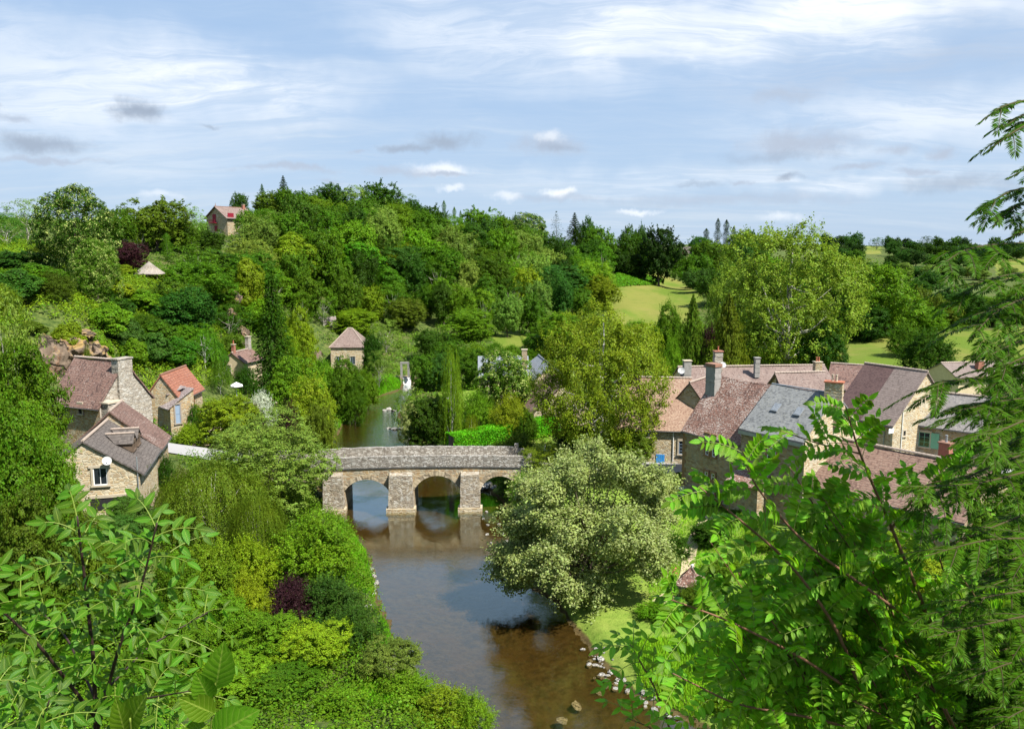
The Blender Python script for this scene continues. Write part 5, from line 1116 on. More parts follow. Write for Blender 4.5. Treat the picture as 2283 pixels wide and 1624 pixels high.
asset('silverbush', lobed(204, lobes=12, clumps=60, per=36, leaf=.022, clr=.055, shape='dome', z0=0), TR(top=.35, limbs=12), leafm='leaf_silver')
asset('flat', lobed(206, lobes=12, clumps=60, per=60, leaf=.022, clr=.08, shape='dome', z0=0, flat=.3), TR(top=.3))
# silver leaves for the riverside willow
ASSET['willow'][0].materials.clear(); ASSET['willow'][0].materials.append(M['leaf_silver'])
POOL = {'broad': ['broad%d' % i for i in range(6)], 'tall': ['tall0', 'tall1', 'tall2'], 'airy': ['airy0', 'airy1'], 'fine': ['fine0', 'fine1', 'fine2'], 'bush': ['bush%d' % i for i in range(4)], 'shrub': ['shrub%d' % i for i in range(4)],
        'spruce': ['spruce0', 'spruce1'], 'pend': ['pend0', 'pend1']}
PR = np.random.default_rng(99)
KNAME = {'broad': ('broadleaf_tree', 'tree'), 'tall': ('broadleaf_tree', 'tree'), 'airy': ('broadleaf_tree', 'tree'), 'fine': ('broadleaf_tree', 'tree'), 'bush': ('bush', 'bush'), 'shrub': ('bush', 'bush'), 'spruce': ('spruce_tree', 'conifer'), 'pend': ('weeping_spruce', 'conifer'),
         'bigspruce': ('spruce_tree', 'conifer'), 'barespruce': ('spruce_tree', 'conifer'), 'column': ('poplar_tree', 'tree'), 'weepbirch': ('birch_tree', 'tree'), 'weepdome': ('weeping_birch', 'tree'), 'bigbirch': ('birch_tree', 'tree'), 'willow': ('willow_tree', 'tree'),
         'bigpoplar': ('poplar_tree', 'tree'), 'bigtree': ('broadleaf_tree', 'tree'), 'chestnut': ('chestnut_tree', 'tree'), 'lime': ('linden_tree', 'tree'), 'silverbush': ('silver_bush', 'bush'), 'flat': ('juniper', 'bush')}
def plant(x, y, w, h, kind, color, label, group=None, rot=None, name=None, z=None, depth=None):
    key = POOL[kind][int(PR.integers(len(POOL[kind])))] if kind in POOL else kind
    me, tm = ASSET[key]; nm, cat = KNAME[kind]
    if name: nm = name
    if z is None: z = Hs(x, y)
    root = empty(nm, (x, y, z - .05), label, cat, group)
    root.scale = (w, depth or w, h); root.rotation_euler = (0, 0, PR.random() * 6.28 if rot is None else rot)
    c = bpy.data.objects.new('crown', me); COL.objects.link(c); c.parent = root
    col = PAL[color]; hero = kind in ('bigbirch', 'willow', 'bigpoplar', 'bigtree', 'chestnut', 'lime', 'weepdome', 'bigspruce'); j = PR.normal(size=3) * (.02 if hero else .08); v = 1 + PR.normal() * (.02 if hero else .12)
    c.color = (max(0, col[0] * v * (1 + j[0])), max(0, col[1] * v * (1 + j[1] * .5)), max(0, col[2] * v * (1 + j[2])), 1)
    if tm is not None: t = bpy.data.objects.new('trunk', tm); COL.objects.link(t); t.parent = root
    return root
def tree(px, ytop, Y, wpx, kind, color, label, group=None, wide=None, zb=None, **k):
    p = PY(px, ytop + 30, Y); t = PY(px, ytop, Y); g = Hs(p[0], Y) if zb is None else zb
    dep = Y * cP - (t[2] - CH) * sP; w = wpx / FPX * dep; h = t[2] - g
    if h < .4 or h > 27: print('TREE?', label, round(h, 1), round(g, 1)); h = max(h, .6)
    return plant(p[0], Y, w * 1.04, h * 1.02, kind, color, label, group, z=g, **k)
# ------------------------------------------------------------------ plants that stand out in the photograph
HAND = [
 (555, 470, 226, 62, 'broad', 'mid', 'green tree hiding the right half of the hilltop house'),
 (75, 715, 98, 60, 'bush', 'olive', 'olive bush on the red scree at the cliff top'), (150, 722, 99, 70, 'bush', 'yellow', 'yellowish scrub over the middle of the cliff'), (225, 742, 99, 60, 'bush', 'bright', 'scrub at the right end of the cliff above the cottage chimney'), (30, 750, 92, 70, 'shrub', 'bright', 'bright shrub left of the red scree'),
 (120, 765, 95.5, 30, 'shrub', 'olive', 'small tuft growing in the cliff face'), (195, 772, 95.5, 30, 'shrub', 'olive', 'small ochre tuft right on the cliff face'),
 # skyline and upper left
 (12, 475, 150, 80, 'airy', 'blue', 'bluish dark tree at the far left end of the skyline'),
 (58, 445, 165, 110, 'airy', 'pale', 'thin pale green tree on the skyline left of the great chestnut'),
 (25, 560, 128, 150, 'broad', 'blue', 'big bluish green tree low at the left edge under the skyline'),
 (105, 545, 135, 90, 'broad', 'olive', 'olive bush-like tree left of the chestnut foot'),
 (162, 419, 128, 185, 'chestnut', 'dark', 'huge dark chestnut tree speckled with pale blossom on the left skyline'),
 (212, 535, 118, 105, 'chestnut', 'mid', 'lower pale blossomed chestnut bough tree in front of the huge dark chestnut'),
 (252, 468, 175, 90, 'broad', 'mid', 'mid green tree on the skyline right of the huge chestnut'),
 (345, 446, 190, 140, 'broad', 'olive', 'broad olive tree with rounded crown between the chestnut and the hilltop house'),
 (305, 480, 185, 80, 'airy', 'olive', 'sparse branchy tree below the round olive crown'),
 (372, 520, 180, 30, 'column', 'mid', 'slim dark cypress-like tree under the round olive crown'),
 (290, 540, 152, 75, 'fine', 'purple', 'wine red shrub tree beside the thatched pavilion', None, 'copper_bush'),
 (268, 590, 146, 60, 'bush', 'yellow', 'yellow green clipped bush between the copper shrub and thatched pavilion'),
 (425, 462, 215, 80, 'airy', 'pale', 'thin pale tree just left of the hilltop house'),
 (412, 500, 195, 90, 'broad', 'mid', 'green tree under the left side of the hilltop house'),
 (470, 512, 205, 60, 'broad', 'dark', 'dark narrow tree below the balcony of the hilltop house'),
 (534, 432, 266, 46, 'fine', 'blue', 'dark bluish cedar right behind the hilltop house'),
 (592, 468, 234, 90, 'broad', 'mid', 'green tree touching the right end of the hilltop house'),
 (585, 412, 262, 46, 'spruce', 'blue', 'leftmost of the three spruces on the hill crest'),
 (608, 425, 275, 40, 'spruce', 'blue', 'middle one of the three spruces on the hill crest'),
 (632, 394, 270, 58, 'spruce', 'deep', 'tallest rightmost of the three spruces on the hill crest'),
 (612, 432, 245, 110, 'broad', 'olive', 'golden olive tree below the three crest spruces'),
 (672, 428, 258, 100, 'broad', 'mid', 'round green crest tree right of the three spruces'),
 (705, 440, 250, 80, 'broad', 'bright', 'brighter green tree on the crest below the round one'),
 (748, 413, 268, 90, 'broad', 'dark', 'dark crest tree left of the hill summit'),
 (792, 414, 268, 80, 'airy', 'pale', 'thin grey green crest tree between two dark crowns'),
 (850, 409, 272, 90, 'broad', 'dark', 'dark tree forming the very summit of the hill'),
 (892, 430, 275, 80, 'airy', 'mid', 'ragged tree just right of the hill summit'),
 (925, 448, 278, 80, 'broad', 'dark', 'dark tree where the crest starts to fall to the right'),
 (960, 462, 282, 80, 'broad', 'dark', 'last dark tree of the high crest before the thin poplars'),
 (990, 448, 330, 17, 'column', 'mid', 'tallest of the thin poplars rising behind the crest'), (1013, 462, 330, 15, 'column', 'mid', 'second thin poplar behind the crest'), (1027, 470, 330, 11, 'column', 'mid', 'shortest thin poplar behind the crest'),
 (1005, 480, 300, 90, 'airy', 'mid', 'loose tree with bare pale trunks in front of the thin poplars'),
 (1075, 467, 312, 100, 'broad', 'mid', 'broad green crest tree right of the thin poplars'), (1115, 482, 315, 70, 'broad', 'mid', 'green crest tree beside the broad one'),
 (1150, 482, 345, 50, 'broad', 'dark', 'dark tree behind the left flank of the domed pale tree'),
 (1178, 477, 335, 78, 'lime', 'blue', 'perfectly domed tree with whitish bloom on the skyline'),
 (1175, 505, 318, 90, 'broad', 'mid', 'green tree in front of the domed pale tree'),
 (1240, 473, 325, 70, 'barespruce', 'deep', 'thin topped dark spruce right of the domed tree'), (1281, 477, 330, 70, 'spruce', 'deep', 'dense dark spruce second right of the domed tree'),
 (1312, 489, 345, 60, 'broad', 'dark', 'dark crown directly right of the dense spruce'), (1335, 510, 335, 80, 'broad', 'mid', 'green tree sloping down right of the dark spruces'),
 (1400, 508, 350, 75, 'broad', 'mid', 'bluish green tree left of the great dark oak'), (1430, 506, 375, 50, 'broad', 'dark', 'dark narrow tree close to the great oak'),
 (1470, 511, 335, 110, 'broad', 'deep', 'great dark oak standing at the top of the meadow'),
 (1360, 545, 345, 80, 'broad', 'dark', 'dark tree in shade at the upper left of the meadow'), (1395, 560, 340, 70, 'broad', 'dark', 'dark bushy tree over the bracken at the meadow head'),
 (1435, 570, 350, 60, 'broad', 'mid', 'slim green tree left of the oak trunk'),
 (1512, 548, 420, 28, 'broad', 'yellow', 'small golden tree touching the half timbered house'),
 (1546, 568, 330, 90, 'broad', 'mid', 'rounded green tree right of the meadow below the half timbered house'), (1560, 600, 300, 80, 'broad', 'blue', 'dark green tree at the right edge of the meadow'),
 (1590, 538, 400, 80, 'broad', 'mid', 'dense green tree below the row of dark poplars'), (1560, 528, 470, 60, 'fine', 'blue', 'blue cedar right above the half timbered house'),
 (1574, 510, 480, 22, 'column', 'deep', 'leftmost and shortest of four dark skyline poplars'), (1600, 488, 480, 20, 'column', 'deep', 'tallest of four dark skyline poplars'), (1619, 491, 480, 22, 'column', 'deep', 'third of four dark skyline poplars'), (1635, 506, 480, 18, 'column', 'deep', 'rightmost of four dark skyline poplars'),
 (1650, 522, 440, 80, 'broad', 'mid', 'green tree with golden cap right of the four poplars'), (1672, 514, 520, 70, 'broad', 'blue', 'bluish tree on the skyline left of the giant poplar'), (1700, 525, 540, 60, 'broad', 'blue', 'far bluish crown behind the left shoulder of the giant poplar'),
 # meadow left edge and mid hill highlights
 (1318, 583, 268, 110, 'fine', 'lime', 'bright round tree leaning over the left edge of the meadow'), (1340, 615, 258, 80, 'fine', 'yellow', 'golden leaved tree hanging over the meadow edge'),
 (1235, 590, 262, 150, 'fine', 'blue', 'large bluish green tree left of the bright meadow edge tree'), (1165, 585, 262, 120, 'fine', 'pale', 'grey green tree in the middle of the wood left of the meadow'),
 (1090, 575, 262, 100, 'broad', 'bright', 'bright green tree near the middle of the wooded slope'), (1015, 568, 258, 110, 'broad', 'pale', 'tall pale leaved tree above the valley beside the bluish round one'),
 (928, 565, 250, 130, 'fine', 'blue', 'bluish round tree right of the golden topped giant'), (838, 558, 232, 135, 'fine', 'yellow', 'golden topped giant tree in the middle of the wooded hill'),
 (880, 540, 240, 110, 'broad', 'yellow', 'yellow flowering crown just above the bluish round tree'), (770, 500, 250, 100, 'fine', 'bright', 'fresh green tree high on the slope with yellow crown behind'), (800, 498, 258, 80, 'broad', 'yellow', 'bright yellow crown high on the slope under the summit'),
 (790, 690, 192, 105, 'fine', 'yellow', 'yellow green dome behind the square pavilion house'), (905, 665, 205, 95, 'fine', 'olive', 'dark olive tree standing above the weir'), (860, 712, 186, 75, 'airy', 'pale', 'pale thin willow right of the square pavilion house'),
 (1045, 690, 195, 110, 'fine', 'bright', 'bushy green tree above the blossoming lime and slate roofs'), (965, 735, 180, 80, 'broad', 'dark', 'dark bush on the far bank behind the weir'), (1005, 760, 165, 80, 'fine', 'mid', 'green waterside tree right of the weir'),
 (945, 790, 150, 70, 'fine', 'mid', 'green alder hanging over the river just past the weir'), (985, 790, 150, 75, 'fine', 'blue', 'bluish alder right of the one by the weir'), (1060, 780, 150, 90, 'fine', 'mid', 'mid green tree left of the blossoming lime'),
 (1200, 745, 185, 90, 'fine', 'mid', 'green tree above the slate gable'), (1255, 700, 180, 120, 'fine', 'bright', 'green tree behind the top left of the great birch'), (1340, 700, 170, 130, 'airy', 'birch', 'golden tree behind the crown of the great birch'),
 (1125, 784, 115, 128, 'lime', 'mid', 'round lime tree covered in creamy blossom'), (1005, 775, 104, 62, 'weepbirch', 'birch', 'slim drooping birch with white stem above the hedge'),
 (965, 884, 106, 125, 'fine', 'dark', 'dense dark green round tree upstream of the bridge'), (920, 895, 112, 60, 'silverbush', 'silver', 'silvery bush leaning over the upstream water'), (905, 870, 122, 60, 'airy', 'olive', 'soft olive willow bush on the right bank upstream'),
 (1062, 872, 108, 80, 'shrub', 'lime', 'vivid green bush between the slim birch and the lime tree'), (1140, 880, 103, 95, 'shrub', 'yellow', 'yellow leaved bush under the blossoming lime'), (1052, 925, 100, 46, 'weepbirch', 'birch', 'small pale weeping shrub left end of the hedge', None, 'weeping_shrub'),
 (1110, 895, 107, 40, 'weepbirch', 'olive', 'drooping olive shrub beside the yellow leaved bush', None, 'weeping_shrub'), (1175, 915, 101, 50, 'shrub', 'mid', 'small green bush at the foot of the barn wall'),
 (1150, 968, 93, 90, 'shrub', 'olive', 'dull olive bush between the hedge and the parapet'),
 # left bank
 (606, 622, 126, 130, 'bigspruce', 'dark', 'tall black green spruce on the left bank'), (665, 690, 150, 80, 'fine', 'yellow', 'yellow green tree right of the tall spruce'), (640, 730, 140, 60, 'shrub', 'yellow', 'low golden tree at the right foot of the tall spruce'),
 (660, 800, 112, 140, 'fine', 'bright', 'spreading fresh green tree in front of the tall spruce'), (690, 845, 104, 120, 'fine', 'yellow', 'yellowish tree above the upstream left bank'), (712, 905, 97, 70, 'fine', 'olive', 'olive tree overhanging the water behind the big bridge tree'),
 (770, 800, 130, 90, 'fine', 'mid', 'green tree below the square pavilion house'), (720, 800, 135, 80, 'shrub', 'bright', 'bright bushy tree left below the pavilion house windows'), (830, 745, 165, 45, 'shrub', 'dark', 'ivy clad corner bush of the square pavilion house'),
 (845, 780, 155, 60, 'airy', 'pale', 'pale slender waterside tree right of the pavilion house'), (815, 825, 140, 60, 'shrub', 'bright', 'bright reedy bush at the bend of the river'), (790, 850, 128, 55, 'shrub', 'mid', 'green bush on the inner bend of the left bank'),
 (455, 735, 118, 96, 'weepbirch', 'mid', 'drooping green birch with white stems right of the orange roof'), (490, 800, 112, 60, 'weepbirch', 'mid', 'smaller drooping birch before the ivy clad cottage'),
 (548, 815, 120, 50, 'shrub', 'dark', 'dark ivy bush at the foot of the cottage'), (520, 745, 140, 60, 'broad', 'olive', 'scrubby olive tree on the cliff above the cottage'),
 (508, 885, 95, 150, 'fine', 'yellow', 'yellow green maple behind the big bridge tree'), (430, 893, 98, 50, 'shrub', 'mid', 'dense green shrub against the orange roofed barn'), (425, 945, 92, 60, 'shrub', 'yellow', 'low yellowish shrub beside the road bend'),
 (592, 918, 76.5, 285, 'bigtree', 'pale', 'big pale tipped tree overhanging the left end of the bridge', None, None), (640, 900, 93, 60, 'shrub', 'purple', 'dark purple shrub peeping behind the big bridge tree', None, 'purple_bush'),
 (560, 905, 97, 60, 'shrub', 'purple', 'purple leaved shrub in front of the garden wall', None, 'purple_bush'), (580, 875, 104, 60, 'shrub', 'white', 'white flowering creeper on the garden wall', None, 'flowering_creeper'),
 (470, 1040, 66, 270, 'weepdome', 'olive', 'low weeping tree with bare pale twigs on top right of the dish house'), (570, 1110, 62, 130, 'weepdome', 'olive', 'smaller weeping tree at the right of the low one'),
 (290, 1108, 60, 120, 'flat', 'blue', 'flat topped bluish juniper before the garage opening'), (265, 1150, 57, 90, 'flat', 'blue', 'smaller bluish juniper below the flat topped one'), (370, 1015, 73, 45, 'shrub', 'dark', 'dark shrub hugging the right wall of the dish house'), (332, 885, 98, 40, 'shrub', 'mid', 'ivy draped over the corner of the lilac roofed outbuilding', None, 'ivy'),
 (25, 780, 64, 220, 'fine', 'mid', 'mid green ash tree left of the cottage roof'), (60, 915, 56, 210, 'bigtree', 'bright', 'large fresh green tree in front of the cottage wall'), (10, 900, 50, 240, 'fine', 'mid', 'mid green tree filling the left edge beside the dish house'),
 (75, 1035, 52, 190, 'bigtree', 'bright', 'light green tree left of the dish house gable'), (5, 640, 72, 150, 'airy', 'pale', 'pale feathery treetop cut by the left edge'), (60, 1100, 46, 190, 'fine', 'olive', 'shaded tree low at the left edge'),
 (185, 1130, 50, 130, 'shrub', 'olive', 'loose bush below the dish house'),
 # right bank
 (1345, 686, 88.5, 285, 'bigbirch', 'birch', 'great golden green birch standing before the village houses'), (1215, 985, 86, 120, 'bigbirch', 'birch', 'low golden bush tree beside the right end of the bridge'), (1290, 950, 90, 120, 'fine', 'deep', 'dark yew-like mass under the great birch'), (1400, 960, 86.5, 110, 'fine', 'olive', 'olive lower bough tree under the right side of the great birch'),
 (1475, 800, 97, 60, 'airy', 'birch', 'thin golden tree between the birch and the salmon roof'),
 (1318, 1003, 61, 405, 'willow', 'silver', 'big silvery willow leaning over the right bank', None, None), (1165, 1055, 82, 66, 'shrub', 'lime', 'bright bush at the right abutment of the bridge'), (1225, 1085, 78, 80, 'shrub', 'purple', 'dark reddish shrub shaded between bridge and willow', None, 'purple_bush'),
 (1545, 660, 135, 96, 'pend', 'olive', 'narrow weeping spruce behind the long roof'), (1625, 658, 132, 130, 'pend', 'olive', 'wider weeping spruce right of the narrow one'), (1580, 725, 140, 52, 'shrub', 'purple', 'purple bush between the two weeping spruces', None, 'purple_bush'),
 (1585, 760, 128, 70, 'spruce', 'olive', 'young golden conifer between the weeping spruces'), (1492, 680, 150, 80, 'fine', 'bright', 'green tree left of the narrow weeping spruce'), (1440, 720, 140, 90, 'airy', 'birch', 'pale golden tree behind the great birch on its right'), (1500, 750, 125, 60, 'shrub', 'bright', 'green garden bush left of the narrow weeping spruce'),
 (1765, 512, 146, 310, 'bigpoplar', 'poplar', 'giant light green poplar with visible pale limbs'), (1640, 590, 165, 120, 'bigpoplar', 'poplar', 'second light poplar at the left shoulder of the giant'), (1700, 700, 160, 130, 'fine', 'dark', 'dark undergrowth tree at the foot of the giant poplar'), (1790, 720, 158, 110, 'fine', 'dark', 'dark tree under the right side of the giant poplar'),
 (1838, 722, 138, 105, 'fine', 'dark', 'round dark green tree at the left edge of the lawn'), (1960, 594, 205, 170, 'fine', 'bright', 'broad bright green tree behind the lawn'), (1925, 680, 200, 110, 'fine', 'dark', 'shaded tree under the broad bright one'), (2050, 690, 205, 110, 'fine', 'bright', 'rounded tree right of the broad bright one'),
 (2020, 722, 172, 80, 'shrub', 'mid', 'green bush on the lawn behind the round lawn tree'), (2072, 736, 150, 115, 'shrub', 'dark', 'round dense bush-like tree standing on the lawn'), (2130, 640, 240, 110, 'fine', 'blue', 'bluish tree behind the pale field'), (2190, 660, 240, 90, 'fine', 'bright', 'bright tree at the back of the pale field'),
 (2250, 650, 240, 100, 'fine', 'mid', 'tree at the right end behind the pale field'), (2160, 690, 232, 80, 'broad', 'yellow', 'low golden tree edging the pale field'), (2100, 690, 228, 90, 'broad', 'mid', 'green tree at the left end of the pale field'), (2230, 700, 232, 80, 'broad', 'olive', 'olive tree along the pale field hedge'), (2280, 690, 235, 90, 'broad', 'mid', 'last tree of the field hedge at the right'),
 (2075, 605, 330, 70, 'broad', 'blue', 'greyish round crown in the middle distance behind the lawn'), (2040, 625, 310, 60, 'broad', 'dark', 'dark ball-shaped tree left of the greyish one'),
 # garden, lower left
 (695, 1158, 61, 190, 'shrub', 'bright', 'large bright rounded bush on the left bank below the bridge'), (735, 1285, 55, 150, 'shrub', 'blue', 'grey green rounded bush beside the stony bank'), (790, 1350, 51, 130, 'shrub', 'blue', 'second grey green bush lower along the bank'), (648, 1290, 54, 110, 'shrub', 'purple', 'dark purple leaved shrub in the left bank garden', None, 'purple_bush'),
 (560, 1200, 58, 110, 'shrub', 'yellow', 'yellowish bush under the weeping tree'), (470, 1205, 56, 150, 'shrub', 'yellow', 'yellow green bush left of the weeping tree shade'), (555, 1275, 53, 100, 'shrub', 'yellow', 'golden round bush in the middle of the garden'), (395, 1240, 53, 140, 'shrub', 'bright', 'bright bush in front of the junipers'),
 (480, 1330, 50, 160, 'fine', 'bright', 'leafy fruit tree left in the garden'), (600, 1375, 49, 190, 'fine', 'bright', 'light green peach tree in the middle of the garden'), (700, 1395, 48, 170, 'fine', 'yellow', 'yellowish peach tree nearer the river'), (520, 1470, 45, 190, 'fine', 'bright', 'leafy fruit tree at the lower left of the garden'),
 (640, 1490, 44.5, 170, 'fine', 'mid', 'low fruit tree behind the vegetable patch'), (380, 1400, 47, 190, 'fine', 'mid', 'green fruit tree behind the foreground sapling'), (250, 1330, 50, 190, 'fine', 'mid', 'green thicket tree behind the foreground sapling stem'), (120, 1290, 46, 200, 'shrub', 'bright', 'bright thicket bush at the lower left'),
 (870, 1432, 47, 150, 'fine', 'pale', 'grey stemmed small tree by the water with pale leaves'), (905, 1500, 45, 140, 'shrub', 'bright', 'light bush in front of the grey stemmed tree'), (985, 1535, 43, 150, 'shrub', 'yellow', 'yellowish waterside bush at the bottom'), (1045, 1545, 42.5, 120, 'shrub', 'bright', 'young leafy bush at the bottom beside the water'),
 (760, 1540, 43, 130, 'shrub', 'bright', 'leafy perennials clump at the bottom of the garden'), (420, 1540, 43, 190, 'fine', 'mid', 'green tree low behind the hazel leaves'), (260, 1480, 44, 200, 'fine', 'mid', 'dark green thicket at the lower left corner'), (90, 1450, 42, 220, 'fine', 'mid', 'shaded thicket in the bottom left corner'), (60, 1220, 48, 150, 'shrub', 'olive', 'scrubby bush on the slope at the left edge'),
 # garden, lower right
 (1575, 1112, 76, 80, 'shrub', 'dark', 'small dark bush by the manor foot'), (1650, 1130, 72, 90, 'shrub', 'mid', 'clipped green bush under the slate house'), (1500, 1190, 66, 80, 'shrub', 'dark', 'dark garden bush on the lawn near the willow'), (1585, 1160, 68, 90, 'shrub', 'dark', 'dark rose bush on the lawn right of the other'), (1620, 1150, 72, 60, 'shrub', 'blue', 'bluish round bush in front of the terrace'),
 (1630, 1240, 62, 110, 'shrub', 'mid', 'leafy bush behind the garden shelter'), (1560, 1300, 57, 80, 'shrub', 'olive', 'climbing rose bush against the garden shelter', None, 'climbing_rose'), (1465, 1345, 56, 90, 'shrub', 'bright', 'fresh bush below the big willow'), (1500, 1370, 55, 90, 'shrub', 'mid', 'green bush left of the shelter path'),
 (1600, 1400, 53, 140, 'shrub', 'bright', 'bright bush below the garden shelter'), (1720, 1350, 55, 150, 'shrub', 'mid', 'green bush right of the garden shelter'), (1720, 1180, 66, 120, 'shrub', 'bright', 'bright bush below the terrace parasol'), (1850, 1250, 58, 170, 'fine', 'bright', 'leafy garden tree behind the acacia sprays'), (1980, 1180, 56, 170, 'fine', 'yellow', 'sunlit tree behind the yew sprays'),
 (2100, 1250, 52, 200, 'fine', 'yellow', 'sunlit golden tree at the right behind the yew'), (1900, 1400, 48, 200, 'fine', 'bright', 'bright thicket behind the acacia stems'), (2060, 1430, 44, 220, 'fine', 'mid', 'thicket low on the right behind the yew'), (1760, 1470, 46, 180, 'shrub', 'bright', 'bright low bush on the right bank'), (1880, 1540, 42, 200, 'shrub', 'mid', 'green thicket at the bottom right'),
 (1640, 1530, 45, 130, 'shrub', 'lime', 'lime green nettle clump by the stony shore'), (2200, 1120, 60, 160, 'fine', 'mid', 'tree in front of the low tiled building'), (2220, 1350, 46, 220, 'fine', 'dark', 'dark thicket at the right edge'), (2250, 860, 95, 160, 'fine', 'dark', 'dark tree at the right edge before the village'),
]
for h in HAND: tree(*h[:7], group=(h[7] if len(h) > 7 else None), name=(h[8] if len(h) > 8 else None), depth=None, **({'rot': 0.0} if h[4] == 'willow' else {}))
# ------------------------------------------------------------------ wooded hill in rows from the crest down
ORD = ['first', 'second', 'third', 'fourth', 'fifth', 'sixth', 'seventh', 'eighth', 'ninth', 'tenth', 'eleventh', 'twelfth', 'thirteenth', 'fourteenth', 'fifteenth', 'sixteenth', 'seventeenth', 'eighteenth', 'nineteenth', 'twentieth', 'twenty-first', 'twenty-second', 'twenty-third', 'twenty-fourth', 'twenty-fifth', 'twenty-sixth', 'twenty-seventh', 'twenty-eighth']
KD = {'broad': 'rounded', 'tall': 'upright', 'fine': 'dense', 'airy': 'sparse', 'bush': 'bushy', 'shrub': 'bushy'}
def rows(rowlist, where, side='left', group=None, avoid=()):
    r = np.random.default_rng(len(where) * 3 + 1); out = []
    for ri, (x0, x1, fn, hgt, wid, kinds, cols) in enumerate(rowlist):
        px = x0; i = 0
        while px < x1:
            py = fn(px) + r.normal() * 3; p = T(px, py)
            w = wid * (.75 + .5 * r.random()); h = hgt * (.75 + .5 * r.random()) * (.62 if (px < 540 and hgt > 9) else 1)
            step = w * FPX / p[1] * .72
            if not any(in_poly([px], [py], a)[0] for a in avoid) and i < len(ORD):
                kind = kinds[int(r.integers(len(kinds)))]; c = cols[int(r.integers(len(cols)))]
                lab = '%s %s, %s from left in %s row %s' % (CNAME[c], 'bush' if kind in ('bush', 'shrub') else 'tree', ORD[i], ORD[ri], where)
                plant(p[0], p[1], w, h, kind, c, lab, group, z=p[2]); i += 1
            px += step
lerp = lambda xs, ys: (lambda x: float(np.interp(x, xs, ys)))
crest = lerp([380, 490, 600, 700, 850, 950, 1080, 1200, 1350, 1500], [545, 540, 508, 505, 502, 533, 556, 575, 596, 640])
lowr = lerp([380, 500, 650, 800, 950, 1100, 1200, 1350], [760, 760, 750, 715, 722, 745, 755, 730])
fr = lambda f: (lambda x: crest(x) + (lowr(x) - crest(x)) * f)
houses_px = [[(430, 470), (560, 470), (560, 560), (430, 560)], [(690, 740), (840, 740), (840, 830), (690, 830)]]
GREENS = ['mid', 'mid', 'dark', 'mid', 'bright', 'bright', 'dark', 'mid', 'bright', 'mid', 'blue', 'yellow', 'mid', 'pale']
rl = []
for k, (f, x0, x1) in enumerate([(.06, 650, 1340), (.16, 600, 1345), (.27, 560, 1350), (.39, 470, 1350), (.52, 430, 1350), (.66, 420, 1340), (.82, 400, 1330), (1.0, 400, 1220)]):
    rl.append((x0 + 13 * (k % 3), x1, fr(f), (10.0, 11.5, 13, 13, 13, 12.5, 11.0, 11.0)[k], 12.5 if k < 6 else 9, ['broad', 'broad', 'fine', 'tall', 'airy', 'broad'], GREENS))
rows(rl, 'down the hill', group='trees of the wooded hillside', avoid=houses_px + [[(1355, 600), (1560, 600), (1560, 760), (1355, 760)]])
# left cliff slope: low scrub
rows([(250, 560, lambda x: 590 + (x - 250) * .05, 3.2, 6, ['bush', 'shrub'], ['yellow', 'olive', 'bright', 'pale']), (20, 560, lambda x: 640 + 8 * math.sin(x / 50), 3.0, 6, ['bush', 'bush', 'shrub'], ['yellow', 'bright', 'olive', 'mid', 'dark']),
      (30, 540, lambda x: 672 + 8 * math.sin(x / 40), 3.4, 6, ['bush', 'shrub'], ['bright', 'olive', 'yellow', 'mid', 'dark', 'blue']), (0, 530, lambda x: 706 + 8 * math.sin(x / 30), 3.6, 6, ['bush', 'shrub'], ['bright', 'olive', 'yellow', 'mid', 'dark']),
      (250, 530, lambda x: 742 + 8 * math.sin(x / 36), 4.2, 6, ['bush', 'broad', 'shrub'], ['bright', 'dark', 'blue', 'mid']), (290, 500, lambda x: 785 + 6 * math.sin(x / 30), 4.5, 6, ['bush', 'broad'], ['bright', 'dark', 'mid', 'blue']), (300, 480, lambda x: 826, 4.2, 5, ['broad', 'bush'], ['bright', 'mid', 'dark', 'blue'])],
     'of left cliff scrub', group='scrub bushes on the cliff slope', avoid=[[(275, 570), (395, 570), (395, 690), (275, 690)], [(40, 690), (235, 690), (235, 800), (40, 800)]])
# far ridge to the right
rows([(1835, 2300, lerp([1835, 2000, 2300], [551, 560, 572]), 14, 15, ['broad', 'broad', 'airy'], ['dark', 'deep', 'blue']), (1840, 2300, lerp([1840, 2300], [566, 580]), 11, 14, ['broad'], ['dark', 'blue', 'deep']),
      (1850, 2290, lerp([1850, 2300], [590, 604]), 11, 14, ['broad'], ['dark', 'mid', 'blue']), (1860, 2260, lerp([1850, 2300], [615, 625]), 8, 11, ['broad', 'tall'], ['mid', 'blue', 'dark', 'pale'])],
     'on the far right ridge', group='trees on the far ridge', avoid=[[(1925, 560), (1985, 560), (1985, 600), (1925, 600)], [(2215, 585), (2300, 585), (2300, 622), (2215, 622)]])
rows([(1480, 1720, lambda x: 600, 11, 13, ['broad'], ['dark', 'mid', 'blue']), (1570, 1840, lambda x: 640, 10, 12, ['broad', 'fine'], ['mid', 'dark', 'bright', 'blue']), (1590, 1900, lambda x: 690, 10, 11, ['broad', 'fine'], ['mid', 'dark', 'dark'])], 'behind giant poplar', group='trees behind the giant poplar')
rows([(1660, 1900, lambda x: 775, 6, 8, ['fine', 'shrub'], ['deep', 'dark', 'deep']), (1890, 2080, lambda x: 745, 9, 9, ['fine', 'broad'], ['dark', 'deep', 'mid']), (2060, 2320, lambda x: 728, 9, 9, ['fine', 'broad'], ['mid', 'olive', 'dark'])], 'at the back of the lawn', group='trees at the back of the lawn')
rows([(1260, 1480, lambda x: 770, 7, 8, ['fine'], ['bright', 'mid', 'yellow']), (1060, 1260, lambda x: 800, 3, 5, ['shrub'], ['bright', 'mid'])], 'above the village gardens', group='garden trees behind the birch')
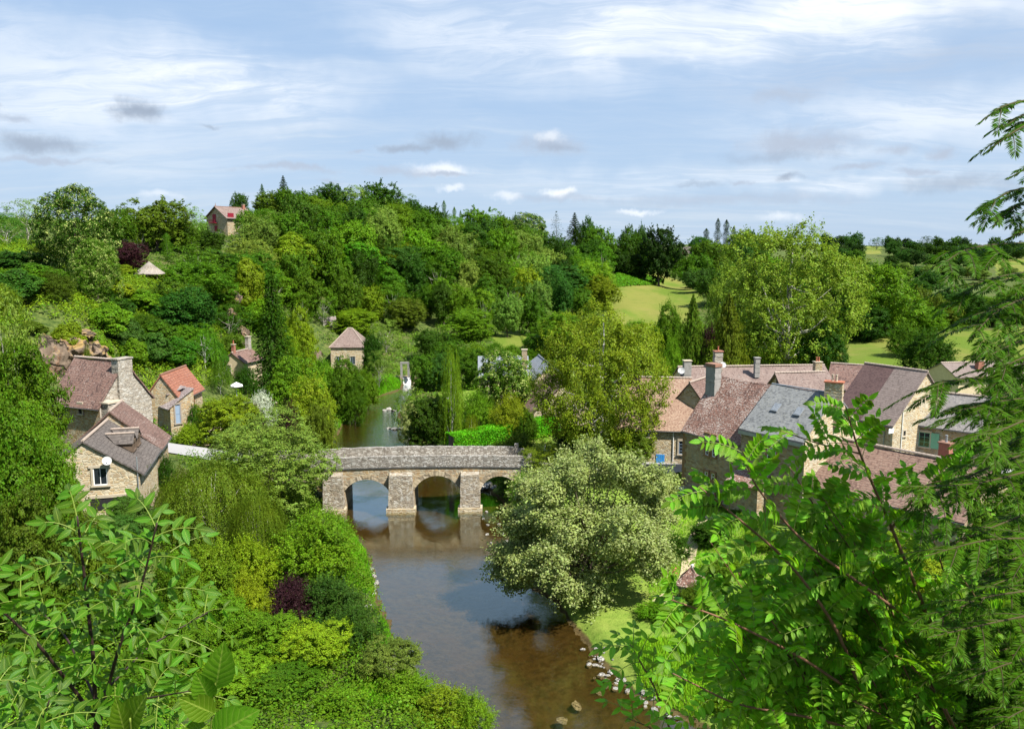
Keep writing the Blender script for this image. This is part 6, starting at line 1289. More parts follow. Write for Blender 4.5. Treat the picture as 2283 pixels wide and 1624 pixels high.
# bare grey tree on the slope and twiggy stems
def bare_tree(px, ytop, Y, label, seed, hw=.28):
    t = PY(px, ytop, Y); g = Hs(t[0], Y); h = t[2] - g; r = np.random.default_rng(seed); root = empty('dead_tree', (t[0], Y, g), label, 'tree'); q = MB()
    def grow(p, d, L, rad, lev):
        P = [p]; dd = d
        for k in range(4): dd = nrmz(dd + r.normal(size=3) * .16 + np.array((0, 0, .06))); P.append(P[-1] + dd * L / 4)
        q.tube(P, [rad * (1 - .16 * k) for k in range(5)], 5, cap=False)
        if lev:
            for k in range(3 if lev > 1 else 2): grow(P[int(r.integers(2, 5))], nrmz(dd + r.normal(size=3) * .75 * np.array((1, 1, .5))), L * (.5 + .25 * r.random()), rad * .55, lev - 1)
    for k in range(2): grow(np.array((t[0] + k * .3, Y, g - .2)), nrmz(np.array((r.normal() * .12, r.normal() * .12, 1.))), h * .62, h * .018, 3)
    q.build('branches', M['bark_pale'], root)
bare_tree(632, 513, 222, 'bare whitish dead tree on the wooded slope below the spruces', 2); bare_tree(560, 500, 205, 'pale forked bare trunk right of the hilltop house', 5); bare_tree(1010, 495, 285, 'pale bare trunk below the thin poplars', 8)
bare_tree(862, 1460, 46, 'small grey dead fruit tree by the lower left bank', 11)
# hedge
def hedge():
    a, b = PZ(1004, 1003, 3.1), PZ(1238, 962, 3.6); d = b - a; L = np.linalg.norm(d[:2]); u = d / L; u[2] = 0; nn = np.array((-u[1], u[0], 0)); r = np.random.default_rng(4); N_ = 26000
    s = r.random(N_) * L; face = r.random(N_); w = 2.2; hh = 1.9
    x = np.zeros((N_, 3)); base = a[None] + np.outer(s / L, d)
    t = (r.random(N_) - .5) * w; z = r.random(N_) * hh; top = face < .5
    off = np.where(top, t, np.where(face < .85, -w / 2, w / 2)); zz = np.where(top, hh, z); nz = vnoise(s, off * 2, 1.3, 4) * .35
    x = base + nn * off[:, None]; x[:, 2] = base[:, 2] + zz + nz - .1; x += r.normal(size=x.shape) * .06
    N = np.where(top[:, None], up3, -nn * np.sign(-off)[:, None]) * .8 + sphere(r, N_) * .8
    me = quads_mesh('hedge', leaf_quads(x, nrmz(N), .20 * (.7 + .6 * r.random(N_)), r)); me.materials.append(M['leaf']); o = bpy.data.objects.new('hedge', me); COL.objects.link(o); o.color = (.10, .33, .008, 1)
    tag(o, 'long clipped bright green hedge behind the right half of the bridge', 'hedge')
    q = MB(); c = (a + b) / 2; q.box(c + up3 * .8, u, nn, up3, L / 2 - .2, w / 2 - .25, .85); q2 = q.build('inner_twigs', M['bark'], None, origin=(0, 0, 0)); q2.parent = o
hedge()
# ground cover: one mass of low leaves nobody could count
def cover(name, pts, leafsz, per, rad, col, seed, h=.6, leafm='leaf', asp=.62):
    r = np.random.default_rng(seed); n = len(pts); k = per
    hh = h * (.5 + r.random((n, 1)))
    o = sphere(r, n * k).reshape(n, k, 3); o[..., 2] = np.abs(o[..., 2]) ** 1.0
    q = pts[:, None, :] + o * np.stack([np.full(n, rad), np.full(n, rad), hh[:, 0]], 1)[:, None, :] * (.6 + .4 * r.random((n, k, 1)))
    N = nrmz(o + up3 * .6 + sphere(r, n * k).reshape(n, k, 3) * .8)
    me = quads_mesh(name, leaf_quads(q.reshape(-1, 3), N.reshape(-1, 3), leafsz * (.6 + .8 * r.random(n * k)), r, asp)); me.materials.append(M[leafm]); ob = bpy.data.objects.new(name, me); COL.objects.link(ob); ob.color = tuple(col) + (1,); tag(ob, kind='stuff'); return ob
def scatter(x0, x1, y0, y1, n, seed, ok=None):
    r = np.random.default_rng(seed); x = x0 + (x1 - x0) * r.random(n); y = y0 + (y1 - y0) * r.random(n); z = H(x, y)
    px, py, dp = proj(x, y, z); m = (dp > 1) & (px > -250) & (px < 2550) & (z > .15) & (ground_class(x, y, z) < .5) & (poly_dist(x, y, RIV) > .4) & ~in_poly(x, y, RIV)
    if ok is not None: m &= ok(x, y, z, px, py)
    return np.stack([x, y, z], 1)[m]
BUILT = [([(-60, 83), (-26, 83), (-26, 90), (-34, 90), (-34, 110), (-39, 110), (-39, 91), (-60, 103)]), [(-42, 62), (-30, 62), (-32, 80), (-52, 92), (-54, 76), (-40, 74)], [(3, 83), (24, 83), (40, 90), (60, 70), (30, 56), (17, 78)]]
def free(x, y, z, px, py):
    m = np.ones(x.shape, bool)
    for p in BUILT: m &= ~in_poly(x, y, p)
    return m & ~((z < 4.6) & (x > -1) & (y > 56) & (y < 80) & (x < 24))
cover('hillside_undergrowth', scatter(-230, 130, 96, 420, 15000, 5, lambda x, y, z, px, py: free(x, y, z, px, py) & ~((x > -8) & (y < 165))), .42, 34, 1.8, (.075, .15, .010), 6, 1.5)
cover('riverside_undergrowth', scatter(-70, 0, 36, 100, 13000, 7, lambda x, y, z, px, py: free(x, y, z, px, py) & (vnoise(x, y, 3.6, 9) < .70)), .18, 46, .8, (.085, .165, .007), 8, 1.35)
cover('right_bank_undergrowth', scatter(8, 60, 34, 62, 2600, 9, lambda x, y, z, px, py: (px > 1560) & (py > 1340) | (px > 1800)), .17, 40, .8, (.13, .24, .009), 10, .8)
cover('slope_undergrowth', scatter(-30, 30, 6, 40, 3200, 11, lambda x, y, z, px, py: py > 1500), .14, 40, .7, (.18, .36, .012), 12, .6)
cover('cliff_undergrowth', scatter(-105, -25, 50, 165, 14000, 17, lambda x, y, z, px, py: free(x, y, z, px, py) & (z > 8.5) & ~((py > 745) & (px < 245))), .26, 40, 1.0, (.15, .24, .010), 18, 1.1)
cover('valley_undergrowth', scatter(-40, 130, 100, 240, 4200, 13, lambda x, y, z, px, py: free(x, y, z, px, py) & (z < 7) & ~((px > 1870) & (y < 215))), .32, 36, 1.1, (.12, .22, .012), 14, .9)
def bracken():
    r = np.random.default_rng(2); n_ = 9000; x = 30 + 60 * r.random(n_); y = 290 + 90 * r.random(n_); z = H(x, y); px, py, dp = proj(x, y, z); m = in_poly(px, py, [(1368, 640), (1378, 600), (1420, 600), (1475, 626), (1455, 634), (1400, 636)])
    cover('bracken', np.stack([x, y, z], 1)[m], .7, 26, 1.6, (.075, .19, .008), 3, 1.0)
bracken()
# tall grass along the banks
def bankgrass(name, poly, n, seed, hgt=.55, col=(.14, .36, .01), mind=.15):
    r = np.random.default_rng(seed); P = np.array([PZ(px, py, .3)[:2] for px, py in poly]); x = P[:, 0].min() + np.ptp(P[:, 0]) * r.random(n * 3); y = P[:, 1].min() + np.ptp(P[:, 1]) * r.random(n * 3)
    m = in_poly(x, y, [tuple(p) for p in P]) & ~in_poly(x, y, RIV); d = poly_dist(x, y, RIV); m &= d > mind; x, y = x[m][:n], y[m][:n]; z = H(x, y); N_ = len(x)
    a = r.random(N_) * 6.283; ln = hgt * (.5 + .8 * r.random(N_)); tip = np.stack([np.cos(a) * .35 * ln, np.sin(a) * .35 * ln, ln], 1); sd = np.stack([-np.sin(a), np.cos(a), 0 * a], 1) * .035; b = np.stack([x, y, z - .05], 1)
    me = quads_mesh(name, np.stack([b - sd, b + sd, b + tip * .7 + sd * .7, b + tip], 1)); me.materials.append(M['leaf']); o = bpy.data.objects.new(name, me); COL.objects.link(o); o.color = col + (1,); tag(o, kind='stuff')
bankgrass('bank_grass', [(730, 1150), (790, 1170), (830, 1260), (845, 1330), (770, 1330), (760, 1200)], 16000, 3); bankgrass('bank_grass', [(740, 1000), (770, 900), (860, 850), (900, 850), (895, 880), (800, 905), (740, 990)], 14000, 4, .9)
bankgrass('bank_grass', [(1400, 1440), (1700, 1440), (1800, 1624), (1440, 1580)], 22000, 5, .4, (.18, .35, .015)); bankgrass('lawn_grass', [(1430, 1100), (1720, 1150), (1720, 1400), (1450, 1400)], 30000, 6, .22, (.18, .36, .012)); bankgrass('bank_grass', [(850, 1380), (950, 1460), (1120, 1624), (800, 1624)], 14000, 7, .5)
# ------------------------------------------------------------------ rocks
def rockmesh(seed, sub=3, rough=.28):
    import bmesh
    bm = bmesh.new(); bmesh.ops.create_icosphere(bm, subdivisions=sub, radius=1); r = np.random.default_rng(seed); pl = [(nrmz(r.normal(size=3)), .55 + .35 * r.random()) for _ in range(14)]
    from mathutils import noise as mn
    for v in bm.verts:
        p = np.array(v.co)
        for n_, d in pl:
            k = p @ n_
            if k > d: p = p - n_ * (k - d)
        f = 1 + rough * mn.noise(Vector(p * 2.2 + seed)) + rough * .4 * mn.noise(Vector(p * 6 + seed)); v.co = Vector(p * f)
    me = bpy.data.meshes.new('rock'); bm.to_mesh(me); bm.free(); return me
PEB = [rockmesh(i, 2, .2) for i in range(6)]
for m_ in PEB: m_.materials.append(M['pebble'])
def pebble(px, py, s, label, group, z=None, name='river_stone', seed=0, flat=.6):
    r = np.random.default_rng(seed + int(px * 7 + py)); p = PZ(px, py, .1); g = max(Hs(p[0], p[1]), -.12) if z is None else z
    o = bpy.data.objects.new(name, PEB[int(r.integers(6))]); COL.objects.link(o); o.location = (p[0], p[1], g + s * .12); o.scale = (s * (.8 + .5 * r.random()), s * (.7 + .4 * r.random()), s * flat * (.7 + .5 * r.random())); o.rotation_euler = (r.normal() * .2, r.normal() * .2, r.random() * 6.3); tag(o, label, 'stone', group)
r = np.random.default_rng(12)
for (px, py) in [(790, 1143), (806, 1152), (817, 1160), (800, 1170)]: pass
for k in range(30):
    t = r.random(); px, py = 818 + 14 * math.sin(t * 3) + r.normal() * 5, 1262 + t * 72; pebble(px, py, .16 + .22 * r.random(), 'white bank stone in the row on the left shore below the grass', 'white stones along the left shore')
pebble(829, 1367, .62, 'large flat pale boulder at the left waterline', None, seed=3, flat=.5)
for k in range(70):
    t = r.random(); px = np.interp(t, [0, .3, .6, 1], [1318, 1352, 1400, 1500]) + r.normal() * 12; py = np.interp(t, [0, .3, .6, 1], [1448, 1500, 1530, 1590]) + r.normal() * 7; pebble(px, py, .10 + .24 * r.random() ** 2, 'white shore stone scattered at the foot of the right bank', 'white stones along the right shore')
for k in range(26):
    px, py = 1128 + r.normal() * 16, 1262 + r.normal() * 14; pebble(px, py, .12 + .16 * r.random(), 'pale stone on the small shoal left of the willow', 'stones on the shoal')
for (px, py, s) in [(1084, 1139, .25), (1110, 1140, .3), (1087, 1168, .2), (1112, 1166, .28), (1120, 1188, .3), (1086, 1189, .22), (1095, 1208, .18), (1102, 1221, .3), (1112, 1218, .24), (1077, 1154, .2), (1128, 1205, .3)]: pebble(px, py, s, 'small white stone in the shallows below the third arch', 'stones in the shallows', z=-.02)
for (px, py, s) in [(858, 914, .5), (867, 912, .6), (878, 914, .6), (890, 915, .5), (866, 953, .45), (880, 955, .7), (893, 954, .6), (903, 958, .6), (912, 975, .5), (905, 868, .5), (918, 866, .6), (928, 864, .5)]: pebble(px, py, s, 'pale boulder breaking the riffle upstream of the bridge', 'boulders upstream', z=-.02)
for (px, py, s) in [(1075, 1088, .7), (1090, 1086, .9), (1105, 1090, .7), (1118, 1088, .8)]: pebble(px, py, s, 'grey rock on the bank seen through the third arch', 'rocks behind the third arch', z=.1)
for (px, py, s) in [(1285, 1557, .45), (1340, 1530, .35), (1255, 1590, .5)]: pebble(px, py, s, 'dim flat rock lying under the brown water', 'submerged rocks', z=-.42, name='submerged_rock', flat=.35)
def crag(px, py, Y, w, h, label, seed, mat='rock', d=None, tilt=.2):
    me = rockmesh(seed, 5, .42); me.materials.append(M[mat]); p = PY(px, py, Y); o = bpy.data.objects.new('rock_outcrop', me); COL.objects.link(o); o.location = tuple(p); o.scale = (w, d or w * .8, h); o.rotation_euler = (tilt, tilt * .5, seed * 1.3); tag(o, label, 'rock')
crag(125, 812, 97, 2.6, 3.2, 'tall grey cliff rock left behind the mottled cottage roof', 31); crag(165, 795, 99, 3.0, 2.7, 'brown cleft rock above the mottled cottage roof', 32); crag(212, 798, 98, 2.0, 1.9, 'grey rounded rock above the right end of the cottage roof', 33)
crag(105, 835, 94, 2.6, 4.0, 'pale grey slab of cliff at the left end of the cottage roof', 34); crag(58, 762, 101, 1.8, 3.0, 'reddish scree face on the left of the cliff', 35, 'rock_red'); crag(190, 752, 104, 2.2, 1.1, 'pale rock ledge topping the cliff', 36); crag(120, 745, 104, 2.2, 1.0, 'rust stained ledge between scrub on the cliff top', 37, 'rock_red')
crag(545, 752, 146, 1.4, 2.4, 'grey rock corner above the ivy clad cottage', 38); crag(507, 712, 150, 1.8, 2.4, 'dry brown rock face under the scrub above the cottage', 39); crag(470, 670, 158, 1.5, 1.4, 'small rock outcrop in the middle of the cliff slope', 40); crag(522, 668, 165, 1.5, 2.0, 'brown rock gully right of the cliff slope', 41)
crag(590, 655, 186, 2.5, 3.0, 'dark hollow rock left of the golden giant', 42, 'rock_red'); crag(2, 1090, 52, 1.6, 2.2, 'ochre rock at the left edge of the photo', 43)
# flowers by the orange roofed barn
def flowers(px, py, z, n, s, label, col):
    c = PZ(px, py, z); r = np.random.default_rng(int(px)); x = c + r.normal(size=(n, 3)) * s; me = quads_mesh('flowers', leaf_quads(x, nrmz(up3 + sphere(r, n)), .14, r, .9)); me.materials.append(M['leaf']); o = bpy.data.objects.new('flowering_plant', me); COL.objects.link(o); o.color = col + (1,); tag(o, label, 'flowers')
    q = MB(); q.tube([c - up3 * .9, c], .04, 5); b = q.build('stem', M['bark'], None); b.parent = o
flowers(448, 914, 6.2, 140, .5, 'red roses climbing beside the orange roofed barn', (.5, .03, .02)); flowers(352, 1018, 8.0, 50, .22, 'red geraniums at the dormer of the dish house', (.6, .01, .01)); flowers(1497, 1278, 2.0, 40, .35, 'pink roses beside the garden shelter', (.6, .1, .15))
# ------------------------------------------------------------------ plants close to the lens
NEARV = {'f': [], 'y': [], 'h': []}
def leaflet(base, d, nrm, L, W, curl=.15, nl=4, tipk=1.0):
    """one leaflet: midrib fold, curved blade; returns list of quads"""
    d = nrmz(d); nrm = nrmz(nrm - d * np.dot(nrm, d)); b = np.cross(nrm, d); out = []; P = []
    for k in range(nl + 1):
        t = k / nl; w = W * .5 * (math.sin(math.pi * (t ** (.75 if tipk >= 1 else .9))) ** .75 if 0 < t < 1 else .02) ; c = base + d * L * t - nrm * curl * L * t * t
        P.append((c + b * w + nrm * w * .35, c, c - b * w + nrm * w * .35))
    return P
class Fol:
    def __init__(s): s.v = []; s.f = []; s.t = []
    def leaf(s, *a, **k):
        P = leaflet(*a, **k); o = len(s.v)
        for k_, row in enumerate(P): s.v.extend(row); t_ = k_ / (len(P) - 1); s.t += [(-1, t_), (0, t_), (1, t_)]
        for j in range(len(P) - 1):
            for i in (0, 1): s.f.append((o + 3 * j + i, o + 3 * j + i + 1, o + 3 * j + 4 + i, o + 3 * j + 3 + i))
    def build(s, name, root, col, mat='leaf_near'):
        o = np.array(root['_w']); me = bpy.data.meshes.new(name); me.from_pydata([tuple(np.array(v) - o) for v in s.v], [], s.f); me.update(); me.polygons.foreach_set('use_smooth', [True] * len(me.polygons)); me.materials.append(M[mat])
        vi = np.empty(len(me.loops), int); me.loops.foreach_get('vertex_index', vi); me.uv_layers.new(name='UVMap').data.foreach_set('uv', np.array(s.t, dtype=np.float32)[vi].ravel())
        ob = bpy.data.objects.new(name, me); COL.objects.link(ob); ob.parent = root; ob.color = tuple(col) + (1,); return ob
def frond(F, stems, base, d, nrm, L, pairs, ll, lw, r, stemr=.0016, droop=.25, curl=.15, ang=62, fold=.2):
    """a pinnate leaf: stalk with paired leaflets and one at the tip"""
    d = nrmz(d); nrm = nrmz(nrm - d * np.dot(nrm, d)); P = []
    for k in range(9): t = k / 8; P.append(base + d * L * t - np.array((0, 0, 1)) * droop * L * t * t)
    stems.tube(P, [stemr * (1.2 - .7 * k / 8) for k in range(9)], 4, cap=False)
    P = np.array(P)
    for k in range(pairs):
        t = .2 + .76 * k / max(1, pairs - 1) if pairs > 1 else .6; x = t * 8; i = min(7, int(x)); c = P[i] + (P[i + 1] - P[i]) * (x - i); dd = nrmz(P[i + 1] - P[i]); b = np.cross(nrm, dd); sz = (.72 + .28 * math.sin(math.pi * min(1, t * 1.05))) * (.85 + .3 * r.random())
        for sg in (-1, 1):
            a = R(ang + r.normal() * 8); q = dd * math.cos(a) + b * sg * math.sin(a) - np.array((0, 0, .12 + .15 * r.random())); F.leaf(c, q, nrmz(nrm + b * sg * -fold + r.normal(size=3) * .22), ll * sz, lw * sz * (.9 + .2 * r.random()), curl=curl * (.4 + r.random()))
    F.leaf(P[-1], P[-1] - P[-2], nrm, ll * .95, lw * .9, curl=curl)
def V3(px, py, Y): return PY(px, py, Y)
def path3(pts, n=24):
    P = np.array([V3(*p) for p in pts]); s = np.linspace(0, len(P) - 1, n); out = np.stack([np.interp(s, range(len(P)), P[:, i]) for i in range(3)], 1)
    for _ in range(3): out[1:-1] = (out[:-2] + 2 * out[1:-1] + out[2:]) / 4
    return out
def woody(name, label, cat, axes, col, kind, seed, stemmat, ground=None, group=None):
    r = np.random.default_rng(seed); F = Fol(); st = MB(); tw = MB(); base = path3(axes[0][0])[0]
    root = empty(name, (base[0], base[1], Hs(base[0], base[1])), label, cat, group)
    for pts, r0, r1, spec in axes:
        P = path3(pts); n = len(P); st.tube(P, [r0 + (r1 - r0) * k / (n - 1) for k in range(n)], 7)
        t0, cnt, L, sc = spec
        for k in range(cnt):
            t = t0 + (1 - t0) * (k + .5 * r.random()) / cnt; x = t * (n - 1); i = min(n - 2, int(x)); c = P[i] + (P[i + 1] - P[i]) * (x - i); ax = nrmz(P[i + 1] - P[i])
            a = k * 2.4 + r.random() * .6; side = nrmz(np.cross(ax, (.3, .2, 1))); u2 = np.cross(ax, side); d = nrmz(ax * (.35 + .5 * t) + (side * math.cos(a) + u2 * math.sin(a)) * 1.0 + np.array((0, 0, .25)))
            nr = nrmz(np.array((0, 0, .9)) + np.array((.3, -.7, 0)) + r.normal(size=3) * .25); l = L * (.7 + .5 * r.random()) * (1 if t < .85 else .7)
            if kind == 'ash': frond(F, tw, c, d, nr, l, int(3 + r.integers(2)), .060 * sc, .024 * sc, r, .0018, .35, .20, 58)
            if kind == 'acacia': frond(F, tw, c, d, nr, l, int(6 + r.integers(4)), .040 * sc, .021 * sc, r, .0011, .28, .10, 74)
    ob = st.build('stem', stemmat, root, smooth=True); F.build('foliage', root, col); tw.build('leaf_stalks', M['stalk'], root); return root
M['stalk'] = plain('green_stalk', (0.16, 0.22, 0.03), .6, var=.1); M['darkstem'] = plain('dark_stem', (0.035, 0.018, 0.016), .6, var=.2); M['redstem'] = plain('reddish_stem', (0.17, 0.085, 0.05), .6, var=.3, scale=20); M['yewwood'] = plain('yew_wood', (0.055, 0.045, 0.015), .8, var=.3, scale=20)
lb = -0.0
# ash saplings, lower left
woody('ash_sapling', 'dark stemmed ash sapling close by at the lower left with two tall leafy shoots', 'sapling',
      [([(215, 1900, 2.7), (212, 1500, 2.6), (190, 1300, 2.55), (172, 1150, 2.5)], .009, .003, (.40, 19, .26, 1)), ([(214, 1640, 2.65), (262, 1450, 2.55), (315, 1310, 2.5), (350, 1165, 2.45)], .007, .0025, (.25, 19, .24, 1)),
       ([(214, 1600, 2.65), (90, 1440, 2.45), (-60, 1300, 2.3)], .007, .003, (.1, 17, .26, 1)), ([(214, 1560, 2.7), (330, 1440, 2.9), (470, 1360, 3.1)], .005, .002, (.1, 13, .22, 1)),
       ([(214, 1700, 2.65), (120, 1560, 2.6), (30, 1500, 2.5)], .005, .002, (.1, 16, .24, 1)), ([(214, 1660, 2.65), (300, 1560, 2.5), (420, 1540, 2.4)], .005, .002, (.1, 12, .22, 1)), ([(214, 1560, 2.6), (150, 1420, 2.8), (60, 1330, 3.0)], .005, .002, (.2, 10, .22, 1))], (.075, .185, .006), 'ash', 21, M['darkstem'])
woody('ash_sapling', 'smaller leafy sapling filling the bottom left corner', 'sapling', [([(40, 1950, 2.2), (60, 1700, 2.1), (110, 1560, 2.0)], .006, .002, (.2, 12, .2, .9)), ([(40, 1800, 2.2), (-20, 1620, 2.1), (-40, 1480, 2.0)], .005, .002, (.1, 11, .2, .9)), ([(60, 1800, 2.3), (220, 1650, 2.4), (330, 1600, 2.5)], .005, .002, (.1, 12, .2, .9))], (.06, .16, .006), 'ash', 22, M['darkstem'])
# hazel leaves
def hazel():
    root = empty('hazel_shoot', tuple(np.append(V3(500, 1700, 1.7)[:2], 24.9)), 'broad round ribbed hazel leaves close by at the bottom left', 'sapling'); F = Fol(); st = MB(); r = np.random.default_rng(3)
    P = path3([(455, 2000, 1.75), (462, 1700, 1.7), (478, 1540, 1.65), (485, 1470, 1.65)]); st.tube(P, .0022, 6)
    P2 = path3([(300, 1950, 1.7), (296, 1700, 1.65), (290, 1600, 1.6)]); st.tube(P2, .002, 6)
    for bx, by, tx, ty, L in [(480, 1535, 497, 1448, .082), (468, 1560, 440, 1510, .062), (478, 1590, 408, 1560, .07), (462, 1620, 408, 1640, .06), (475, 1640, 560, 1590, .10), (285, 1625, 310, 1560, .085), (280, 1640, 262, 1570, .06)]:
        b = V3(bx, by, 1.66); t = V3(tx, ty, 1.60); F.leaf(b, t - b, np.array((.25, -.8, .75)) + r.normal(size=3) * .15, np.linalg.norm(t - b) * 1.05, L * .82, curl=.12, nl=6, tipk=.6); st.tube([b, b + (P[12] - b) * .12], .001, 4)
    st.build('stem', M['stalk'], root, smooth=True); F.build('foliage', root, (.16, .31, .012))
hazel()
# false acacia, right
AC = [([(1980, 1950, 2.6), (1940, 1600, 2.5), (1870, 1400, 2.4), (1760, 1250, 2.35), (1640, 1150, 2.3), (1560, 1085, 2.3)], .008, .002, (.3, 20, .17, 1)),
      ([(2230, 1950, 2.7), (2150, 1600, 2.7), (2080, 1400, 2.6), (1990, 1180, 2.5), (1915, 1010, 2.45), (1885, 905, 2.4)], .010, .002, (.35, 22, .17, 1)),
      ([(1930, 1560, 2.5), (1780, 1460, 2.4), (1620, 1380, 2.3), (1480, 1330, 2.25)], .006, .002, (.15, 16, .18, 1)), ([(2080, 1420, 2.6), (1960, 1330, 2.4), (1790, 1210, 2.3), (1680, 1080, 2.3), (1655, 1000, 2.3)], .006, .002, (.2, 17, .17, 1)),
      ([(1985, 1180, 2.5), (2060, 1080, 2.4), (2150, 1060, 2.35)], .004, .0015, (.1, 9, .16, 1)), ([(1950, 1640, 2.5), (1820, 1600, 2.45), (1640, 1570, 2.4), (1500, 1500, 2.3)], .006, .002, (.1, 15, .18, 1)),
      ([(1960, 1700, 2.6), (1850, 1560, 2.6), (1740, 1440, 2.6), (1560, 1290, 2.6)], .005, .002, (.1, 15, .17, 1)), ([(2150, 1600, 2.7), (2010, 1500, 2.6), (1900, 1330, 2.6), (1850, 1180, 2.6), (1760, 1040, 2.6)], .006, .002, (.15, 18, .17, 1)),
      ([(2190, 1750, 2.7), (2100, 1560, 2.6), (2030, 1480, 2.5), (1960, 1440, 2.4)], .005, .002, (.1, 13, .17, 1)), ([(2180, 1700, 2.7), (2200, 1500, 2.7), (2120, 1320, 2.7), (2080, 1200, 2.7)], .006, .002, (.1, 16, .17, 1)), ([(1960, 1780, 2.4), (1800, 1680, 2.3), (1700, 1640, 2.3)], .005, .002, (.1, 10, .18, 1)),
      ([(1980, 1850, 2.5), (1950, 1700, 2.5), (1880, 1560, 2.6), (1790, 1480, 2.7)], .005, .002, (.1, 13, .17, 1)), ([(1915, 1010, 2.45), (1830, 990, 2.4), (1740, 960, 2.4)], .003, .0012, (.1, 7, .15, .9)), ([(2100, 1850, 2.6), (2060, 1700, 2.5), (1980, 1600, 2.5), (1900, 1560, 2.4)], .005, .002, (.1, 13, .17, 1))]
woody('false_acacia', 'false acacia with oval leaflets and reddish stems close by on the right', 'tree', AC, (.135, .31, .006), 'acacia', 33, M['redstem'])
woody('ash_sapling', 'slender ash sapling leaning over the stony shore at the bottom right', 'sapling', [([(1560, 1950, 2.9), (1500, 1640, 2.8), (1460, 1530, 2.75), (1425, 1470, 2.7), (1405, 1435, 2.7)], .005, .0018, (.45, 12, .17, .8)), ([(1520, 1700, 2.8), (1450, 1620, 2.7), (1400, 1600, 2.6)], .004, .0015, (.1, 8, .18, .8))], (.14, .32, .02), 'ash', 35, M['redstem'])
_r = np.random.default_rng(8); AC2 = []
for _k in range(76):
    _x, _y = (1540 + 640 * _r.random(), 1190 + 420 * _r.random()) if _k < 52 else (1560 + 380 * _r.random(), 1090 + 300 * _r.random()); _y += max(0, 1800 - _x) * .50; _Y = 2.4 + 1.0 * _r.random(); AC2.append(([(_x + 190, _y + 330, _Y + .1), (_x + 110, _y + 160, _Y + .05), (_x, _y, _Y)], .004, .0012, (.15, 13, .17, 1)))
woody('false_acacia', 'lower false acacia thicket filling the bottom right corner', 'tree', AC2, (.115, .28, .006), 'acacia', 43, M['redstem'])
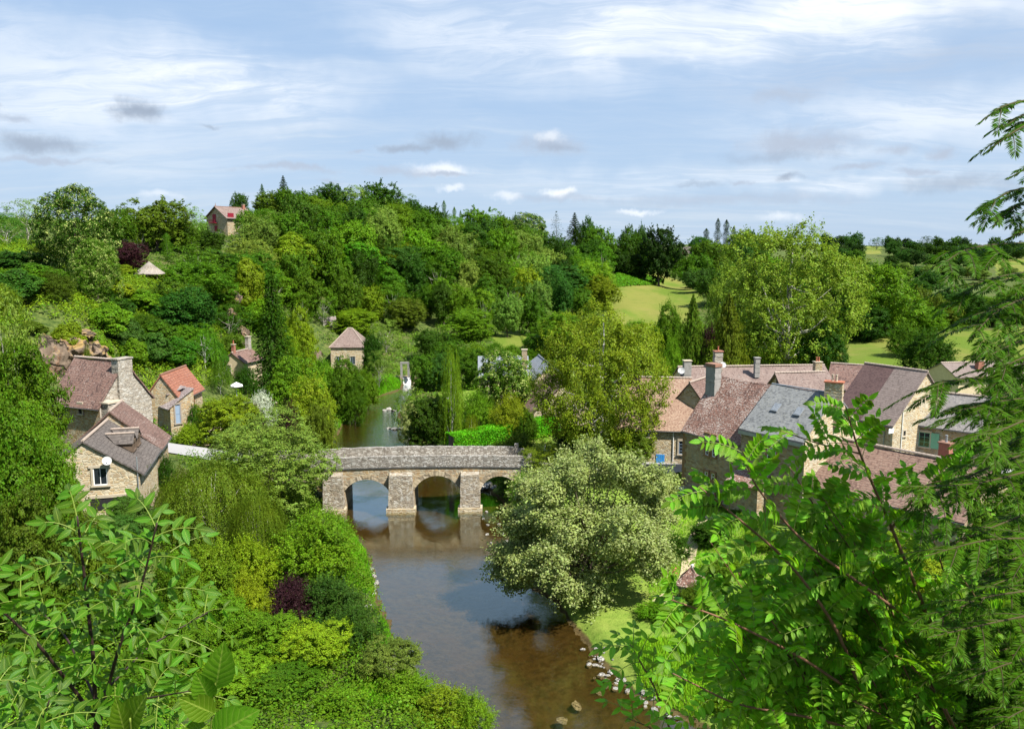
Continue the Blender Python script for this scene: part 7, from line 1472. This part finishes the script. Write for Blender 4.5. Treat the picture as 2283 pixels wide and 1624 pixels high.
# yew, right edge
def yew():
    trunk = V3(2700, 1100, 3.2); root = empty('yew_tree', (trunk[0], trunk[1], Hs(trunk[0], trunk[1])), 'yew with long drooping needle sprays closing the right edge of the view', 'tree'); st = MB(); r = np.random.default_rng(77); S_ = []
    tb = np.array((trunk[0], trunk[1], 0)); q = MB(); q.tube([tb + up3 * (Hs(trunk[0], trunk[1]) - .2), tb + up3 * 26 + np.array((.05, 0, 0)), tb + up3 * 27.6, tb + up3 * 29.2], [.16, .12, .09, .05], 9); q.build('trunk', M['yewwood'], root)
    NC = []; ND = []; NN = []; NL = []
    def shoot(P, ln=.024, dens=1000):
        P = np.array(P); seg = np.linalg.norm(np.diff(P, axis=0), axis=1); tot = seg.sum(); n = int(tot * dens); s = np.sort(r.random(n)) * tot; cs = np.concatenate([[0], np.cumsum(seg)])
        c = np.stack([np.interp(s, cs, P[:, i]) for i in range(3)], 1); i = np.clip(np.searchsorted(cs, s) - 1, 0, len(P) - 2); ax = nrmz(P[i + 1] - P[i]); side = nrmz(np.cross(ax, np.array((0.1, 0.05, 1.)))); sg = np.where(np.arange(n) % 2 == 0, 1, -1)[:, None]
        upv = np.cross(side, ax); tt = (s / tot)[:, None]
        d = nrmz(side * sg * (1 - .55 * tt ** 3) + ax * (.55 + .8 * tt ** 3) + upv * (.28 * (r.random((n, 1)) - .2)) * -1 + r.normal(size=(n, 3)) * .10)
        NC.append(c); ND.append(d); NN.append(nrmz(np.cross(d, ax) * sg + r.normal(size=(n, 3)) * .2)); NL.append(ln * (.75 + .4 * r.random(n)) * (1 - .35 * tt[:, 0] ** 4))
    def branch(pts, rad=.004, sub=9, L=.16, lev=1):
        P = path3(pts, 18) if not isinstance(pts, np.ndarray) else pts; n = len(P); st.tube(P, [rad * (1.1 - .85 * k / (n - 1)) for k in range(n)], 5, cap=False); shoot(P[n // 3:])
        for k in range(sub):
            t = .15 + .8 * (k + r.random() * .6) / sub; i = min(n - 2, int(t * (n - 1))); ax = nrmz(P[i + 1] - P[i]); sd = nrmz(np.cross(ax, up3)) * (1 if k % 2 else -1); d = nrmz(ax * .9 + sd * .85 + r.normal(size=3) * .18); l = L * (1.1 - .6 * t) * (.7 + .6 * r.random())
            Q = np.array([P[i] + d * l * j / 6 - up3 * (.32 * l * (j / 6) ** 2) + ax * l * .15 * (j / 6) ** 2 for j in range(7)]); st.tube(Q, [rad * .35 * (1 - .8 * j / 6) for j in range(7)], 4, cap=False); shoot(Q)
            if lev and r.random() < .5:
                for s2 in (-1, 1):
                    e = nrmz(d * .8 + np.cross(d, up3) * s2 * .8 - up3 * .2); W_ = np.array([Q[3] + e * l * .5 * j / 4 - up3 * .12 * l * (j / 4) ** 2 for j in range(5)]); st.tube(W_, .0007, 4, cap=False); shoot(W_)
    B = [([(2480, 210, 2.3), (2330, 215, 2.15), (2235, 235, 2.0), (2186, 272, 2.0)], 3, .10), ([(2480, 250, 2.3), (2330, 255, 2.1), (2250, 300, 2.0), (2198, 340, 2.0)], 4, .10), ([(2480, 280, 2.3), (2350, 260, 2.2), (2290, 250, 2.1), (2235, 285, 2.05)], 4, .10),
         ([(2480, 340, 2.3), (2360, 350, 2.1), (2300, 370, 2.0), (2252, 395, 2.0)], 3, .10), ([(2480, 400, 2.3), (2340, 410, 2.1), (2250, 425, 2.0), (2190, 465, 2.0)], 5, .12), ([(2480, 430, 2.3), (2340, 435, 2.2), (2270, 455, 2.1), (2213, 505, 2.05)], 5, .10),
         ([(2480, 480, 2.3), (2340, 495, 2.1), (2285, 515, 2.0), (2240, 535, 2.0)], 4, .10), ([(2500, 520, 2.5), (2350, 540, 2.3), (2200, 545, 2.0), (2140, 560, 1.95), (2088, 600, 1.9)], 9, .16), ([(2500, 560, 2.6), (2380, 600, 2.4), (2250, 610, 2.1), (2150, 640, 2.0)], 12, .2),
         ([(2500, 600, 2.5), (2350, 640, 2.3), (2220, 690, 2.1), (2160, 760, 2.0)], 11, .18), ([(2500, 700, 2.6), (2350, 730, 2.3), (2250, 770, 2.2), (2190, 800, 2.1)], 9, .16), ([(2500, 720, 2.4), (2360, 770, 2.2), (2270, 800, 2.0), (2210, 835, 2.0)], 7, .13),
         ([(2500, 800, 2.6), (2350, 830, 2.4), (2200, 840, 2.1), (2100, 850, 2.0), (2065, 870, 2.0)], 11, .16), ([(2520, 840, 2.6), (2350, 880, 2.3), (2220, 895, 2.1), (2120, 920, 2.0)], 12, .18), ([(2500, 900, 2.3), (2300, 930, 2.0), (2230, 960, 1.9), (2190, 985, 1.85)], 9, .15),
         ([(2520, 950, 2.5), (2350, 990, 2.3), (2200, 1040, 2.1), (2090, 1100, 2.0), (2040, 1150, 2.0)], 13, .18), ([(2520, 1000, 2.3), (2330, 1040, 2.1), (2180, 1080, 1.95), (2010, 1085, 1.9)], 13, .16), ([(2520, 1100, 2.5), (2350, 1120, 2.3), (2200, 1180, 2.1), (2080, 1230, 2.0)], 12, .17),
         ([(2520, 1180, 2.2), (2330, 1200, 2.0), (2200, 1200, 1.9), (2060, 1240, 1.85)], 12, .17), ([(2520, 1300, 2.4), (2350, 1310, 2.2), (2180, 1330, 2.0), (2060, 1400, 1.95)], 13, .16), ([(2520, 1330, 2.2), (2350, 1360, 2.0), (2200, 1390, 1.9), (2070, 1420, 1.85)], 12, .15),
         ([(2520, 1420, 2.3), (2380, 1440, 2.1), (2240, 1480, 2.0), (2140, 1520, 1.95)], 11, .16), ([(2520, 1500, 2.2), (2400, 1540, 2.1), (2280, 1580, 2.0), (2180, 1640, 1.95)], 11, .16)]
    for pts, sub, L in B: branch(pts, .0045, sub, L)
    for k in range(90):                                             # deeper, shaded part of the tree
        px, py = 2170 + 260 * r.random(), 560 + 1120 * r.random() ** .8; px += max(0, (900 - py)) * .25; Y = 2.4 + 1.3 * r.random(); L = 90 + 120 * r.random(); branch([(px + L * 1.5, py - 40, Y + .25), (px + L * .7, py - 20, Y + .1), (px, py, Y), (px - L * .6, py + 50, Y - .05)], .004, 8, .17)
    for k in range(80):
        px, py = 2160 + 260 * r.random(), 1230 + 430 * r.random(); Y = 2.6 + 1.4 * r.random(); branch([(px + 150, py - 60, Y + .25), (px + 70, py - 25, Y + .1), (px, py, Y), (px - 60, py + 60, Y - .05)], .004, 8, .18)
    C, D_, N_, L_ = map(np.concatenate, (NC, ND, NN, NL)); b = nrmz(np.cross(D_, N_)); w = .0017; L_ = L_[:, None]
    V = np.stack([C - b * w * .6, C + D_ * L_ * .5 - b * w, C + D_ * L_ - up3 * .0015, C + D_ * L_ * .5 + b * w], 1) - np.array(root['_w'])
    print('needles', len(C)); me = quads_mesh('needles', V); me.materials.append(M['leaf_needle']); o = bpy.data.objects.new('needles', me); COL.objects.link(o); o.parent = root; o.color = (.058, .135, .006, 1)
    st.build('branches', M['yewwood'], root)
yew()
